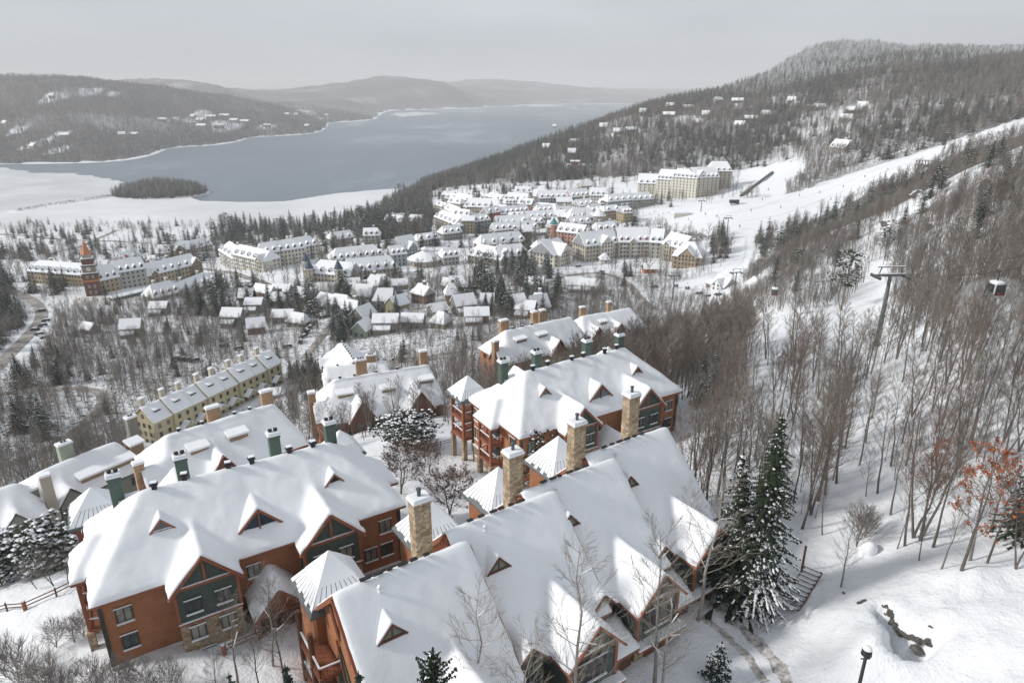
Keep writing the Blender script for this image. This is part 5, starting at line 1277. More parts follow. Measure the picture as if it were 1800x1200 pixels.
# chalets on the far hillsides
CH = [(1178, 188), (1210, 190), (1240, 205), (1262, 178), (1296, 178), (1390, 180), (1400, 187), (1175, 203), (1130, 200), (1086, 234), (1110, 230), (1060, 226), (1225, 218), (1320, 210), (1345, 205),
      (1300, 222), (1500, 196), (1515, 192), (1485, 212), (1440, 190), (1005, 272), (1028, 330), (922, 332), (975, 222), (700, 388), (1012, 250), (960, 262),
      (60, 258), (115, 238), (92, 170), (215, 237), (235, 236), (340, 206), (352, 212), (372, 206), (395, 204), (412, 212), (355, 222), (385, 222), (430, 214), (505, 200), (520, 202), (575, 202), (470, 220), (540, 222), (10, 218), (285, 210)]
def far_chalets():
    kinds = []
    for k in range(4):
        w, d, h, rr = [(16, 11, 6, 5), (22, 11, 5, 4), (13, 11, 7, 6), (30, 12, 7, 4)][k]
        m = MB(); m.extrude([(-w / 2, -d / 2, -6), (-w / 2, d / 2, -6), (-w / 2, d / 2, h), (-w / 2, 0, h + rr), (-w / 2, -d / 2, h)], (w, 0, 0))
        s = MB(); s.extrude([(-w / 2 - 1, -d / 2 - 1, h - .8), (-w / 2 - 1, 0, h + rr + .1), (-w / 2 - 1, d / 2 + 1, h - .8), (-w / 2 - 1, d / 2 + 1, h - .1), (-w / 2 - 1, 0, h + rr + .9), (-w / 2 - 1, -d / 2 - 1, h - .1)], (w + 2, 0, 0))
        g = MB(); grid_windows(g, -w / 2 + 1, w / 2 - 1, -d / 2, [1, 4], 1.8, 1.8, 3.4, 'f')
        kinds.append([(n_, x.mesh(n_, [mt])) for n_, x, mt in (('wall', m, ['beige', 'brown_siding', 'tan_siding', 'grey_siding'][k]), ('snow_cover', s, 'roof_snow'), ('window_grid', g, 'glass'))])
    for i, (u, v) in enumerate(CH):
        q = ground(u, v + 3, 420)
        k = i % 3 if not 340 < u < 440 else 3
        far = q[1] > 1900
        root = empty('chalet', q, R(rng.uniform(-35, 35)), 0.85 if q[1] < 1700 else 1.2); tag(root, 'snow roofed chalet in the woods across the lake' if u < 600 else 'snow roofed chalet in the woods above the village', 'chalet', 'chalets across the lake' if u < 600 else 'chalets above the village')
        for n_, me in kinds[k]:
            o = link(n_, me, root)
            if n_ == 'window_grid': o['kind'] = 'stuff'
        add_keep(q[0], q[1], 8, 8, 0, 1)
far_chalets()
def orange_house():
    q = ground(1012, 298, 420); r = empty('modern_house', q, R(-8)); tag(r, 'flat roofed orange modern house on the wooded rise', 'house')
    MB().box(-10, 10, -7, 7, -6, 6).build('wall', 'tan_siding', r); MB().box(-6, 4, -9, 4, 6, 11).build('upper_wall', 'orange_paint', r)
    MB().box(-12, 12, -8, 9, 6.002, 6.7).build('snow_cover', 'snow', r); MB().box(-7.5, 5.5, -10.5, 5, 11.002, 11.8).build('snow_cover', 'snow', r)
    m = MB(); grid_windows(m, -9, 9, -7, [1.5], 2, 2.4, 3, 'f'); grid_windows(m, -5, 3, -9, [7], 2, 2.4, 3, 'f'); tag(m.build('window_grid', 'glass', r), kind='stuff'); add_keep(q[0], q[1], 13, 12, 0, 2)
orange_house()
block('lodge', 'cream slopeside lodge above the ski run', 'lodge', (1456, 268), (1484, 268), 16, 2, 8, 'ivory', 0, 0, 3, 1)
block('lodge', 'white lift station with a green gable at the trail foot', 'station', (1248, 508), (1272, 508), 12, 1, 4.5, 'white_paint', gables=((.55, 7, 1.5),), roof='green_metal', snow=0.12)
block('house', 'low tan annexe wall of the lift station', 'annexe', (1240, 505), (1250, 506), 6, 1, 1.5, 'tan_siding')
block('house', 'small snowy hut with a red gable beside the lift station', 'hut', (1310, 510), (1332, 511), 7, 1, 4, 'red_paint', gables=((.5, 6, 1),), gmat='red_paint')

X = [((782, 362), (812, 358), 'snowy roofed shop on the upper lane of the village', 'beige', 'frame'), ((842, 360), (872, 356), 'snowy shop tucked behind the heaped roofs', 'pale_grey', 'red_paint'), ((905, 352), (935, 350), 'grey shop at the wooded back edge of the village', 'grey_siding', 'frame'),
     ((945, 384), (972, 381), 'little cream shop between red dormers', 'cream', 'red_paint'), ((1018, 378), (1045, 374), 'pale shop below the ball finial building', 'ivory', 'teal_paint'), ((1040, 384), (1062, 380), 'small rose shop near the cupola drum', 'rose', 'frame'),
     ((870, 424), (902, 420), 'low beige house between the cream shop and the fir grove', 'beige', 'frame'), ((780, 424), (812, 420), 'grey house under the tall beige corner building', 'grey_siding', 'frame'), ((676, 402), (706, 398), 'large snowy villa alone among firs', 'beige', 'rose'),
     ((716, 398), (742, 394), 'snowy villa on the lane into the pedestrian village', 'rose', 'frame'), ((640, 432), (668, 428), 'low snowy house behind the inn', 'pale_grey', 'frame'), ((585, 432), (622, 428), 'long low snowy house at the fir belt', 'grey_siding', 'frame'),
     ((690, 470), (716, 466), 'pale house beside the round pavilion', 'mist_blue', 'frame'), ((780, 468), (808, 464), 'small snowy house between pavilion and courtyard lodge', 'pale_grey', 'frame'), ((1095, 392), (1112, 390), 'ticket house by the ski school yard', 'ochre', 'red_paint'),
     ((945, 452), (968, 450), 'small snowy house at the side of the courtyard lodge', 'beige', 'frame'), ((1005, 412), (1040, 408), 'snowy red trimmed shop behind the rose row', 'ivory', 'red_paint'), ((1050, 418), (1085, 414), 'snowy shop behind the cream hotel chimneys', 'cream', 'frame')]
for k, (a, b, lab, wl, dm) in enumerate(X): block('shop' if k < 6 else 'house', lab, 'building', a, b, 11 + k % 3, 2 if k % 2 else 3, 5.5, wl, 2.5 * (k % 2), 2.5 * ((k + 1) % 2), 3, k % 3, dmat=dm, group=PV if k < 6 else None)

def packed(poly, n, lab, grp, wmin, wmax, storeys, walls, dm, dep):
    us = [p[0] for p in poly]; vs = [p[1] for p in poly]; k = t = 0
    while k < n and t < n * 40:
        t += 1
        u, v = rng.uniform(min(us), max(us)), rng.uniform(min(vs), max(vs))
        if not inside(poly, np.array([u]), np.array([v]))[0]: continue
        q = ground(u, v)
        if any(math.hypot(q[0] - c[0], q[1] - c[1]) < dep * .6 + min(c[2], c[3]) for c in KEEP_OUT): continue
        w = rng.uniform(wmin, wmax)
        block('shop' if storeys[1] > 2 else 'cottage', lab, 'building' if storeys[1] > 2 else 'cottage', (u - w / 2, v + rng.uniform(-2, 2)), (u + w / 2, v + rng.uniform(-2, 2)), dep * rng.uniform(.8, 1.1), int(rng.integers(*storeys)), rng.uniform(3.5, 6), str(rng.choice(walls)), rng.choice([0, 2.5]), rng.choice([0, 2.5]), int(rng.integers(0, 4)) if storeys[1] > 3 else 0, int(rng.integers(0, 2)), dmat=str(rng.choice(dm)), group=grp); k += 1
packed([(775, 352), (880, 348), (1060, 350), (1100, 372), (1060, 415), (950, 425), (780, 415)], 22, 'small snowy roofed shop packed between the painted village buildings', 'shops packed into the village', 16, 30, (2, 4), ['cream', 'beige', 'pale_grey', 'rose', 'ivory', 'mist_blue', 'brown_siding'], ['red_paint', 'teal_paint', 'frame', 'frame'], 11)
packed([(390, 520), (620, 505), (760, 500), (980, 520), (1000, 560), (820, 575), (620, 590), (400, 575)], 20, 'small snow roofed cottage squeezed among the valley trees', 'cottages squeezed among trees', 22, 34, (1, 3), ['grey_siding', 'olive', 'brown_siding', 'pale_grey', 'tan_siding'], ['frame'], 8)
# ------------------------------------------------------------------ lift, cabins, cars and small things
def rot_to(o, ang): o.rotation_euler = (0, 0, ang); return o
def lift_tower(label, foot, h, arm, ang, mat='grey_steel', r=0.42, group='lift towers'):
    root = empty('lift_tower', foot, ang); tag(root, label, 'lift tower', group)
    MB().tube([(0, 0, -2), (0, 0, h * .45), (0, 0, h)], [r * 1.25, r, r * .72], 10).build('mast', mat, root, True)
    MB().tube([(0, 0, h * .42), (0, 0, h * .44)], [r * 1.3, r * 1.3], 10).build('flange', mat, root)
    m = MB(); m.bar((-arm / 2, 0, h), (arm / 2, 0, h), 0.55, 0.4); m.build('cross_arm', mat, root)
    MB().bar((-arm / 2, 0, h + .28), (arm / 2, 0, h + .28), 0.5, 0.14).build('snow_ridge', 'snow', root)
    for s in (-1, 1):
        MB().bar((s * arm * .40, 0, h + .3), (s * arm * .34, 0, h + 1.7), 0.16).build('strut', mat, root)
        MB().bar((s * arm / 2, -1.9, h - .15), (s * arm / 2, 1.9, h - .15), 0.3, 0.34).build('sheave_beam', mat, root)
        for k in range(5):
            y = -1.6 + k * .8
            MB().tube([(s * arm / 2 - .16, y, h - .42), (s * arm / 2 + .16, y, h - .42)], [0.26, 0.26], 8).build('sheave', 'black_metal', root)
    MB().bar((-arm * .48, 0, h + 1.75), (arm * .48, 0, h + 1.75), 0.32, 0.16).build('catwalk', mat, root)
    MB().bar((-arm * .48, 0, h + 1.88), (arm * .48, 0, h + 1.88), 0.3, 0.09).build('snow_ridge', 'snow', root)
    return root
tp = at_t(1566, 480, 146); tp[2] = tp[2] - 0.4
tg = float(height(tp[0], tp[1]))
LINE_DIR = math.atan2(96.0 - 193.0, 71.0 - 80.0)
lift_tower('grey steel gondola tower above the open snow trail', (tp[0], tp[1], tg), tp[2] - tg, 6.4, 0.06, r=.5, group=None)
def gondola(label, hang, ang, sc=1.0):
    root = empty('gondola_cabin', (hang[0], hang[1], hang[2] - 3.9 * sc), ang, sc); tag(root, label, 'gondola cabin', 'gondola cabins')
    # shell with rounded plan, slightly wider at the waist
    prof = [(0.0, .80), (0.35, .96), (1.0, 1.0), (1.75, .94), (2.1, .80)]
    def ring(z, k, n=16):
        out = []
        for i in range(n):
            a = 2 * math.pi * i / n; c, s = math.cos(a), math.sin(a); p = 5.0
            q = (abs(c) ** p + abs(s) ** p) ** (-1 / p)
            out.append((1.05 * q * c * k, 0.98 * q * s * k, z))
        return out
    m = MB(); n = 16; P = [p for z, k in prof for p in ring(z, k)]
    m.add(P, [(i * n + j, i * n + (j + 1) % n, (i + 1) * n + (j + 1) % n, (i + 1) * n + j) for i in range(len(prof) - 1) for j in range(n)] + [tuple(range(n))[::-1]])
    m.build('cabin_shell', 'cabin_white', root, True)
    r = MB(); P = ring(2.1, .84) + ring(2.28, .80) + ring(2.36, .55)
    r.add(P, [(i * n + j, i * n + (j + 1) % n, (i + 1) * n + (j + 1) % n, (i + 1) * n + j) for i in range(2) for j in range(n)] + [tuple(2 * n + j for j in range(n))]); r.build('roof_snow_cap', 'snow', root, True)
    for a, w in ((0, .78), (math.pi / 2, .84), (math.pi, .78), (-math.pi / 2, .84)):
        d_ = 1.0 if a in (0, math.pi) else 1.07
        g = MB().extrude([(-w, -d_ - .005, .72), (w, -d_ - .005, .72), (w * .95, -d_ + .02, 1.95), (-w * .95, -d_ + .02, 1.95)], (0, .05, 0)).build('window', 'glass', root); g.rotation_euler = (0, 0, a if a not in (0, math.pi) else a)
        if a in (math.pi / 2, -math.pi / 2):
            k = MB().extrude([(-w, -1.075, .20), (w, -1.075, .20), (w, -1.075, .69), (-w, -1.075, .69)], (0, .05, 0)).build('lower_panel', 'black_metal', root); k.rotation_euler = (0, 0, a)
            k = MB().extrude([(-.5, -1.085, .34), (.5, -1.085, .34), (.5, -1.085, .58), (-.5, -1.085, .58)], (0, .012, 0)).build('badge', 'red_paint', root); k.rotation_euler = (0, 0, a)
    for k in range(3):
        MB().bar((-.8, -1.0, .36 + .16 * k), (.8, -1.0, .36 + .16 * k), .07).build('ski_rack', 'grey_steel', root)
    MB().tube([(0, 0, 2.3), (0.05, 0, 2.9), (-.05, 0, 3.6), (-.35, 0, 3.9)], [0.09, 0.08, 0.08, 0.1], 6).build('hanger', 'black_metal', root)
    MB().bar((-.9, 0, 3.9), (.25, 0, 3.9), .16, .14).build('grip', 'black_metal', root)
    return root
c1 = at_t(1758, 477, 92); c2 = at_t(1364, 496, 195)
gondola('white gondola cabin with a red badge riding over the snow dusted wood', c1, math.atan2(c1[1] - tp[1], c1[0] - tp[0]) + .35, .85)
gondola('small white gondola cabin descending to the lift station', c2, 1.2)
def cable(name, label, pts, r=0.04):
    P = []
    for a, b in zip(pts, pts[1:]):
        a, b = np.array(a, float), np.array(b, float)
        for t in np.linspace(0, 1, 12, endpoint=False): P.append(a + (b - a) * t - np.array([0, 0, 4 * t * (1 - t) * np.linalg.norm(b - a) * 0.012]))
    P.append(np.array(pts[-1], float))
    o = MB().tube(P, [r] * len(P), 4).build(name, 'black_metal'); tag(o, label, 'cable', 'lift cables'); return o
top_l, top_r = np.array([tp[0] - 3.2, tp[1], tp[2] - .1]), np.array([tp[0] + 3.2, tp[1], tp[2] - .1])
st = ground(1285, 505); stz = st[2] + 9
cable('haul_cable', 'haul cable carrying the badged gondola cabin', [(st[0] - 3, st[1], stz), c2, top_l, c1, c1 + (c1 - top_l) * 1.2 + np.array([0, 0, 8])])
cable('haul_cable', 'haul cable on the outer side of the gondola tower', [(st[0] + 3, st[1], stz), top_r, top_r + (c1 - top_l) * 2.2 + np.array([0, 0, 10])])
LT = 'small lift towers'
for (u, v, h, lab) in ((1182, 527, 14, 'grey lift tower with a broad cross arm on the trail foot'), (1290, 520, 12, 'dark lift tower in front of the lift station'), (1422, 330, 14, 'slim lift pylon on the wide ski run'),
                       (1571, 278, 13, 'lift pylon near the top of the visible ski run'), (1278, 408, 11, 'lift pylon at the loading area by the village'), (1660, 262, 14, 'pale lift pylon in the blowing snow high on the run'),
                       (1232, 372, 10, 'slim pole beside the plaza at the foot of the run')):
    q = ground(u, v, 120 if v > 450 else 380); lift_tower(lab, q, h, 5.0, 0.2, 'grey_steel' if v > 450 else 'black_metal', .34, LT)
q = ground(497, 476); lift_tower('tall teal lift post rising in front of the cream hotel', q, 17, 5, .3, 'green_metal', .4, LT)
for (u, v, d_, lab) in ((1188, 503, 1.0, 'gondola cabin parked beside the trail lift tower'), (1208, 507, 1.0, 'gondola cabin parked nearer the lift station')):
    q = ground(u, v + 4); gondola(lab, q + np.array([0, 0, 4.6]), .4)
# viewing hut on stilts beside the run
def view_hut():
    q = ground(1622, 296, 200); r = empty('viewing_hut', q, R(-6)); tag(r, 'open timber viewing hut on stilts beside the ski run', 'hut')
    for x in (-5, 0, 5):
        for y in (-3, 3): MB().box(x - .25, x + .25, y - .25, y + .25, -6, 6.5).build('post', 'dark_wood', r)
    MB().box(-6, 6, -3.6, 3.6, 2.2, 2.6).build('deck', 'dark_wood', r); railing(r, [(-6, -3.5, 2.6), (6, -3.5, 2.6)], 1.1, 'tan_siding')
    MB().box(-7, 7, -4.6, 4.6, 6.5, 6.8).build('roof', 'dark_wood', r); MB().box(-7, 7, -4.6, 4.6, 6.802, 7.3).build('snow_cover', 'snow', r)
    MB().bar((6, -2, 2.4), (11, -2, .6), 1.6, .2).build('ramp', 'dark_wood', r); add_keep(q[0], q[1], 9, 7, 0, 1)
view_hut()
ca_, cb_ = ground(1302, 346, 400), ground(1358, 304, 400)
cv = MB(); cv.bar(ca_ + [0, 0, .9], cb_ + [0, 0, .9], 2.6, 1.4); tag(cv.build('covered_conveyor', 'frame'), 'long dark covered conveyor lift on the beginner slope', 'conveyor')
q = ground(1290, 360, 400); r = empty('lift_hut', q); tag(r, 'small dark operator hut on stilts at the run foot', 'hut'); MB().box(-4, 4, -2.5, 2.5, 1.5, 5).build('wall', 'black_metal', r); MB().box(-4.5, 4.5, -3, 3, 5.002, 5.5).build('snow_cover', 'snow', r); MB().box(-3, -2.4, -1, -.4, -3, 1.5).build('post', 'black_metal', r); MB().box(2.4, 3, -1, -.4, -3, 1.5).build('post', 'black_metal', r)
q = ground(1198, 380, 400); r = empty('snow_shed', q, .1); tag(r, 'low white shed on the village plaza', 'shed'); MB().box(-8, 8, -3, 3, -2, 3).build('wall', 'ivory', r); MB().box(-8.5, 8.5, -3.5, 3.5, 3.002, 3.7).build('snow_cover', 'snow', r)

# cars
def make_car():
    root = empty('car')
    b = [(-2.2, .45), (-2.25, .8), (-1.6, .92), (1.2, .98), (2.2, .85), (2.25, .45)]
    MB().extrude([(x, -.88, z) for x, z in b][::-1], (0, 1.76, 0)).build('body', 'black_metal', root)
    MB().add([(-1.5, -.8, .95), (1.7, -.8, .98), (1.7, .8, .98), (-1.5, .8, .95), (-.9, -.68, 1.5), (1.2, -.68, 1.5), (1.2, .68, 1.5), (-.9, .68, 1.5)], [(0, 1, 5, 4), (1, 2, 6, 5), (2, 3, 7, 6), (3, 0, 4, 7), (4, 5, 6, 7)]).build('cabin', 'glass', root)
    MB().box(-.85, 1.15, -.64, .64, 1.502, 1.64).build('roof_snow', 'snow', root)
    for x in (-1.4, 1.4):
        for y in (-.85, .7): MB().tube([(x, y, .33), (x, y + .18, .33)], [.33, .33], 10).build('wheel', 'black_metal', root)
    return root
CARS = [((312, 633), 'dark car at the wood edge in the row of four'), ((322, 634), None), ((332, 635), None), ((342, 636), None), ((394, 610), 'dark car alone under the trees below the deck cottage'), ((420, 615), 'dark car beside a bush uphill of the terrace'),
        ((505, 612), 'dark car next to the lane bend'), ((528, 603), 'dark car parked along the cottage lane'), ((534, 594), None), ((540, 586), None), ((546, 578), None), ((552, 570), None), ((566, 560), 'snowy car near the lane top by the firs'),
        ((74, 548), 'car climbing the brown road, behind the dark pines'), ((62, 582), 'car parked on the snowy bank of the brown road'), ((70, 590), None), ((80, 596), None), ((76, 574), None), ((82, 566), None),
        ((1016, 470), 'dark car stopped on the hotel drive'), ((1150, 506), 'car waiting by the trail lift tower'), ((1228, 518), 'snowy car in the lift station lot'), ((1244, 523), None), ((1262, 520), None),
        ((508, 524), 'snow covered car in the lot below the inn'), ((524, 522), None), ((540, 520), None), ((600, 520), None)]
car0 = make_car(); last = None; ncar = 0
for k, (p, lab) in enumerate(CARS):
    q = ground(*p)
    if k == 0: c = car0
    else:
        c = car0.copy(); COL.objects.link(c)
        for ch in car0.children:
            x = ch.copy(); COL.objects.link(x); x.parent = c
    c.location = (q[0], q[1], q[2] + 0.25); c.rotation_euler = (0, 0, R(rng.uniform(-15, 25) + (80 if 520 < p[0] < 560 else 20)))
    last = lab or last
    c.name = 'car'; tag(c, last, 'car', {'dark car at the wood edge in the row of four': 'four dark cars at the wood edge', 'dark car parked along the cottage lane': 'cars along the cottage lane', 'car parked on the snowy bank of the brown road': 'cars on the snowy bank', 'snowy car in the lift station lot': 'cars in the lift station lot', 'snow covered car in the lot below the inn': 'cars in the lot below the inn'}.get(last, 'cars standing singly'))
    if last == 'dark car at the wood edge in the row of four': c['label'] = 'dark car in the row of four at the wood edge'

# fences, steps, lamp, rocks in the foreground
def fence(label, pix, h=1.1, gap=2.2, z=None):
    P = [ground(u, v) for u, v in pix]
    root = empty('fence', P[0]); tag(root, label, 'fence'); O = P[0]
    pts = []
    for a, b in zip(P, P[1:]):
        n = max(1, int(np.linalg.norm((b - a)[:2]) / gap))
        pts += [a + (b - a) * k / n for k in range(n)]
    pts.append(P[-1]); pts = [np.array([p[0], p[1], float(height(p[0], p[1]))]) - O for p in pts]
    for k, p in enumerate(pts):
        s = .13 if k % 2 == 0 else .06
        po = MB().box(p[0] - s, p[0] + s, p[1] - s, p[1] + s, p[2] - .5, p[2] + h).build('post', 'trim' if k % 2 == 0 else 'dark_wood', root)
        MB().box(p[0] - s, p[0] + s, p[1] - s, p[1] + s, p[2] + h + .002, p[2] + h + .12).build('snow_cap', 'snow', po)
    for a, b in zip(pts, pts[1:]):
        for zz in (.45, .85): MB().bar(a + [0, 0, zz], b + [0, 0, zz], .06, .1).build('rail', 'dark_wood', root)
fence('rust posted rail fence running from the lodge across the snow', [(-15, 1082), (45, 1072), (100, 1048), (135, 1030)])
fence('dark rail fence on the slope between the lodge and the townhouses', [(395, 1150), (455, 1125), (520, 1090)], 1.0)
fence('dark rail fence dipping beside the corner tower of balconies', [(752, 790), (775, 785), (800, 778)], 1.1)
def steps():
    a, b = ground(1388, 1072), ground(1428, 1010)
    root = empty('step_rack', a); tag(root, 'slatted timber steps dusted with snow beside the tall spruce', 'steps')
    d = b - a; d[2] = max(d[2], 0.6); n = 10; u = d / np.linalg.norm(d); s = np.array([-u[1], u[0], 0])
    for k in range(n):
        p = d * (k / (n - 1)) + [0, 0, .42]
        MB().bar(p - s * .8, p + s * .8, .14, .08).build('tread', 'dark_wood', root)
        MB().bar(p - s * .6 + [0, 0, .09], p + s * .75 + [0, 0, .09], .15, .09).build('snow_strip', 'snow', root)
    for t in (-1, 1): MB().bar(s * t * .8 + [0, 0, .38], d + s * t * .8 + [0, 0, .38], .08, .14).build('stringer', 'dark_wood', root)
    MB().bar(d + s + [0, 0, -.5], d + s + [0, 0, 2.6], .16).build('post', 'dark_wood', root); MB().bar(s + [0, 0, -.5], s + [0, 0, 1.4], .14).build('post', 'dark_wood', root)
steps()
def lamp():
    top = at_t(1525, 1140, 44); g = float(height(top[0], top[1]))
    root = empty('street_lamp', (top[0], top[1], g)); tag(root, 'dark lamp post with a snow capped round head by the melt hole', 'street lamp')
    h = top[2] - g
    MB().tube([(0, 0, -1), (0, 0, h * .93)], [.13, .11], 8).build('pole', 'black_metal', root, True)
    MB().tube([(0, 0, h * .93), (0, 0, h * .93 + .12), (0, 0, h)], [.16, .34, .3], 12).build('lamp_head', 'black_metal', root, True)
    MB().tube([(0, 0, h + .002), (0, 0, h + .1), (0, 0, h + .17)], [.3, .27, .12], 12).build('snow_cap', 'snow', root, True)
    MB().bar((-.3, 0, h * .9), (.3, 0, h * .9), .06).build('bracket', 'black_metal', root)
lamp()
def boulder(label, pix, s, snow=False, group=None, flat=.7, dz=0.0):
    q = ground(*pix); bm = bmesh.new(); bmesh.ops.create_icosphere(bm, subdivisions=3 if snow else 2, radius=1)
    ph = rng.uniform(0, 9)
    for v in bm.verts:
        c = v.co; k = 1 + (.10 if snow else .28) * (math.sin(3.1 * c.x + ph) * math.cos(2.7 * c.y + ph) + .6 * math.sin(5.3 * c.z + 2 * ph + c.x * 4))
        v.co = Vector((c.x * k * s, c.y * k * s * .8, c.z * k * s * flat))
    me = bpy.data.meshes.new('boulder'); bm.to_mesh(me); bm.free(); me.materials.append(MATS['snow' if snow else 'snowy_rock' if s > 2 else 'rock'])
    if snow: me.polygons.foreach_set('use_smooth', [True] * len(me.polygons))
    o = link('boulder', me, None, q + np.array([0, 0, s * flat * .25 + dz]), rng.uniform(0, 3)); tag(o, label, 'rock', group); return o
boulder('rounded boulder buried in snow under the bare shrub', (1525, 972), 0.95, True, flat=1.1)
RG = 'dark wet rocks in the melt hole'
crk = [(1561, 1068), (1565, 1084), (1571, 1098), (1582, 1109), (1596, 1118), (1608, 1126), (1622, 1130), (1640, 1126)]
for (a, b) in zip(crk, crk[1:]):
    for t in (0, .35, .7): boulder('dark wet rock lining the creek opening in the snow', (a[0] + (b[0] - a[0]) * t + rng.uniform(-3, 3), a[1] + (b[1] - a[1]) * t + rng.uniform(-2.5, 2.5)), rng.uniform(.22, .42), False, RG, rng.uniform(.3, .6), -.12)
boulder('largest dark rock at the low end of the creek opening', (1612, 1140), .62, False, None, .5, -.1)
for (u, v, s) in ((1483, 1043, .18), (1512, 1060, .3), (1520, 1056, .25), (1552, 1068, .16), (1556, 1080, .14), (1634, 1105, .16)): boulder('small bare stone poking through the snow near the path', (u, v), s, False, 'small stones by the path', .35)
RH = 'snowy crags on the hill'
for (u, v, s) in ((1560, 395, 3.5), (1610, 345, 4), (1500, 420, 3), (1450, 440, 3), (1690, 300, 4), (1740, 330, 5), (1380, 470, 2.5), (1640, 400, 3), (1340, 460, 2.2)): boulder('dark crag half buried in snow on the wooded hill', (u, v), s * .8, False, RH, .8)
# plumes of blown snow from the snow guns
def plume(label, c, blobs, dens):
    bm = bmesh.new()
    for (dx, dy, dz, rx, ry, rz) in blobs:
        r = bmesh.ops.create_icosphere(bm, subdivisions=3, radius=1.0)
        for v in r['verts']: v.co = Vector((v.co.x * rx + dx, v.co.y * ry + dy, v.co.z * rz + dz))
    me = bpy.data.meshes.new('snow_plume'); bm.to_mesh(me); bm.free()
    m = bpy.data.materials.new('snow_plume'); m.use_nodes = True; n = m.node_tree; n.nodes.clear()
    a = n.nodes.new('ShaderNodeOutputMaterial'); b = n.nodes.new('ShaderNodeVolumePrincipled'); b.inputs['Color'].default_value = (.95, .96, .97, 1); b.inputs['Density'].default_value = dens
    n.links.new(b.outputs[0], a.inputs['Volume']); me.materials.append(m)
    o = link('snow_plume', me, None, c); tag(o, label, kind='stuff')
p_ = at_t(1752, 540, 112); plume('thin plume of blown snow under the gondola line', p_, [(0, 0, 0, 6, 6, 5)], .055)

# skiers on the run and people on the square: one continuous body each
def person_mesh(name, ski=True):
    J = [(0, 0, .95), (0, 0, 1.25), (0, -.02, 1.5), (0, -.02, 1.58), (0, -.03, 1.72), (.12, 0, .9), (.14, -.12 if ski else .04, .5), (.15, 0, .06), (-.12, 0, .9), (-.14, -.12 if ski else -.05, .5), (-.15, 0, .06), (.22, 0, 1.45), (.34, -.12, 1.2), (.32, -.34, 1.08), (-.22, 0, 1.45), (-.34, -.12, 1.2), (-.32, -.34, 1.08)]
    E = [(0, 1), (1, 2), (2, 3), (3, 4), (0, 5), (5, 6), (6, 7), (0, 8), (8, 9), (9, 10), (2, 11), (11, 12), (12, 13), (2, 14), (14, 15), (15, 16)]
    rad = [.17, .17, .17, .08, .13, .11, .085, .06, .11, .085, .06, .09, .065, .05, .09, .065, .05]
    me = bpy.data.meshes.new(name); me.from_pydata(J, E, []); o = bpy.data.objects.new(name, me); COL.objects.link(o)
    o.modifiers.new('skin', 'SKIN'); me.skin_vertices[0].data[0].use_root = True
    for i, r in enumerate(rad): me.skin_vertices[0].data[i].radius = (r, r)
    dg = bpy.context.evaluated_depsgraph_get(); out = bpy.data.meshes.new_from_object(o.evaluated_get(dg)); bpy.data.objects.remove(o); out.materials.clear(); out.materials.append(MATS['jacket'])
    return out
pm = person_mesh('body'); pw = person_mesh('body', False)
skm = MB().box(.06, .2, -.85, .75, 0, .03).mesh('ski', ['red_paint'])
for k, (u, v) in enumerate(((1405, 345), (1440, 340), (1482, 330), (1380, 318), (1395, 322), (1350, 335), (1520, 312), (1560, 300), (1372, 366), (1320, 372), (1340, 352), (1330, 346), (1260, 382), (1240, 378), (1610, 283), (1300, 400), (1460, 352))):
    q = ground(u, v, 380); r = empty('person', q + np.array([0, 0, .1]), rng.uniform(-.8, .8), 1.25); tag(r, 'skier in dark clothes gliding down the white run', 'person', 'skiers on the run'); link('body', pm, r)
    for s in (0, -.26): link('ski', skm, r, (s, 0, 0))
for k, (u, v) in enumerate(((165, 530), (172, 531), (182, 529), (150, 533), (196, 527), (205, 534), (140, 529), (1130, 376), (1142, 378), (1150, 374), (1165, 378), (1158, 381), (1175, 376), (1120, 379), (1186, 385), (1210, 388))):
    q = ground(u, v, 250); r = empty('person', q + np.array([0, 0, .3]), rng.uniform(0, 6), 1.1); a_ = u < 400; tag(r, 'person in dark winter clothes on the clock tower square' if a_ else 'person in dark winter clothes on the plaza at the run foot', 'person', 'people on the square' if a_ else 'people on the plaza'); link('body', pw, r)
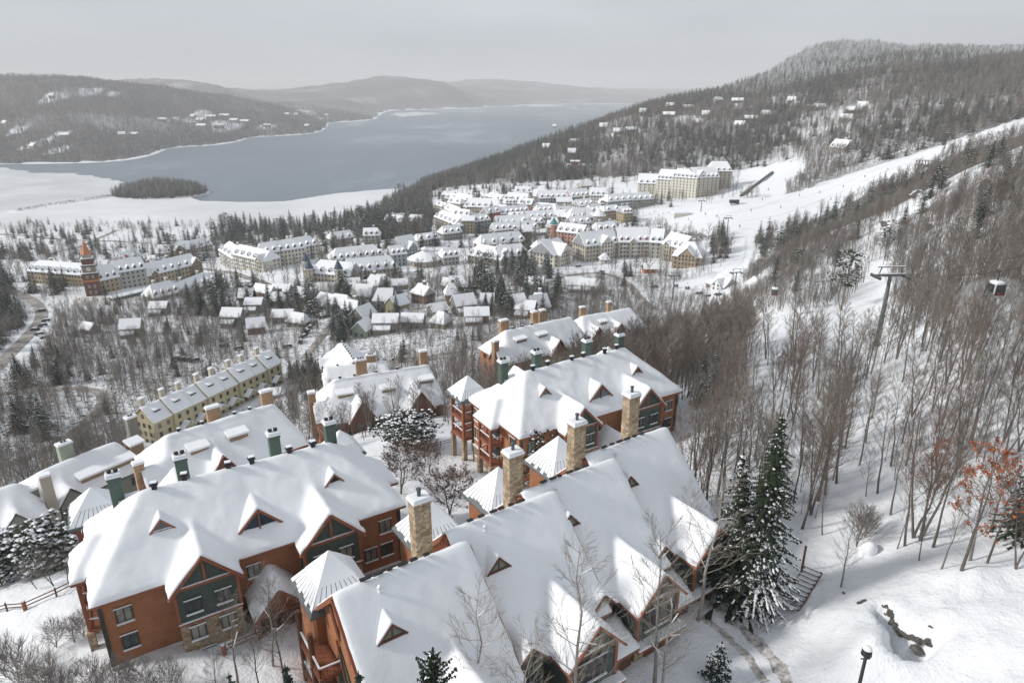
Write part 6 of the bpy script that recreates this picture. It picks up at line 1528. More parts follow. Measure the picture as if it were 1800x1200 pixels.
# ------------------------------------------------------------------ trees
def cone3(V, Fc, a, b, r, n=3):
    d = b - a; L = np.linalg.norm(d) + 1e-9; d = d / L
    x = np.cross(d, [0.3, 0.9, 0.2]); x /= np.linalg.norm(x) + 1e-9; y = np.cross(d, x); k = len(V)
    for i in range(n):
        t = 2 * math.pi * i / n; V.append(tuple(a + (x * math.cos(t) + y * math.sin(t)) * r))
    V.append(tuple(b))
    for i in range(n): Fc.append((k + i, k + (i + 1) % n, k + n))
def bare_proto(seed, H, nb, ns, ntw, spread=.26, start=.32, bark='bark', twig='twig', tw=1.0, r0=.011, up=50, leaves=None, nleaf=0, stems=1, sides=6, snowy=0.0):
    g = np.random.default_rng(seed)
    tr, cr = MB(), MB(); V, Fc = [], []; lv, lf = [], []; sv_, sf_ = [], []
    for st in range(stems):
        lean = g.uniform(-.08, .08, 2) * H + (0 if stems == 1 else 1) * g.uniform(-.22, .22, 2) * H
        h = H * g.uniform(.8, 1) if stems > 1 else H
        pts = [np.array([0, 0, -1.0])]
        for t in np.linspace(0, 1, 7):
            w = g.uniform(-.016, .016, 2) * H * min(1, t * 2)
            pts.append(np.array([lean[0] * t + w[0], lean[1] * t + w[1], h * t]))
        rr = [H * r0 * 1.25] + [H * r0 * (1 - .93 * t ** .9) for t in np.linspace(0, 1, 7)]
        tr.tube(pts, rr, sides, cap=False)
        P = np.array(pts[1:]); az = g.uniform(0, 6.28)
        at = lambda t: np.array([np.interp(t, np.linspace(0, 1, 7), P[:, k]) for k in range(3)])
        for i in range(nb):
            t = start + (1 - start) * ((i + g.uniform(0, .9)) / nb) * .97
            az += 2.4 + g.uniform(-.4, .4)
            L = H * spread * (1.15 - t) ** .65 * g.uniform(.7, 1.25)
            el = math.radians(g.uniform(up - 14, up + 14))
            d = np.array([math.cos(az) * math.cos(el), math.sin(az) * math.cos(el), math.sin(el)])
            a = at(t); mid = a + d * L * .5; end = a + d * L + np.array([0, 0, L * .16])
            r = max(H * r0 * .34 * (1.1 - t), .014 * tw)
            V_ = len(V)
            cone3(V, Fc, a, mid + (mid - a) * .25, r); cone3(V, Fc, mid - d * .02, end, r * .62)
            if snowy and g.random() < snowy:
                k = len(sv_); w_ = np.cross(d, [0, 0, 1]); w_ = w_ / (np.linalg.norm(w_) + 1e-6) * (r * .8 + .02); hh = np.array([0, 0, r + .03])
                sv_ += [tuple(a - w_ + hh), tuple(a + w_ + hh), tuple(mid + w_ + hh), tuple(mid - w_ + hh)]; sf_.append((k, k + 1, k + 2, k + 3))
            for j in range(ns):
                s = .3 + .7 * (j + g.uniform(0, .8)) / ns
                b0 = a + (mid - a) * (s / .5) if s < .5 else mid + (end - mid) * ((s - .5) / .5)
                az2 = az + g.choice([-1, 1]) * g.uniform(.35, 1.1); el2 = el + g.uniform(-.35, .45)
                d2 = np.array([math.cos(az2) * math.cos(el2), math.sin(az2) * math.cos(el2), math.sin(el2)])
                L2 = L * .48 * (1.25 - s) * g.uniform(.7, 1.3) + .25
                e2 = b0 + d2 * L2
                cone3(V, Fc, b0, e2, max(r * .42, .010 * tw))
                for q in range(ntw):
                    s2 = .25 + .75 * (q + g.uniform(0, .9)) / ntw
                    b1 = b0 + (e2 - b0) * s2
                    d3 = d2 + g.uniform(-.75, .75, 3) + np.array([0, 0, .25]); d3 /= np.linalg.norm(d3)
                    e3 = b1 + d3 * (L2 * .5 * g.uniform(.6, 1.3) + .12)
                    cone3(V, Fc, b1, e3, .0075 * tw)
                    if leaves and g.random() < nleaf:
                        for z in range(2):
                            c = b1 + (e3 - b1) * g.uniform(.3, 1); k = len(lv); w = g.uniform(-.14, .14, (3, 3))
                            lv += [tuple(c + w[0]), tuple(c + w[1]), tuple(c + w[2])]; lf.append((k, k + 1, k + 2))
    cr.add(V, Fc, 0); mats = [twig]
    if leaves: cr.add(lv, lf, 1); mats.append(leaves)
    if sv_: cr.add(sv_, sf_, len(mats)); mats.append('snow')
    return tr.mesh('trunk', [bark], True), cr.mesh('crown', mats)
def spruce_proto(seed, H, rad, whorls, nbr, stations, snow=.35, low=.06, needles='needles', droop=.35, card=.5, power=.85, snow_side=0.0):
    g = np.random.default_rng(seed); cr = MB(); V, Fc, SV, SF = [], [], [], []
    for i in range(whorls):
        t = low + (1 - low) * ((i + g.uniform(-.3, .3)) / whorls); t = min(max(t, low), .985)
        z = H * t; R_ = rad * (1 - t) ** power * g.uniform(.7, 1.15) + .12
        n = max(4, int(nbr * (1 - .45 * t)))
        a0 = g.uniform(0, 6.28)
        for k in range(n):
            az = a0 + 6.283 * k / n + g.uniform(-.25, .25); L = R_ * g.uniform(.55, 1.2)
            c, s = math.cos(az), math.sin(az)
            sd = np.array([-s, c, 0.0])
            for q in range(stations):
                u0 = (q + .15) / stations; u1 = (q + 1.25) / stations
                dz = lambda u: -droop * L * u ** 1.4 + .10 * L * max(0, u - .7)
                p0 = np.array([c * L * u0, s * L * u0, z + dz(u0)]); p1 = np.array([c * L * u1, s * L * u1, z + dz(u1)])
                w = card * (1 - .55 * u0) * (.35 + .4 * R_ / rad) * g.uniform(.7, 1.3)
                for sg in (-1, 1):
                    b = len(V); tip = p0 * .35 + p1 * .65 + sd * sg * w * g.uniform(.6, 1.3) + np.array([0, 0, -w * g.uniform(.1, .8)]) + g.uniform(-.12, .12, 3) * w
                    V += [tuple(p0), tuple(p1), tuple(tip)]; Fc.append((b, b + 1, b + 2))
                    if stations > 2:
                        b = len(V); V += [tuple(p0), tuple(p0 * .6 + p1 * .4 + sd * sg * w * .5 + [0, 0, .02]), tuple(p0 * .5 + p1 * .5 + sd * sg * w * .3 + np.array([0, 0, -w * .8]))]; Fc.append((b, b + 1, b + 2))
                ps = snow * (1 + snow_side * (c * .8 - s * .6)) * (1.25 - .6 * t) if not snow_side else max(.05, snow * (1 + snow_side * (c * .8 - s * .6)) * (1.75 - 2.6 * t))
                if snow_side and g.random() < ps * .8:
                    b = len(SV); j_ = lambda k_: g.uniform(.6, 1.25) * k_ * w; up_ = np.array([0, 0, .07]); mm = (p0 + p1) / 2
                    SV += [tuple(p0 + sd * j_(.22) + up_), tuple(mm + sd * j_(.5) + up_ * .6), tuple(p1 + sd * j_(.2) + up_ * .4), tuple(p1 - sd * j_(.2) + up_ * .4), tuple(mm - sd * j_(.5) + up_ * .6), tuple(p0 - sd * j_(.22) + up_), tuple(mm + up_ * 2)]
                    SF += [(b + i_, b + (i_ + 1) % 6, b + 6) for i_ in range(6)]
                if g.random() < ps * (.5 if snow_side else 1):
                    lift = np.array([0, 0, .05 + .03 * w])
                    for z_ in range(4 if stations > 2 else 2):
                        b = len(SV); cc = p0 + (p1 - p0) * g.uniform(0, 1) + sd * g.uniform(-.55, .55) * w + lift; q_ = (.36 * w + .03) * (1.75 if snow_side else 1.25)
                        dn = -.25 * abs(g.uniform(-.5, .5))
                        SV += [tuple(cc + g.uniform(-1, 1, 3) * [q_, q_, q_ * .3]), tuple(cc + g.uniform(-1, 1, 3) * [q_, q_, q_ * .3]), tuple(cc + g.uniform(-1, 1, 3) * [q_, q_, q_ * .3]), tuple(cc + [0, 0, .25 * q_])]
                        SF += [(b, b + 1, b + 3), (b + 1, b + 2, b + 3), (b + 2, b, b + 3)]
    b = len(V); V += [(.12, 0, H * .93), (-.1, .1, H * .93), (-.1, -.1, H * .93), (0, 0, H * 1.02)]; Fc += [(b, b + 1, b + 3), (b + 1, b + 2, b + 3), (b + 2, b, b + 3)]
    cr.add(V, Fc, 0); cr.add(SV, SF, 1)
    tr = MB().tube([(0, 0, -1), (0, 0, H * .5), (0, 0, H * .97)], [H * .013 + .03, H * .008 + .02, .02], 6, cap=False)
    return tr.mesh('trunk', ['bark'], True), cr.mesh('crown', [needles, 'snow'])
def pine_proto(seed, H, rad, clumps, per, snow=.4, needles='needles', low=.3):
    """irregular pine: bare stem with plates of needle tufts"""
    g = np.random.default_rng(seed); cr = MB(); V, Fc, SV, SF, BV, BF = [], [], [], [], [], []
    for i in range(clumps):
        t = low + (1 - low) * (i + g.uniform(0, .8)) / clumps; az = i * 2.4 + g.uniform(-.5, .5)
        L = rad * (1 - ((t - .55) / .62) ** 2) * g.uniform(.6, 1.1) + .2 if t > .4 else rad * .7 * g.uniform(.5, 1)
        L = max(L, .3); o = np.array([0, 0, H * t]); e = o + np.array([math.cos(az) * L, math.sin(az) * L, L * g.uniform(.05, .35)])
        cone3(BV, BF, o, e, .05)
        for k in range(per):
            c = o + (e - o) * g.uniform(.35, 1.08) + g.normal(0, .24 * L + .12, 3) * [1, 1, .45]
            for q in range(3):
                b = len(V); w = g.uniform(-.34, .34, (3, 3)) * [1, 1, .7]; V += [tuple(c + w[0]), tuple(c + w[1]), tuple(c + w[2])]; Fc.append((b, b + 1, b + 2))
            if g.random() < snow:
                b = len(SV); w = g.uniform(.14, .34); h_ = c + [0, 0, .2]
                SV += [tuple(h_ + [w, 0, -.05]), tuple(h_ + [0, w, -.04]), tuple(h_ + [-w, 0, -.05]), tuple(h_ + [0, -w, -.04]), tuple(h_ + [0, 0, .08])]; SF += [(b, b + 1, b + 4), (b + 1, b + 2, b + 4), (b + 2, b + 3, b + 4), (b + 3, b, b + 4)]
    cr.add(V, Fc, 0); cr.add(SV, SF, 1); cr.add(BV, BF, 2)
    tr = MB().tube([(0, 0, -1), (.1, .05, H * .5), (0, 0, H * .98)], [H * .015 + .03, H * .01 + .02, .03], 6, cap=False)
    return tr.mesh('trunk', ['bark'], True), cr.mesh('crown', [needles, 'snow', 'bark'])

PR = {}
for k in range(6): PR['wood%d' % k] = bare_proto(100 + k, 12.0, 24, 7, 5, spread=.23 + .04 * (k % 3), start=[.34, .25, .42, .3, .2, .38][k], tw=1.35, up=[54, 48, 58, 50, 45, 56][k], stems=[1, 1, 1, 2, 1, 1][k], twig='twig' if k % 3 else 'red_twig')
for k in range(3): PR['aspen%d' % k] = bare_proto(200 + k, 13.0, 26, 7, 5, spread=.30, start=.22, bark='pale_bark', twig='pale_twig', tw=1.4, up=44, r0=.012, sides=8, snowy=.25)
for k in range(3): PR['broad%d' % k] = bare_proto(300 + k, 9.0, 22, 7, 6, spread=.42, start=.18, tw=1.3, up=40, stems=2, r0=.012)
for k in range(2): PR['berry%d' % k] = bare_proto(320 + k, 6.0, 24, 8, 6, spread=.55, start=.14, tw=1.4, up=35, stems=2, r0=.016, twig='red_twig', leaves='dry_leaf', nleaf=.35)
for k in range(2): PR['oak%d' % k] = bare_proto(340 + k, 9.0, 20, 7, 6, spread=.30, start=.25, tw=1.3, up=42, leaves='red_leaf', nleaf=.55, r0=.013)
for k in range(2): PR['bush%d' % k] = bare_proto(360 + k, 2.2, 10, 5, 4, spread=.6, start=.05, tw=1.0, up=48, stems=4, r0=.010, twig='twig', bark='bark', sides=4)
for k in range(4): PR['spruce%d' % k] = spruce_proto(400 + k, 12.0, 3.0, 26, 10, 4, snow=[.15, .3, .5, .25][k], needles='needles' if k % 2 else 'blue_needles', card=.62)
for k in range(2): PR['snow_pine%d' % k] = pine_proto(430 + k, 5.0, 2.6, 30, 22, .55, 'needles', .08)
for k in range(2): PR['pine%d' % k] = pine_proto(440 + k, 14.0, 2.6, 26, 16, .12, 'needles', .38)
PR['hero_spruce'] = spruce_proto(470, 19.5, 3.6, 60, 13, 10, snow=.46, needles='needles', droop=.42, card=.58, power=.66, snow_side=.85, low=.05)
PR['near_pine'] = spruce_proto(472, 7.0, 2.6, 34, 12, 8, snow=.05, needles='needles', card=.34, droop=-.15, power=.6)
PR['shrub_spruce'] = spruce_proto(471, 3.6, 1.25, 16, 9, 5, snow=.62, needles='blue_needles', card=.42, droop=.2)
# lighter versions for the distance
def merged(name, pair):
    """trunk and crown joined for the uncountable woods"""
    bm = bmesh.new(); mats = []
    me = bpy.data.meshes.new(name)
    for src in pair:
        off = len(me.materials)
        for m_ in src.materials: me.materials.append(m_)
        nb = len(bm.faces); bm.from_mesh(src); bm.faces.ensure_lookup_table()
        for f in bm.faces[nb:]: f.material_index += off
    bm.to_mesh(me); bm.free()
    return bpy.data.objects.new(name, me)             # lives only as the shape that the woods repeat
LOD = {}
for k in range(5): LOD['mid%d' % k] = merged('mid_tree', bare_proto(500 + k, 12.0, 18, 6, 3, spread=[.24, .3, .24, .34, .28][k], start=[.30, .2, .34, .15, .25][k], stems=[1, 1, 1, 2, 1][k], tw=[2.3, 2.0, 2.6, 2.2, 2.3][k], up=54, sides=4, bark=['bark', 'bark', 'pale_bark', 'bark', 'bark'][k], twig=['twig', 'red_twig', 'pale_twig', 'twig', 'twig'][k]))
for k in range(4): LOD['far%d' % k] = merged('far_tree', bare_proto(520 + k, 12.0, 15, 5, 0, spread=.36, start=.16, tw=9.0, up=50, sides=3, r0=.016, bark='bark', twig=['twig', 'red_twig', 'twig', 'pale_twig'][k]))
for k in range(3): LOD['fir%d' % k] = merged('fir', spruce_proto(540 + k, 13.0, 3.2, 18, 8, 2, snow=[.25, .45, .15][k], needles=['needles', 'blue_needles', 'needles'][k], card=1.0))
for k in range(3): LOD['farfir%d' % k] = merged('far_fir', spruce_proto(560 + k, 13.0, 2.5, 9, 5, 1, snow=[.2, .4, .15][k], needles=['needles', 'blue_needles', 'needles'][k], card=2.4))
for k in range(2): LOD['frost%d' % k] = merged('frosted_fir', spruce_proto(580 + k, 12.0, 2.4, 9, 5, 1, snow=1.2, needles='rime_needles', card=2.2))
LODK = list(LOD)

NTREE = {}
def plant(kind, p, h, rz=None, label='', group=None, name='bare_tree', cat='tree', wide=1.0):
    base = PR[kind]; H0 = max(v.co.z for v in base[1].vertices) if kind not in NTREE else NTREE[kind]; NTREE[kind] = H0
    s = h / H0
    root = bpy.data.objects.new(name, None); COL.objects.link(root); root.empty_display_size = .3
    root.location = (float(p[0]), float(p[1]), float(p[2])); root.rotation_euler = (rng.normal(0, .035), rng.normal(0, .035), rng.uniform(0, 6.28) if rz is None else rz); root.scale = (s * wide, s * wide, s)
    tag(root, label, cat, group)
    link('trunk', base[0], root); link('crown', base[1], root)
    return root
def tall(u, vb, vt):
    """foot and height of a tree whose foot and top stand at rows vb and vt"""
    q = ground(u, vb); lo, hi = .5, 60.0
    for _ in range(30):
        m = (lo + hi) / 2
        if project(q + np.array([0, 0, m]))[1] > vt: lo = m
        else: hi = m
    return q, lo
# --- named trees of the foreground
def T(kind, u, vb, vt, label, group=None, name='bare_tree', cat='tree', **k):
    q, h = tall(u, vb, vt); add_keep(q[0], q[1], .6, .6, 0, 0); return plant(kind, q, h, None, label, group, name, cat, **k)
T('hero_spruce', 1325, 1062, 722, 'tall dark spruce loaded with snow on its lower boughs, beside the end townhouse', name='spruce_tree').rotation_euler = (0, 0, 0)
T('spruce1', 1296, 1052, 790, 'slimmer dark spruce behind the tall snow loaded one', name='spruce_tree')
T('shrub_spruce', 1258, 1192, 1122, 'knee high snow dusted young spruce on the driveway edge', name='spruce_tree')
T('spruce1', 1795, 945, 770, 'dark snowy spruce leaning over the red oak', name='spruce_tree')
T('spruce0', 1232, 712, 618, 'dark spruce behind the corner tower lodge, in the thick bare wood', name='spruce_tree')
T('spruce1', 1258, 700, 612, 'slim dark spruce next to its darker twin behind the corner tower lodge', name='spruce_tree')
T('pine0', 1478, 545, 436, 'lone tall pine with a tufted crown by the open snow trail', name='pine_tree')
T('pine1', 1558, 470, 440, 'small dark pine behind the gondola tower', name='pine_tree')
T('spruce2', 60, 948, 848, 'snowy spruce in front of the pale grey lodge', name='spruce_tree')
T('spruce2', 38, 940, 855, 'shorter snowy spruce twin in front of the pale grey lodge', name='spruce_tree')
T('spruce1', 168, 892, 815, 'spruce between the pale lodge and the rust chimney', name='spruce_tree')
T('spruce1', 205, 905, 850, 'small dark spruce at the foot of the green flue', name='spruce_tree')
T('snow_pine0', 95, 1002, 915, 'bushy pine heaped with snow on the bank behind the fence', name='pine_tree', wide=1.1)
T('snow_pine1', 15, 1020, 945, 'low bushy pine heaped with snow at the fence end', name='pine_tree', wide=1.2)
T('snow_pine0', 735, 788, 725, 'bushy snow laden pine below the brick lodge', 'snow laden pines below the brick lodge', name='pine_tree', wide=1.1)
T('snow_pine1', 700, 780, 728, 'bushy snow laden pine below the brick lodge', 'snow laden pines below the brick lodge', name='pine_tree', wide=1.3)
T('pine1', 945, 905, 760, 'slim snow speckled pine against the corner tower lodge', name='pine_tree')
T('pine0', 1060, 800, 705, 'thin young pine between the two gables of the corner tower lodge', name='pine_tree')
T('berry0', 705, 868, 775, 'spreading dark fruit tree between the two lodges', name='fruit_tree', wide=1.15)
T('berry1', 790, 905, 815, 'dense dark reddish fruit tree beside the stone chimneys', name='fruit_tree', wide=1.1)
T('berry0', 755, 830, 770, 'smaller dark fruit tree behind the spreading one', name='fruit_tree')
T('aspen0', 840, 1300, 1015, 'pale aspen rising in front of the louvred townhouse roofs', name='aspen_tree')
T('aspen1', 1018, 1300, 955, 'tall pale aspen in front of the second townhouse bay', name='aspen_tree')
T('aspen2', 1150, 1210, 905, 'forked pale aspen with snowy limbs before the garage doors', name='aspen_tree')
T('aspen0', 1162, 1225, 1000, 'leaning pale aspen stem beside the forked one', name='aspen_tree')
T('aspen1', 1228, 1090, 815, 'pale aspen spreading over the last townhouse roof', name='aspen_tree')
T('aspen2', 1210, 1010, 850, 'thin pale aspen behind the last townhouse bay', name='aspen_tree')
T('aspen1', 905, 1330, 1085, 'short pale aspen among the townhouse bays', name='aspen_tree')
q = at_t(752, 1150, 38); plant('near_pine', (q[0], q[1], float(height(q[0], q[1]))), q[2] - float(height(q[0], q[1])) + .3, None, 'dark bushy pine below the louvred roof slope', None, 'pine_tree', wide=.62)
for (u, v, t, lab) in ((505, 1148, 40, 'dark fir tip left of the exposed rust gable end'), (628, 1172, 38, 'small fir tip under the rust gable end'), (400, 1178, 42, 'low dark fir tip near the porch trees')):
    q = at_t(u, v, t); g0 = float(height(q[0], q[1])); plant('spruce0', (q[0], q[1], g0), max(q[2] - g0, 2.0), None, lab, None, 'fir_tree')
LG = 'bare trees before the lodge porch'
for (u, vb, vt) in ((420, 1210, 1040), (480, 1170, 985), (502, 1205, 1030), (548, 1150, 1010), (458, 1250, 1075), (385, 1270, 1130), (330, 1260, 1160)):
    T(['aspen1', 'wood1', 'wood2'][u % 3], u, vb, vt, 'bare brown tree in the thicket before the lodge porch', LG)
SG = 'bare shrubs on the snow bank'
for (u, vb, vt) in ((100, 1138, 1085), (148, 1120, 1070), (132, 1130, 1080)): T('bush%d' % (u % 2), u, vb, vt, 'round leafless shrub on the snow beside the lodge corner', 'round shrubs by the lodge corner', 'shrub', 'shrub')
for (u, vb, vt) in ((10, 1190, 1110), (40, 1215, 1125), (85, 1240, 1140), (170, 1230, 1150), (215, 1235, 1150), (260, 1225, 1150), (300, 1220, 1155), (120, 1260, 1170), (560, 1215, 1150)):
    T('bush%d' % (u % 2), u, vb, vt, 'scrubby leafless bush at the foot of the lodge slope', SG, 'shrub', 'shrub')
for (u, vb, vt) in ((95, 1030, 960), (120, 1025, 955), (65, 1035, 975)): T('broad%d' % (u % 3), u, vb, vt, 'fine twigged bare tree on the bank behind the rust fence', 'bare trees behind the rust fence')
T('oak0', 1690, 1002, 775, 'oak still holding orange red leaves at the clearing edge', name='oak_tree')
T('oak1', 1625, 905, 770, 'thin oak with a few rusty leaves', name='oak_tree')
T('oak0', 1740, 935, 800, 'smaller oak with orange red leaves beside the large one', name='oak_tree')
T('aspen0', 1478, 1032, 905, 'slim pale sapling beside the footpath', name='aspen_tree')
T('bush0', 1505, 960, 880, 'brown twiggy shrub above the snow buried boulder', name='shrub', cat='shrub')
T('bush1', 1520, 945, 885, 'dry brown shrub with seed heads on the footpath bank', name='shrub', cat='shrub')
CG = 'bare trees along the clearing'
for (u, vb, vt) in ((1542, 868, 690), (1522, 872, 780), (1565, 905, 740), (1590, 960, 760), (1605, 945, 720), (1617, 950, 700), (1640, 962, 735), (1655, 1000, 860), (1705, 985, 720), (1735, 990, 800), (1765, 950, 730), (1785, 1000, 850), (1577, 965, 860), (1615, 985, 880), (1450, 870, 640), (1438, 880, 620), (1425, 905, 700), (1410, 930, 690), (1445, 940, 820), (1470, 850, 640)):
    T('wood%d' % (u % 6), u, vb, vt, 'slender bare tree standing on the rim of the snowy clearing', CG)

# --- conifers one can pick out in the valley and village
def scatter_px(poly, n, ymin, ymax):
    us = [p[0] for p in poly]; vs = [p[1] for p in poly]; out = []
    tries = 0
    while len(out) < n and tries < n * 30:
        tries += 1
        u, v = rng.uniform(min(us), max(us)), rng.uniform(min(vs), max(vs))
        if not inside(poly, np.array([u]), np.array([v]))[0]: continue
        q = ground(u, v)
        if not ymin < q[1] < ymax or q[2] < LAKE_Z + 1.5: continue
        if blocked(np.array([q[0]]), np.array([q[1]]), np.array([q[2]]))[0]: continue
        out.append(q)
    return out
CON = [([(365, 432), (400, 408), (480, 404), (560, 398), (640, 388), (690, 392), (690, 412), (640, 420), (560, 420), (400, 432)], 95, 450, 900, (16, 27), 'tall dark fir in the belt between the cream hotel and the lake ice'),
       ([(625, 372), (700, 345), (765, 350), (765, 385), (700, 400), (640, 405)], 40, 450, 1200, (14, 24), 'dark fir on the wooded rise beside the pedestrian village'),
       ([(255, 440), (300, 425), (360, 435), (350, 455), (270, 455)], 9, 400, 900, (14, 22), 'tall fir among the villas behind the clock tower'),
       ([(480, 520), (700, 510), (720, 560), (640, 600), (560, 600), (480, 575)], 44, 200, 500, (10, 17), 'snow dusted fir among the grey valley cottages'),
       ([(790, 480), (960, 470), (990, 520), (960, 560), (880, 565), (800, 545)], 60, 200, 600, (10, 18), 'dark snowy fir in the grove below the courtyard lodge'),
       ([(330, 510), (480, 500), (480, 545), (400, 560), (330, 560)], 26, 200, 600, (11, 17), 'dark fir in the grove behind the long low shop'),
       ([(-20, 480), (40, 480), (50, 560), (20, 620), (-20, 640)], 26, 200, 600, (11, 18), 'dark pine crowding the brown road'),
       ([(985, 475), (1120, 470), (1120, 500), (990, 520)], 7, 250, 600, (8, 13), 'fir on the island of the hotel drive'),
       ([(1270, 440), (1400, 400), (1600, 320), (1800, 260), (1800, 420), (1600, 440), (1400, 520)], 26, 150, 420, (8, 14), 'dark evergreen on the craggy wooded hill'),
       ([(350, 735), (480, 670), (560, 650), (560, 690), (480, 710), (380, 760)], 13, 100, 260, (7, 11), 'snowy spruce along the front of the yellow terrace'),
       ([(0, 640), (160, 620), (200, 700), (100, 780), (0, 800)], 8, 100, 330, (10, 15), 'dark shaggy pine in the wood below the brown road'),
       ([(820, 600), (900, 590), (1000, 560), (1160, 560), (1160, 640), (1120, 620), (900, 610)], 8, 100, 260, (8, 13), 'dark fir between the rust lodges'),
       ([(30, 442), (140, 442), (150, 455), (40, 470)], 9, 300, 900, (11, 17), 'dark fir behind the ochre hotel wing')]
ncon = 0
for poly, n, y0, y1, hs, lab in CON:
    for q in scatter_px(poly, n, y0, y1):
        kind = 'spruce%d' % rng.integers(0, 4) if rng.random() < .8 else 'pine%d' % rng.integers(0, 2)
        plant(kind, q, rng.uniform(*hs), None, lab, 'evergreens: ' + lab, 'fir_tree' if 'fir' in lab else 'pine_tree' if 'pine' in lab else 'spruce_tree', wide=rng.uniform(1.0, 1.5)); ncon += 1

# --- the woods: the nearest bare trees are things, the rest is one mass each
def wood_points(n, y0, y1, amax=.97, amin=-.97):
    y = np.sqrt(rng.uniform(y0 ** 2, y1 ** 2, n)); a = rng.uniform(amin, amax, n); x = a * y; z = height(x, y)
    return x, y, z
def density_keep(x, y, z):
    """share of trees kept, by region"""
    u, v, d = project(np.stack([x, y, z], -1)); k = np.ones(x.shape)
    k = np.where(z < LAKE_Z + 1.5, 0, k)
    for poly, y0, y1 in VILLAGE: k = np.where(inside(poly, u, v) & (y > y0) & (y < y1), .16, k)
    near = y < 110
    # right hand wood near; the slope below the lodges; valley floor thinner
    k = np.where(near & (x < 12), .0, k)
    k = np.where(near & (x >= 12) & (y < 62), 0, k)
    k = np.where((y > 105) & (y < 420) & (x < y * .22), .5, k)
    k = np.where((y > 130) & (y < 360) & (x < y * -.42), .75, k)
    k = np.where((y > 90) & (y < 150) & (x < -5) , .35, k)
    k = np.where((y > 150) & (y < 260) & (x < y * -.1) & (x > y * -.34), .35, k)
    k = np.where((y > 420) & (y < 900) & (x < -.22 * y), .10, k)
    k = np.where((y > 420) & (y < 620) & (x < .3 * y), .3, k)
    k = np.where((u > 1150) & (u < 1420) & (v > 495) & (v < 620) & (y < 420), k * .4, k)
    k = np.where((u > 1300) & (u < 1620) & (v > 600) & (v < 770) & (y < 200), k * .38, k)
    k = np.where((y < 108) & (x < 17 + (y - 60) * .36), 0, k)
    k *= np.clip(.85 + .35 * wob(x, y, .02, 6.0), .4, 1)
    k = np.where((y < 150) & (x > 12), k * .9, k)
    k = np.where((y > 100) & (y < 200) & (x > -2) & (x < .3 * y), 1.0, k)
    k = np.where((y >= 150) & (y < 420) & (x > .3 * y), k * np.clip(.82 + 2.6 * vnoise(x, y, .035) + 1.2 * vnoise(x, y, .09), .05, 1), k)
    return k
groups = {}
def wood(name, label, specs):
    """specs: list of (points xyz, kinds list, heights)"""
    groups[name] = (label, specs)
BARE = []
xa, ya, za = wood_points(12500, 58, 420, .97, .1); xb, yb, zb = wood_points(14000, 58, 420, .1, -.97)
x, y, z = np.concatenate([xa, xb]), np.concatenate([ya, yb]), np.concatenate([za, zb])
keep = (rng.random(len(x)) < density_keep(x, y, z)) & ~blocked(x, y, z)
x, y, z = x[keep], y[keep], z[keep]
dist = np.hypot(x, y)
o = np.argsort(dist); x, y, z, dist = x[o], y[o], z[o], dist[o]
u, v, d = project(np.stack([x, y, z], -1))
vis = (u > -40) & (u < 1840)
nind = 0; nright = 0; nleft = 0; rest = []
for i in range(len(x)):
    right = x[i] > 12
    h = rng.uniform(9.5, 15) if right else rng.uniform(7, 12) if y[i] < 220 else rng.uniform(5, 9)
    if y[i] > 160 and right: h *= .72 if y[i] < 270 else .55
    if vis[i] and ((right and nright < 185) or (not right and y[i] < 190 and nleft < 95)):
        nright += right; nleft += (not right)
        lab = ('slender bare tree in the dense wood uphill of the townhouses' if right and y[i] < 160 else 'bare brown tree in the wood on the slope below the lodges' if not right else 'bare tree on the rising wooded hill')
        kk = 'wood%d' % rng.integers(0, 6) if rng.random() < .9 else 'aspen%d' % rng.integers(0, 3)
        look = 'pale barked ' if kk[0] == 'a' else {'wood3': 'twin stemmed ', 'wood0': 'reddish twigged ', 'wood4': 'low branching ', 'wood2': 'high crowned '}.get(kk, '')
        look = ('tall ' if h > 13 else 'short ' if h < 10.5 else '') + look
        lab = (look + lab).replace('slender bare tree' if look else '~', 'bare tree')
        plant(kk, (x[i], y[i], z[i]), h, None, lab, 'bare trees: ' + lab); nind += 1
    else: rest.append((x[i], y[i], z[i], h / 12.0))
rest = np.array(rest)
print('individual bare trees', nind, 'conifers', ncon, 'mid wood', len(rest))
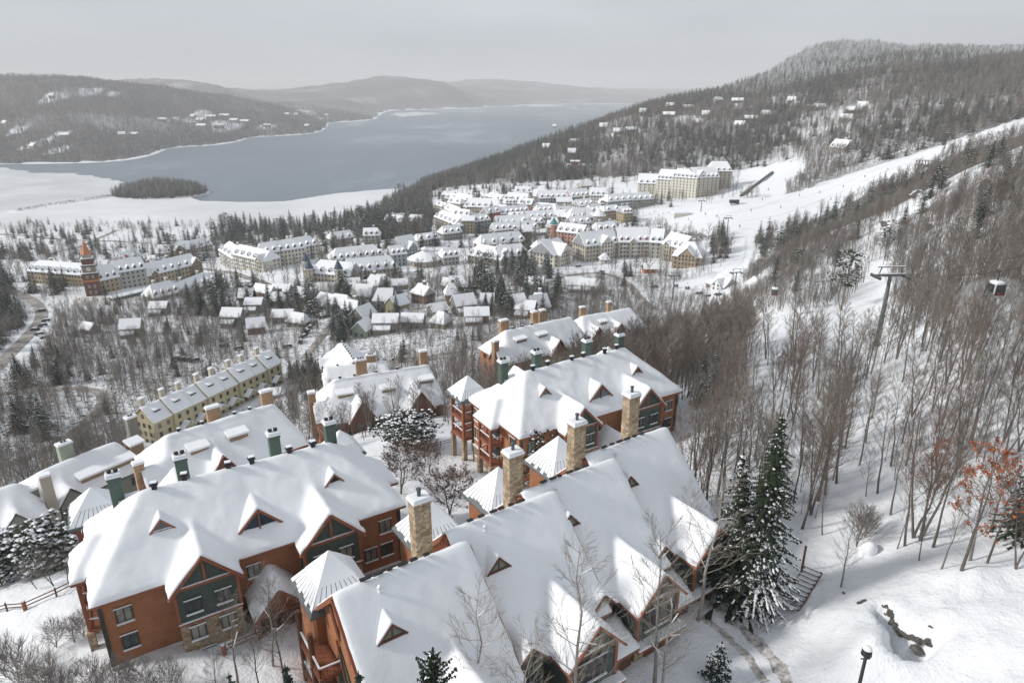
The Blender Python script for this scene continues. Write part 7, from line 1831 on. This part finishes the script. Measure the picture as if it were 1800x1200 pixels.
def gn_wood(name, label, pts, kinds, scale, wide=None):
    """one object: a cloud of points, each carrying a whole tree"""
    n = len(pts); me = bpy.data.meshes.new(name); me.vertices.add(n); me.vertices.foreach_set('co', np.asarray(pts, np.float32).ravel())
    for nm, ty, val in (('kind', 'INT', kinds), ('size', 'FLOAT', scale), ('turn', 'FLOAT', rng.uniform(0, 6.28, n)), ('tilt', 'FLOAT', rng.normal(0, .05, n)), ('wide', 'FLOAT', rng.uniform(.85, 1.25, n) if wide is None else wide)):
        a = me.attributes.new(nm, ty, 'POINT'); a.data.foreach_set('value', np.asarray(val, np.int32 if ty == 'INT' else np.float32))
    ob = link(name, me); tag(ob, label, kind='stuff')
    ng = bpy.data.node_groups.new(name, 'GeometryNodeTree')
    ng.interface.new_socket('Geometry', in_out='INPUT', socket_type='NodeSocketGeometry'); ng.interface.new_socket('Geometry', in_out='OUTPUT', socket_type='NodeSocketGeometry')
    N, L_ = ng.nodes, ng.links
    gi, go = N.new('NodeGroupInput'), N.new('NodeGroupOutput'); jn = N.new('GeometryNodeJoinGeometry')
    def attr(nm, ty):
        a = N.new('GeometryNodeInputNamedAttribute'); a.data_type = ty; a.inputs['Name'].default_value = nm; return a.outputs['Attribute']
    ak, asz, at_, aw = attr('kind', 'INT'), attr('size', 'FLOAT'), attr('turn', 'FLOAT'), attr('wide', 'FLOAT')
    mw = N.new('ShaderNodeMath'); mw.operation = 'MULTIPLY'; L_.new(asz, mw.inputs[0]); L_.new(aw, mw.inputs[1])
    cs = N.new('ShaderNodeCombineXYZ'); L_.new(mw.outputs[0], cs.inputs[0]); L_.new(mw.outputs[0], cs.inputs[1]); L_.new(asz, cs.inputs[2])
    cr = N.new('ShaderNodeCombineXYZ'); L_.new(at_, cr.inputs[2]); L_.new(attr('tilt', 'FLOAT'), cr.inputs[0])
    for k in sorted(set(int(i) for i in kinds)):
        oi = N.new('GeometryNodeObjectInfo'); oi.inputs['Object'].default_value = LOD[LODK[k]]; oi.inputs['As Instance'].default_value = True
        cp = N.new('FunctionNodeCompare'); cp.data_type = 'INT'; cp.operation = 'EQUAL'; L_.new(ak, cp.inputs[2]); cp.inputs[3].default_value = k
        ip = N.new('GeometryNodeInstanceOnPoints')
        L_.new(gi.outputs[0], ip.inputs['Points']); L_.new(cp.outputs[0], ip.inputs['Selection']); L_.new(oi.outputs['Geometry'], ip.inputs['Instance'])
        L_.new(cr.outputs[0], ip.inputs['Rotation']); L_.new(cs.outputs[0], ip.inputs['Scale']); L_.new(ip.outputs[0], jn.inputs[0])
    L_.new(jn.outputs[0], go.inputs[0])
    md = ob.modifiers.new('woods', 'NODES'); md.node_group = ng
    return ob
K = {k: i for i, k in enumerate(LODK)}
def pick(names, n): return np.array([K[i] for i in rng.choice(names, n)])
MIDB = ['mid0', 'mid1', 'mid2', 'mid3', 'mid4', 'mid0', 'mid3']
rsel = rest[:, 0] > 12
gn_wood('hillside_wood', 'brown leafless wood covering the rising hill', rest[rsel][:, :3], pick(MIDB, rsel.sum()), rest[rsel][:, 3])
nl = (~rsel).sum(); isf = (rng.random(nl) < .04) & (rest[~rsel][:, 1] > 190)
gn_wood('valley_wood', 'leafless wood with scattered firs on the slope between lodges and cottages', rest[~rsel][:, :3], np.where(isf, pick(['fir0', 'fir1', 'fir2'], nl), pick(MIDB + ['mid2'], nl)), rest[~rsel][:, 3])
# low undergrowth: brown saplings
xa, ya, za = wood_points(24000, 58, 420, .97, .1); xb, yb, zb = wood_points(14000, 90, 420, .1, -.97)
x, y, z = np.concatenate([xa, xb]), np.concatenate([ya, yb]), np.concatenate([za, zb]); k = (rng.random(len(x)) < density_keep(x, y, z) * .9) & ~blocked(x, y, z); x, y, z = x[k], y[k], z[k]
gn_wood('undergrowth', 'brown leafless saplings and brush under the woods', np.stack([x, y, z], -1), pick(MIDB + ['mid1', 'mid1'], len(x)), rng.uniform(.12, .42, len(x)), rng.uniform(1.0, 1.8, len(x)))
# slopes behind the village and the ski mountain
x, y, z = wood_points(60000, 420, 1300); k = (rng.random(len(x)) < density_keep(x, y, z)) & ~blocked(x, y, z, True); x, y, z = x[k], y[k], z[k]
fir = rng.random(len(x)) < np.clip(.16 + .22 * wob(x, y, .011, 8.0) + .25 * (x < .12 * y) * (y > 520), .03, .8)
kd = np.where(fir, pick(['fir0', 'fir1', 'fir2'], len(x)), pick(['far0', 'far1', 'far2', 'far0', 'far2', 'far3'], len(x)))
gn_wood('mountain_forest', 'grey brown forest behind the village and along the ski run', np.stack([x, y, z], -1), kd, np.where(fir, rng.uniform(.7, 1.35, len(x)), rng.uniform(.65, 1.15, len(x))))
x, y, z = wood_points(38000, 1300, 2700, .97, -.06); k = (z > LAKE_Z + 1.5) & (rng.random(len(x)) < np.clip(1.6 - y / 2300, .3, 1)); x, y, z = x[k], y[k], z[k]
fr = np.clip((z - 25) / 50, 0, 1) * np.clip(.85 + .45 * wob(x, y, .006, 3.0), .15, 1); r_ = rng.random(len(x))
fir = rng.random(len(x)) < .6
kd = np.where(r_ < fr * .85, pick(['frost0', 'frost1'], len(x)), np.where(fir, pick(['farfir0', 'farfir1', 'farfir1'], len(x)), pick(['far0', 'far3', 'far2'], len(x))))
gn_wood('summit_forest', 'frost whitened forest on the upper mountain', np.stack([x, y, z], -1), kd, rng.uniform(.8, 1.4, len(x)))
x, y, z = wood_points(60000, 1560, 4300, -.12, -.98); k = (z > LAKE_Z + 1.3) & (rng.random(len(x)) < np.clip(2.1 - y / 2400, .25, 1)) & ~blocked(x, y, z, False); x, y, z = x[k], y[k], z[k]
low = (z < LAKE_Z + 40)
fir = rng.random(len(x)) < np.where(low, .5, .18)
kd = np.where(fir, pick(['farfir0', 'farfir2'], len(x)), pick(['far0', 'far1', 'far2'], len(x)))
gn_wood('far_shore_forest', 'hazy forest on the hills across the lake', np.stack([x, y, z], -1), kd, rng.uniform(.9, 1.5, len(x)))
# island
n = 900; a = rng.uniform(0, 6.28, n); r_ = np.sqrt(rng.random(n)) * .82
x, y = _isl[0] + np.cos(a) * r_ * 92, _isl[1] + np.sin(a) * r_ * 75; z = height(x, y); k = z > LAKE_Z + .6; x, y, z = x[k], y[k], z[k]
fir = rng.random(len(x)) < .5
gn_wood('island_wood', 'dense mixed wood on the low point in the lake', np.stack([x, y, z], -1), np.where(fir, pick(['fir0', 'fir1', 'fir2'], len(x)), pick(['mid0', 'mid2', 'far0', 'far3'], len(x))), rng.uniform(.55, 1.3, len(x)) * (1.55 - .7 * r_[k]))
n = 260; t = rng.random(n); x = _sa[0] + _sv[0] * t + rng.normal(0, 3, n); y = _sa[1] + _sv[1] * t + rng.normal(0, 5, n); z = height(x, y)
gn_wood('shore_brush', 'low brown brush along the thin spit', np.stack([x, y, z], -1), pick(['far0', 'far1', 'mid1'], n), rng.uniform(.12, .35, n), np.full(n, 2.0))
# ------------------------------------------------------------------ haze
hz = MB().box(-11000, 11000, -400, 14500, -140, 262).mesh('haze', [])
hm = bpy.data.materials.new('haze'); hm.use_nodes = True
hn = hm.node_tree; hn.nodes.clear()
ho = hn.nodes.new('ShaderNodeOutputMaterial'); hv = hn.nodes.new('ShaderNodeVolumePrincipled')
hv.inputs['Color'].default_value = (0.985, 0.988, 0.992, 1)
hv.inputs['Density'].default_value = HAZE
hv.inputs['Anisotropy'].default_value = 0.0
hn.links.new(hv.outputs[0], ho.inputs['Volume'])
hz.materials.append(hm)
tag(link('haze', hz), 'pale winter haze in the valley air', kind='stuff')
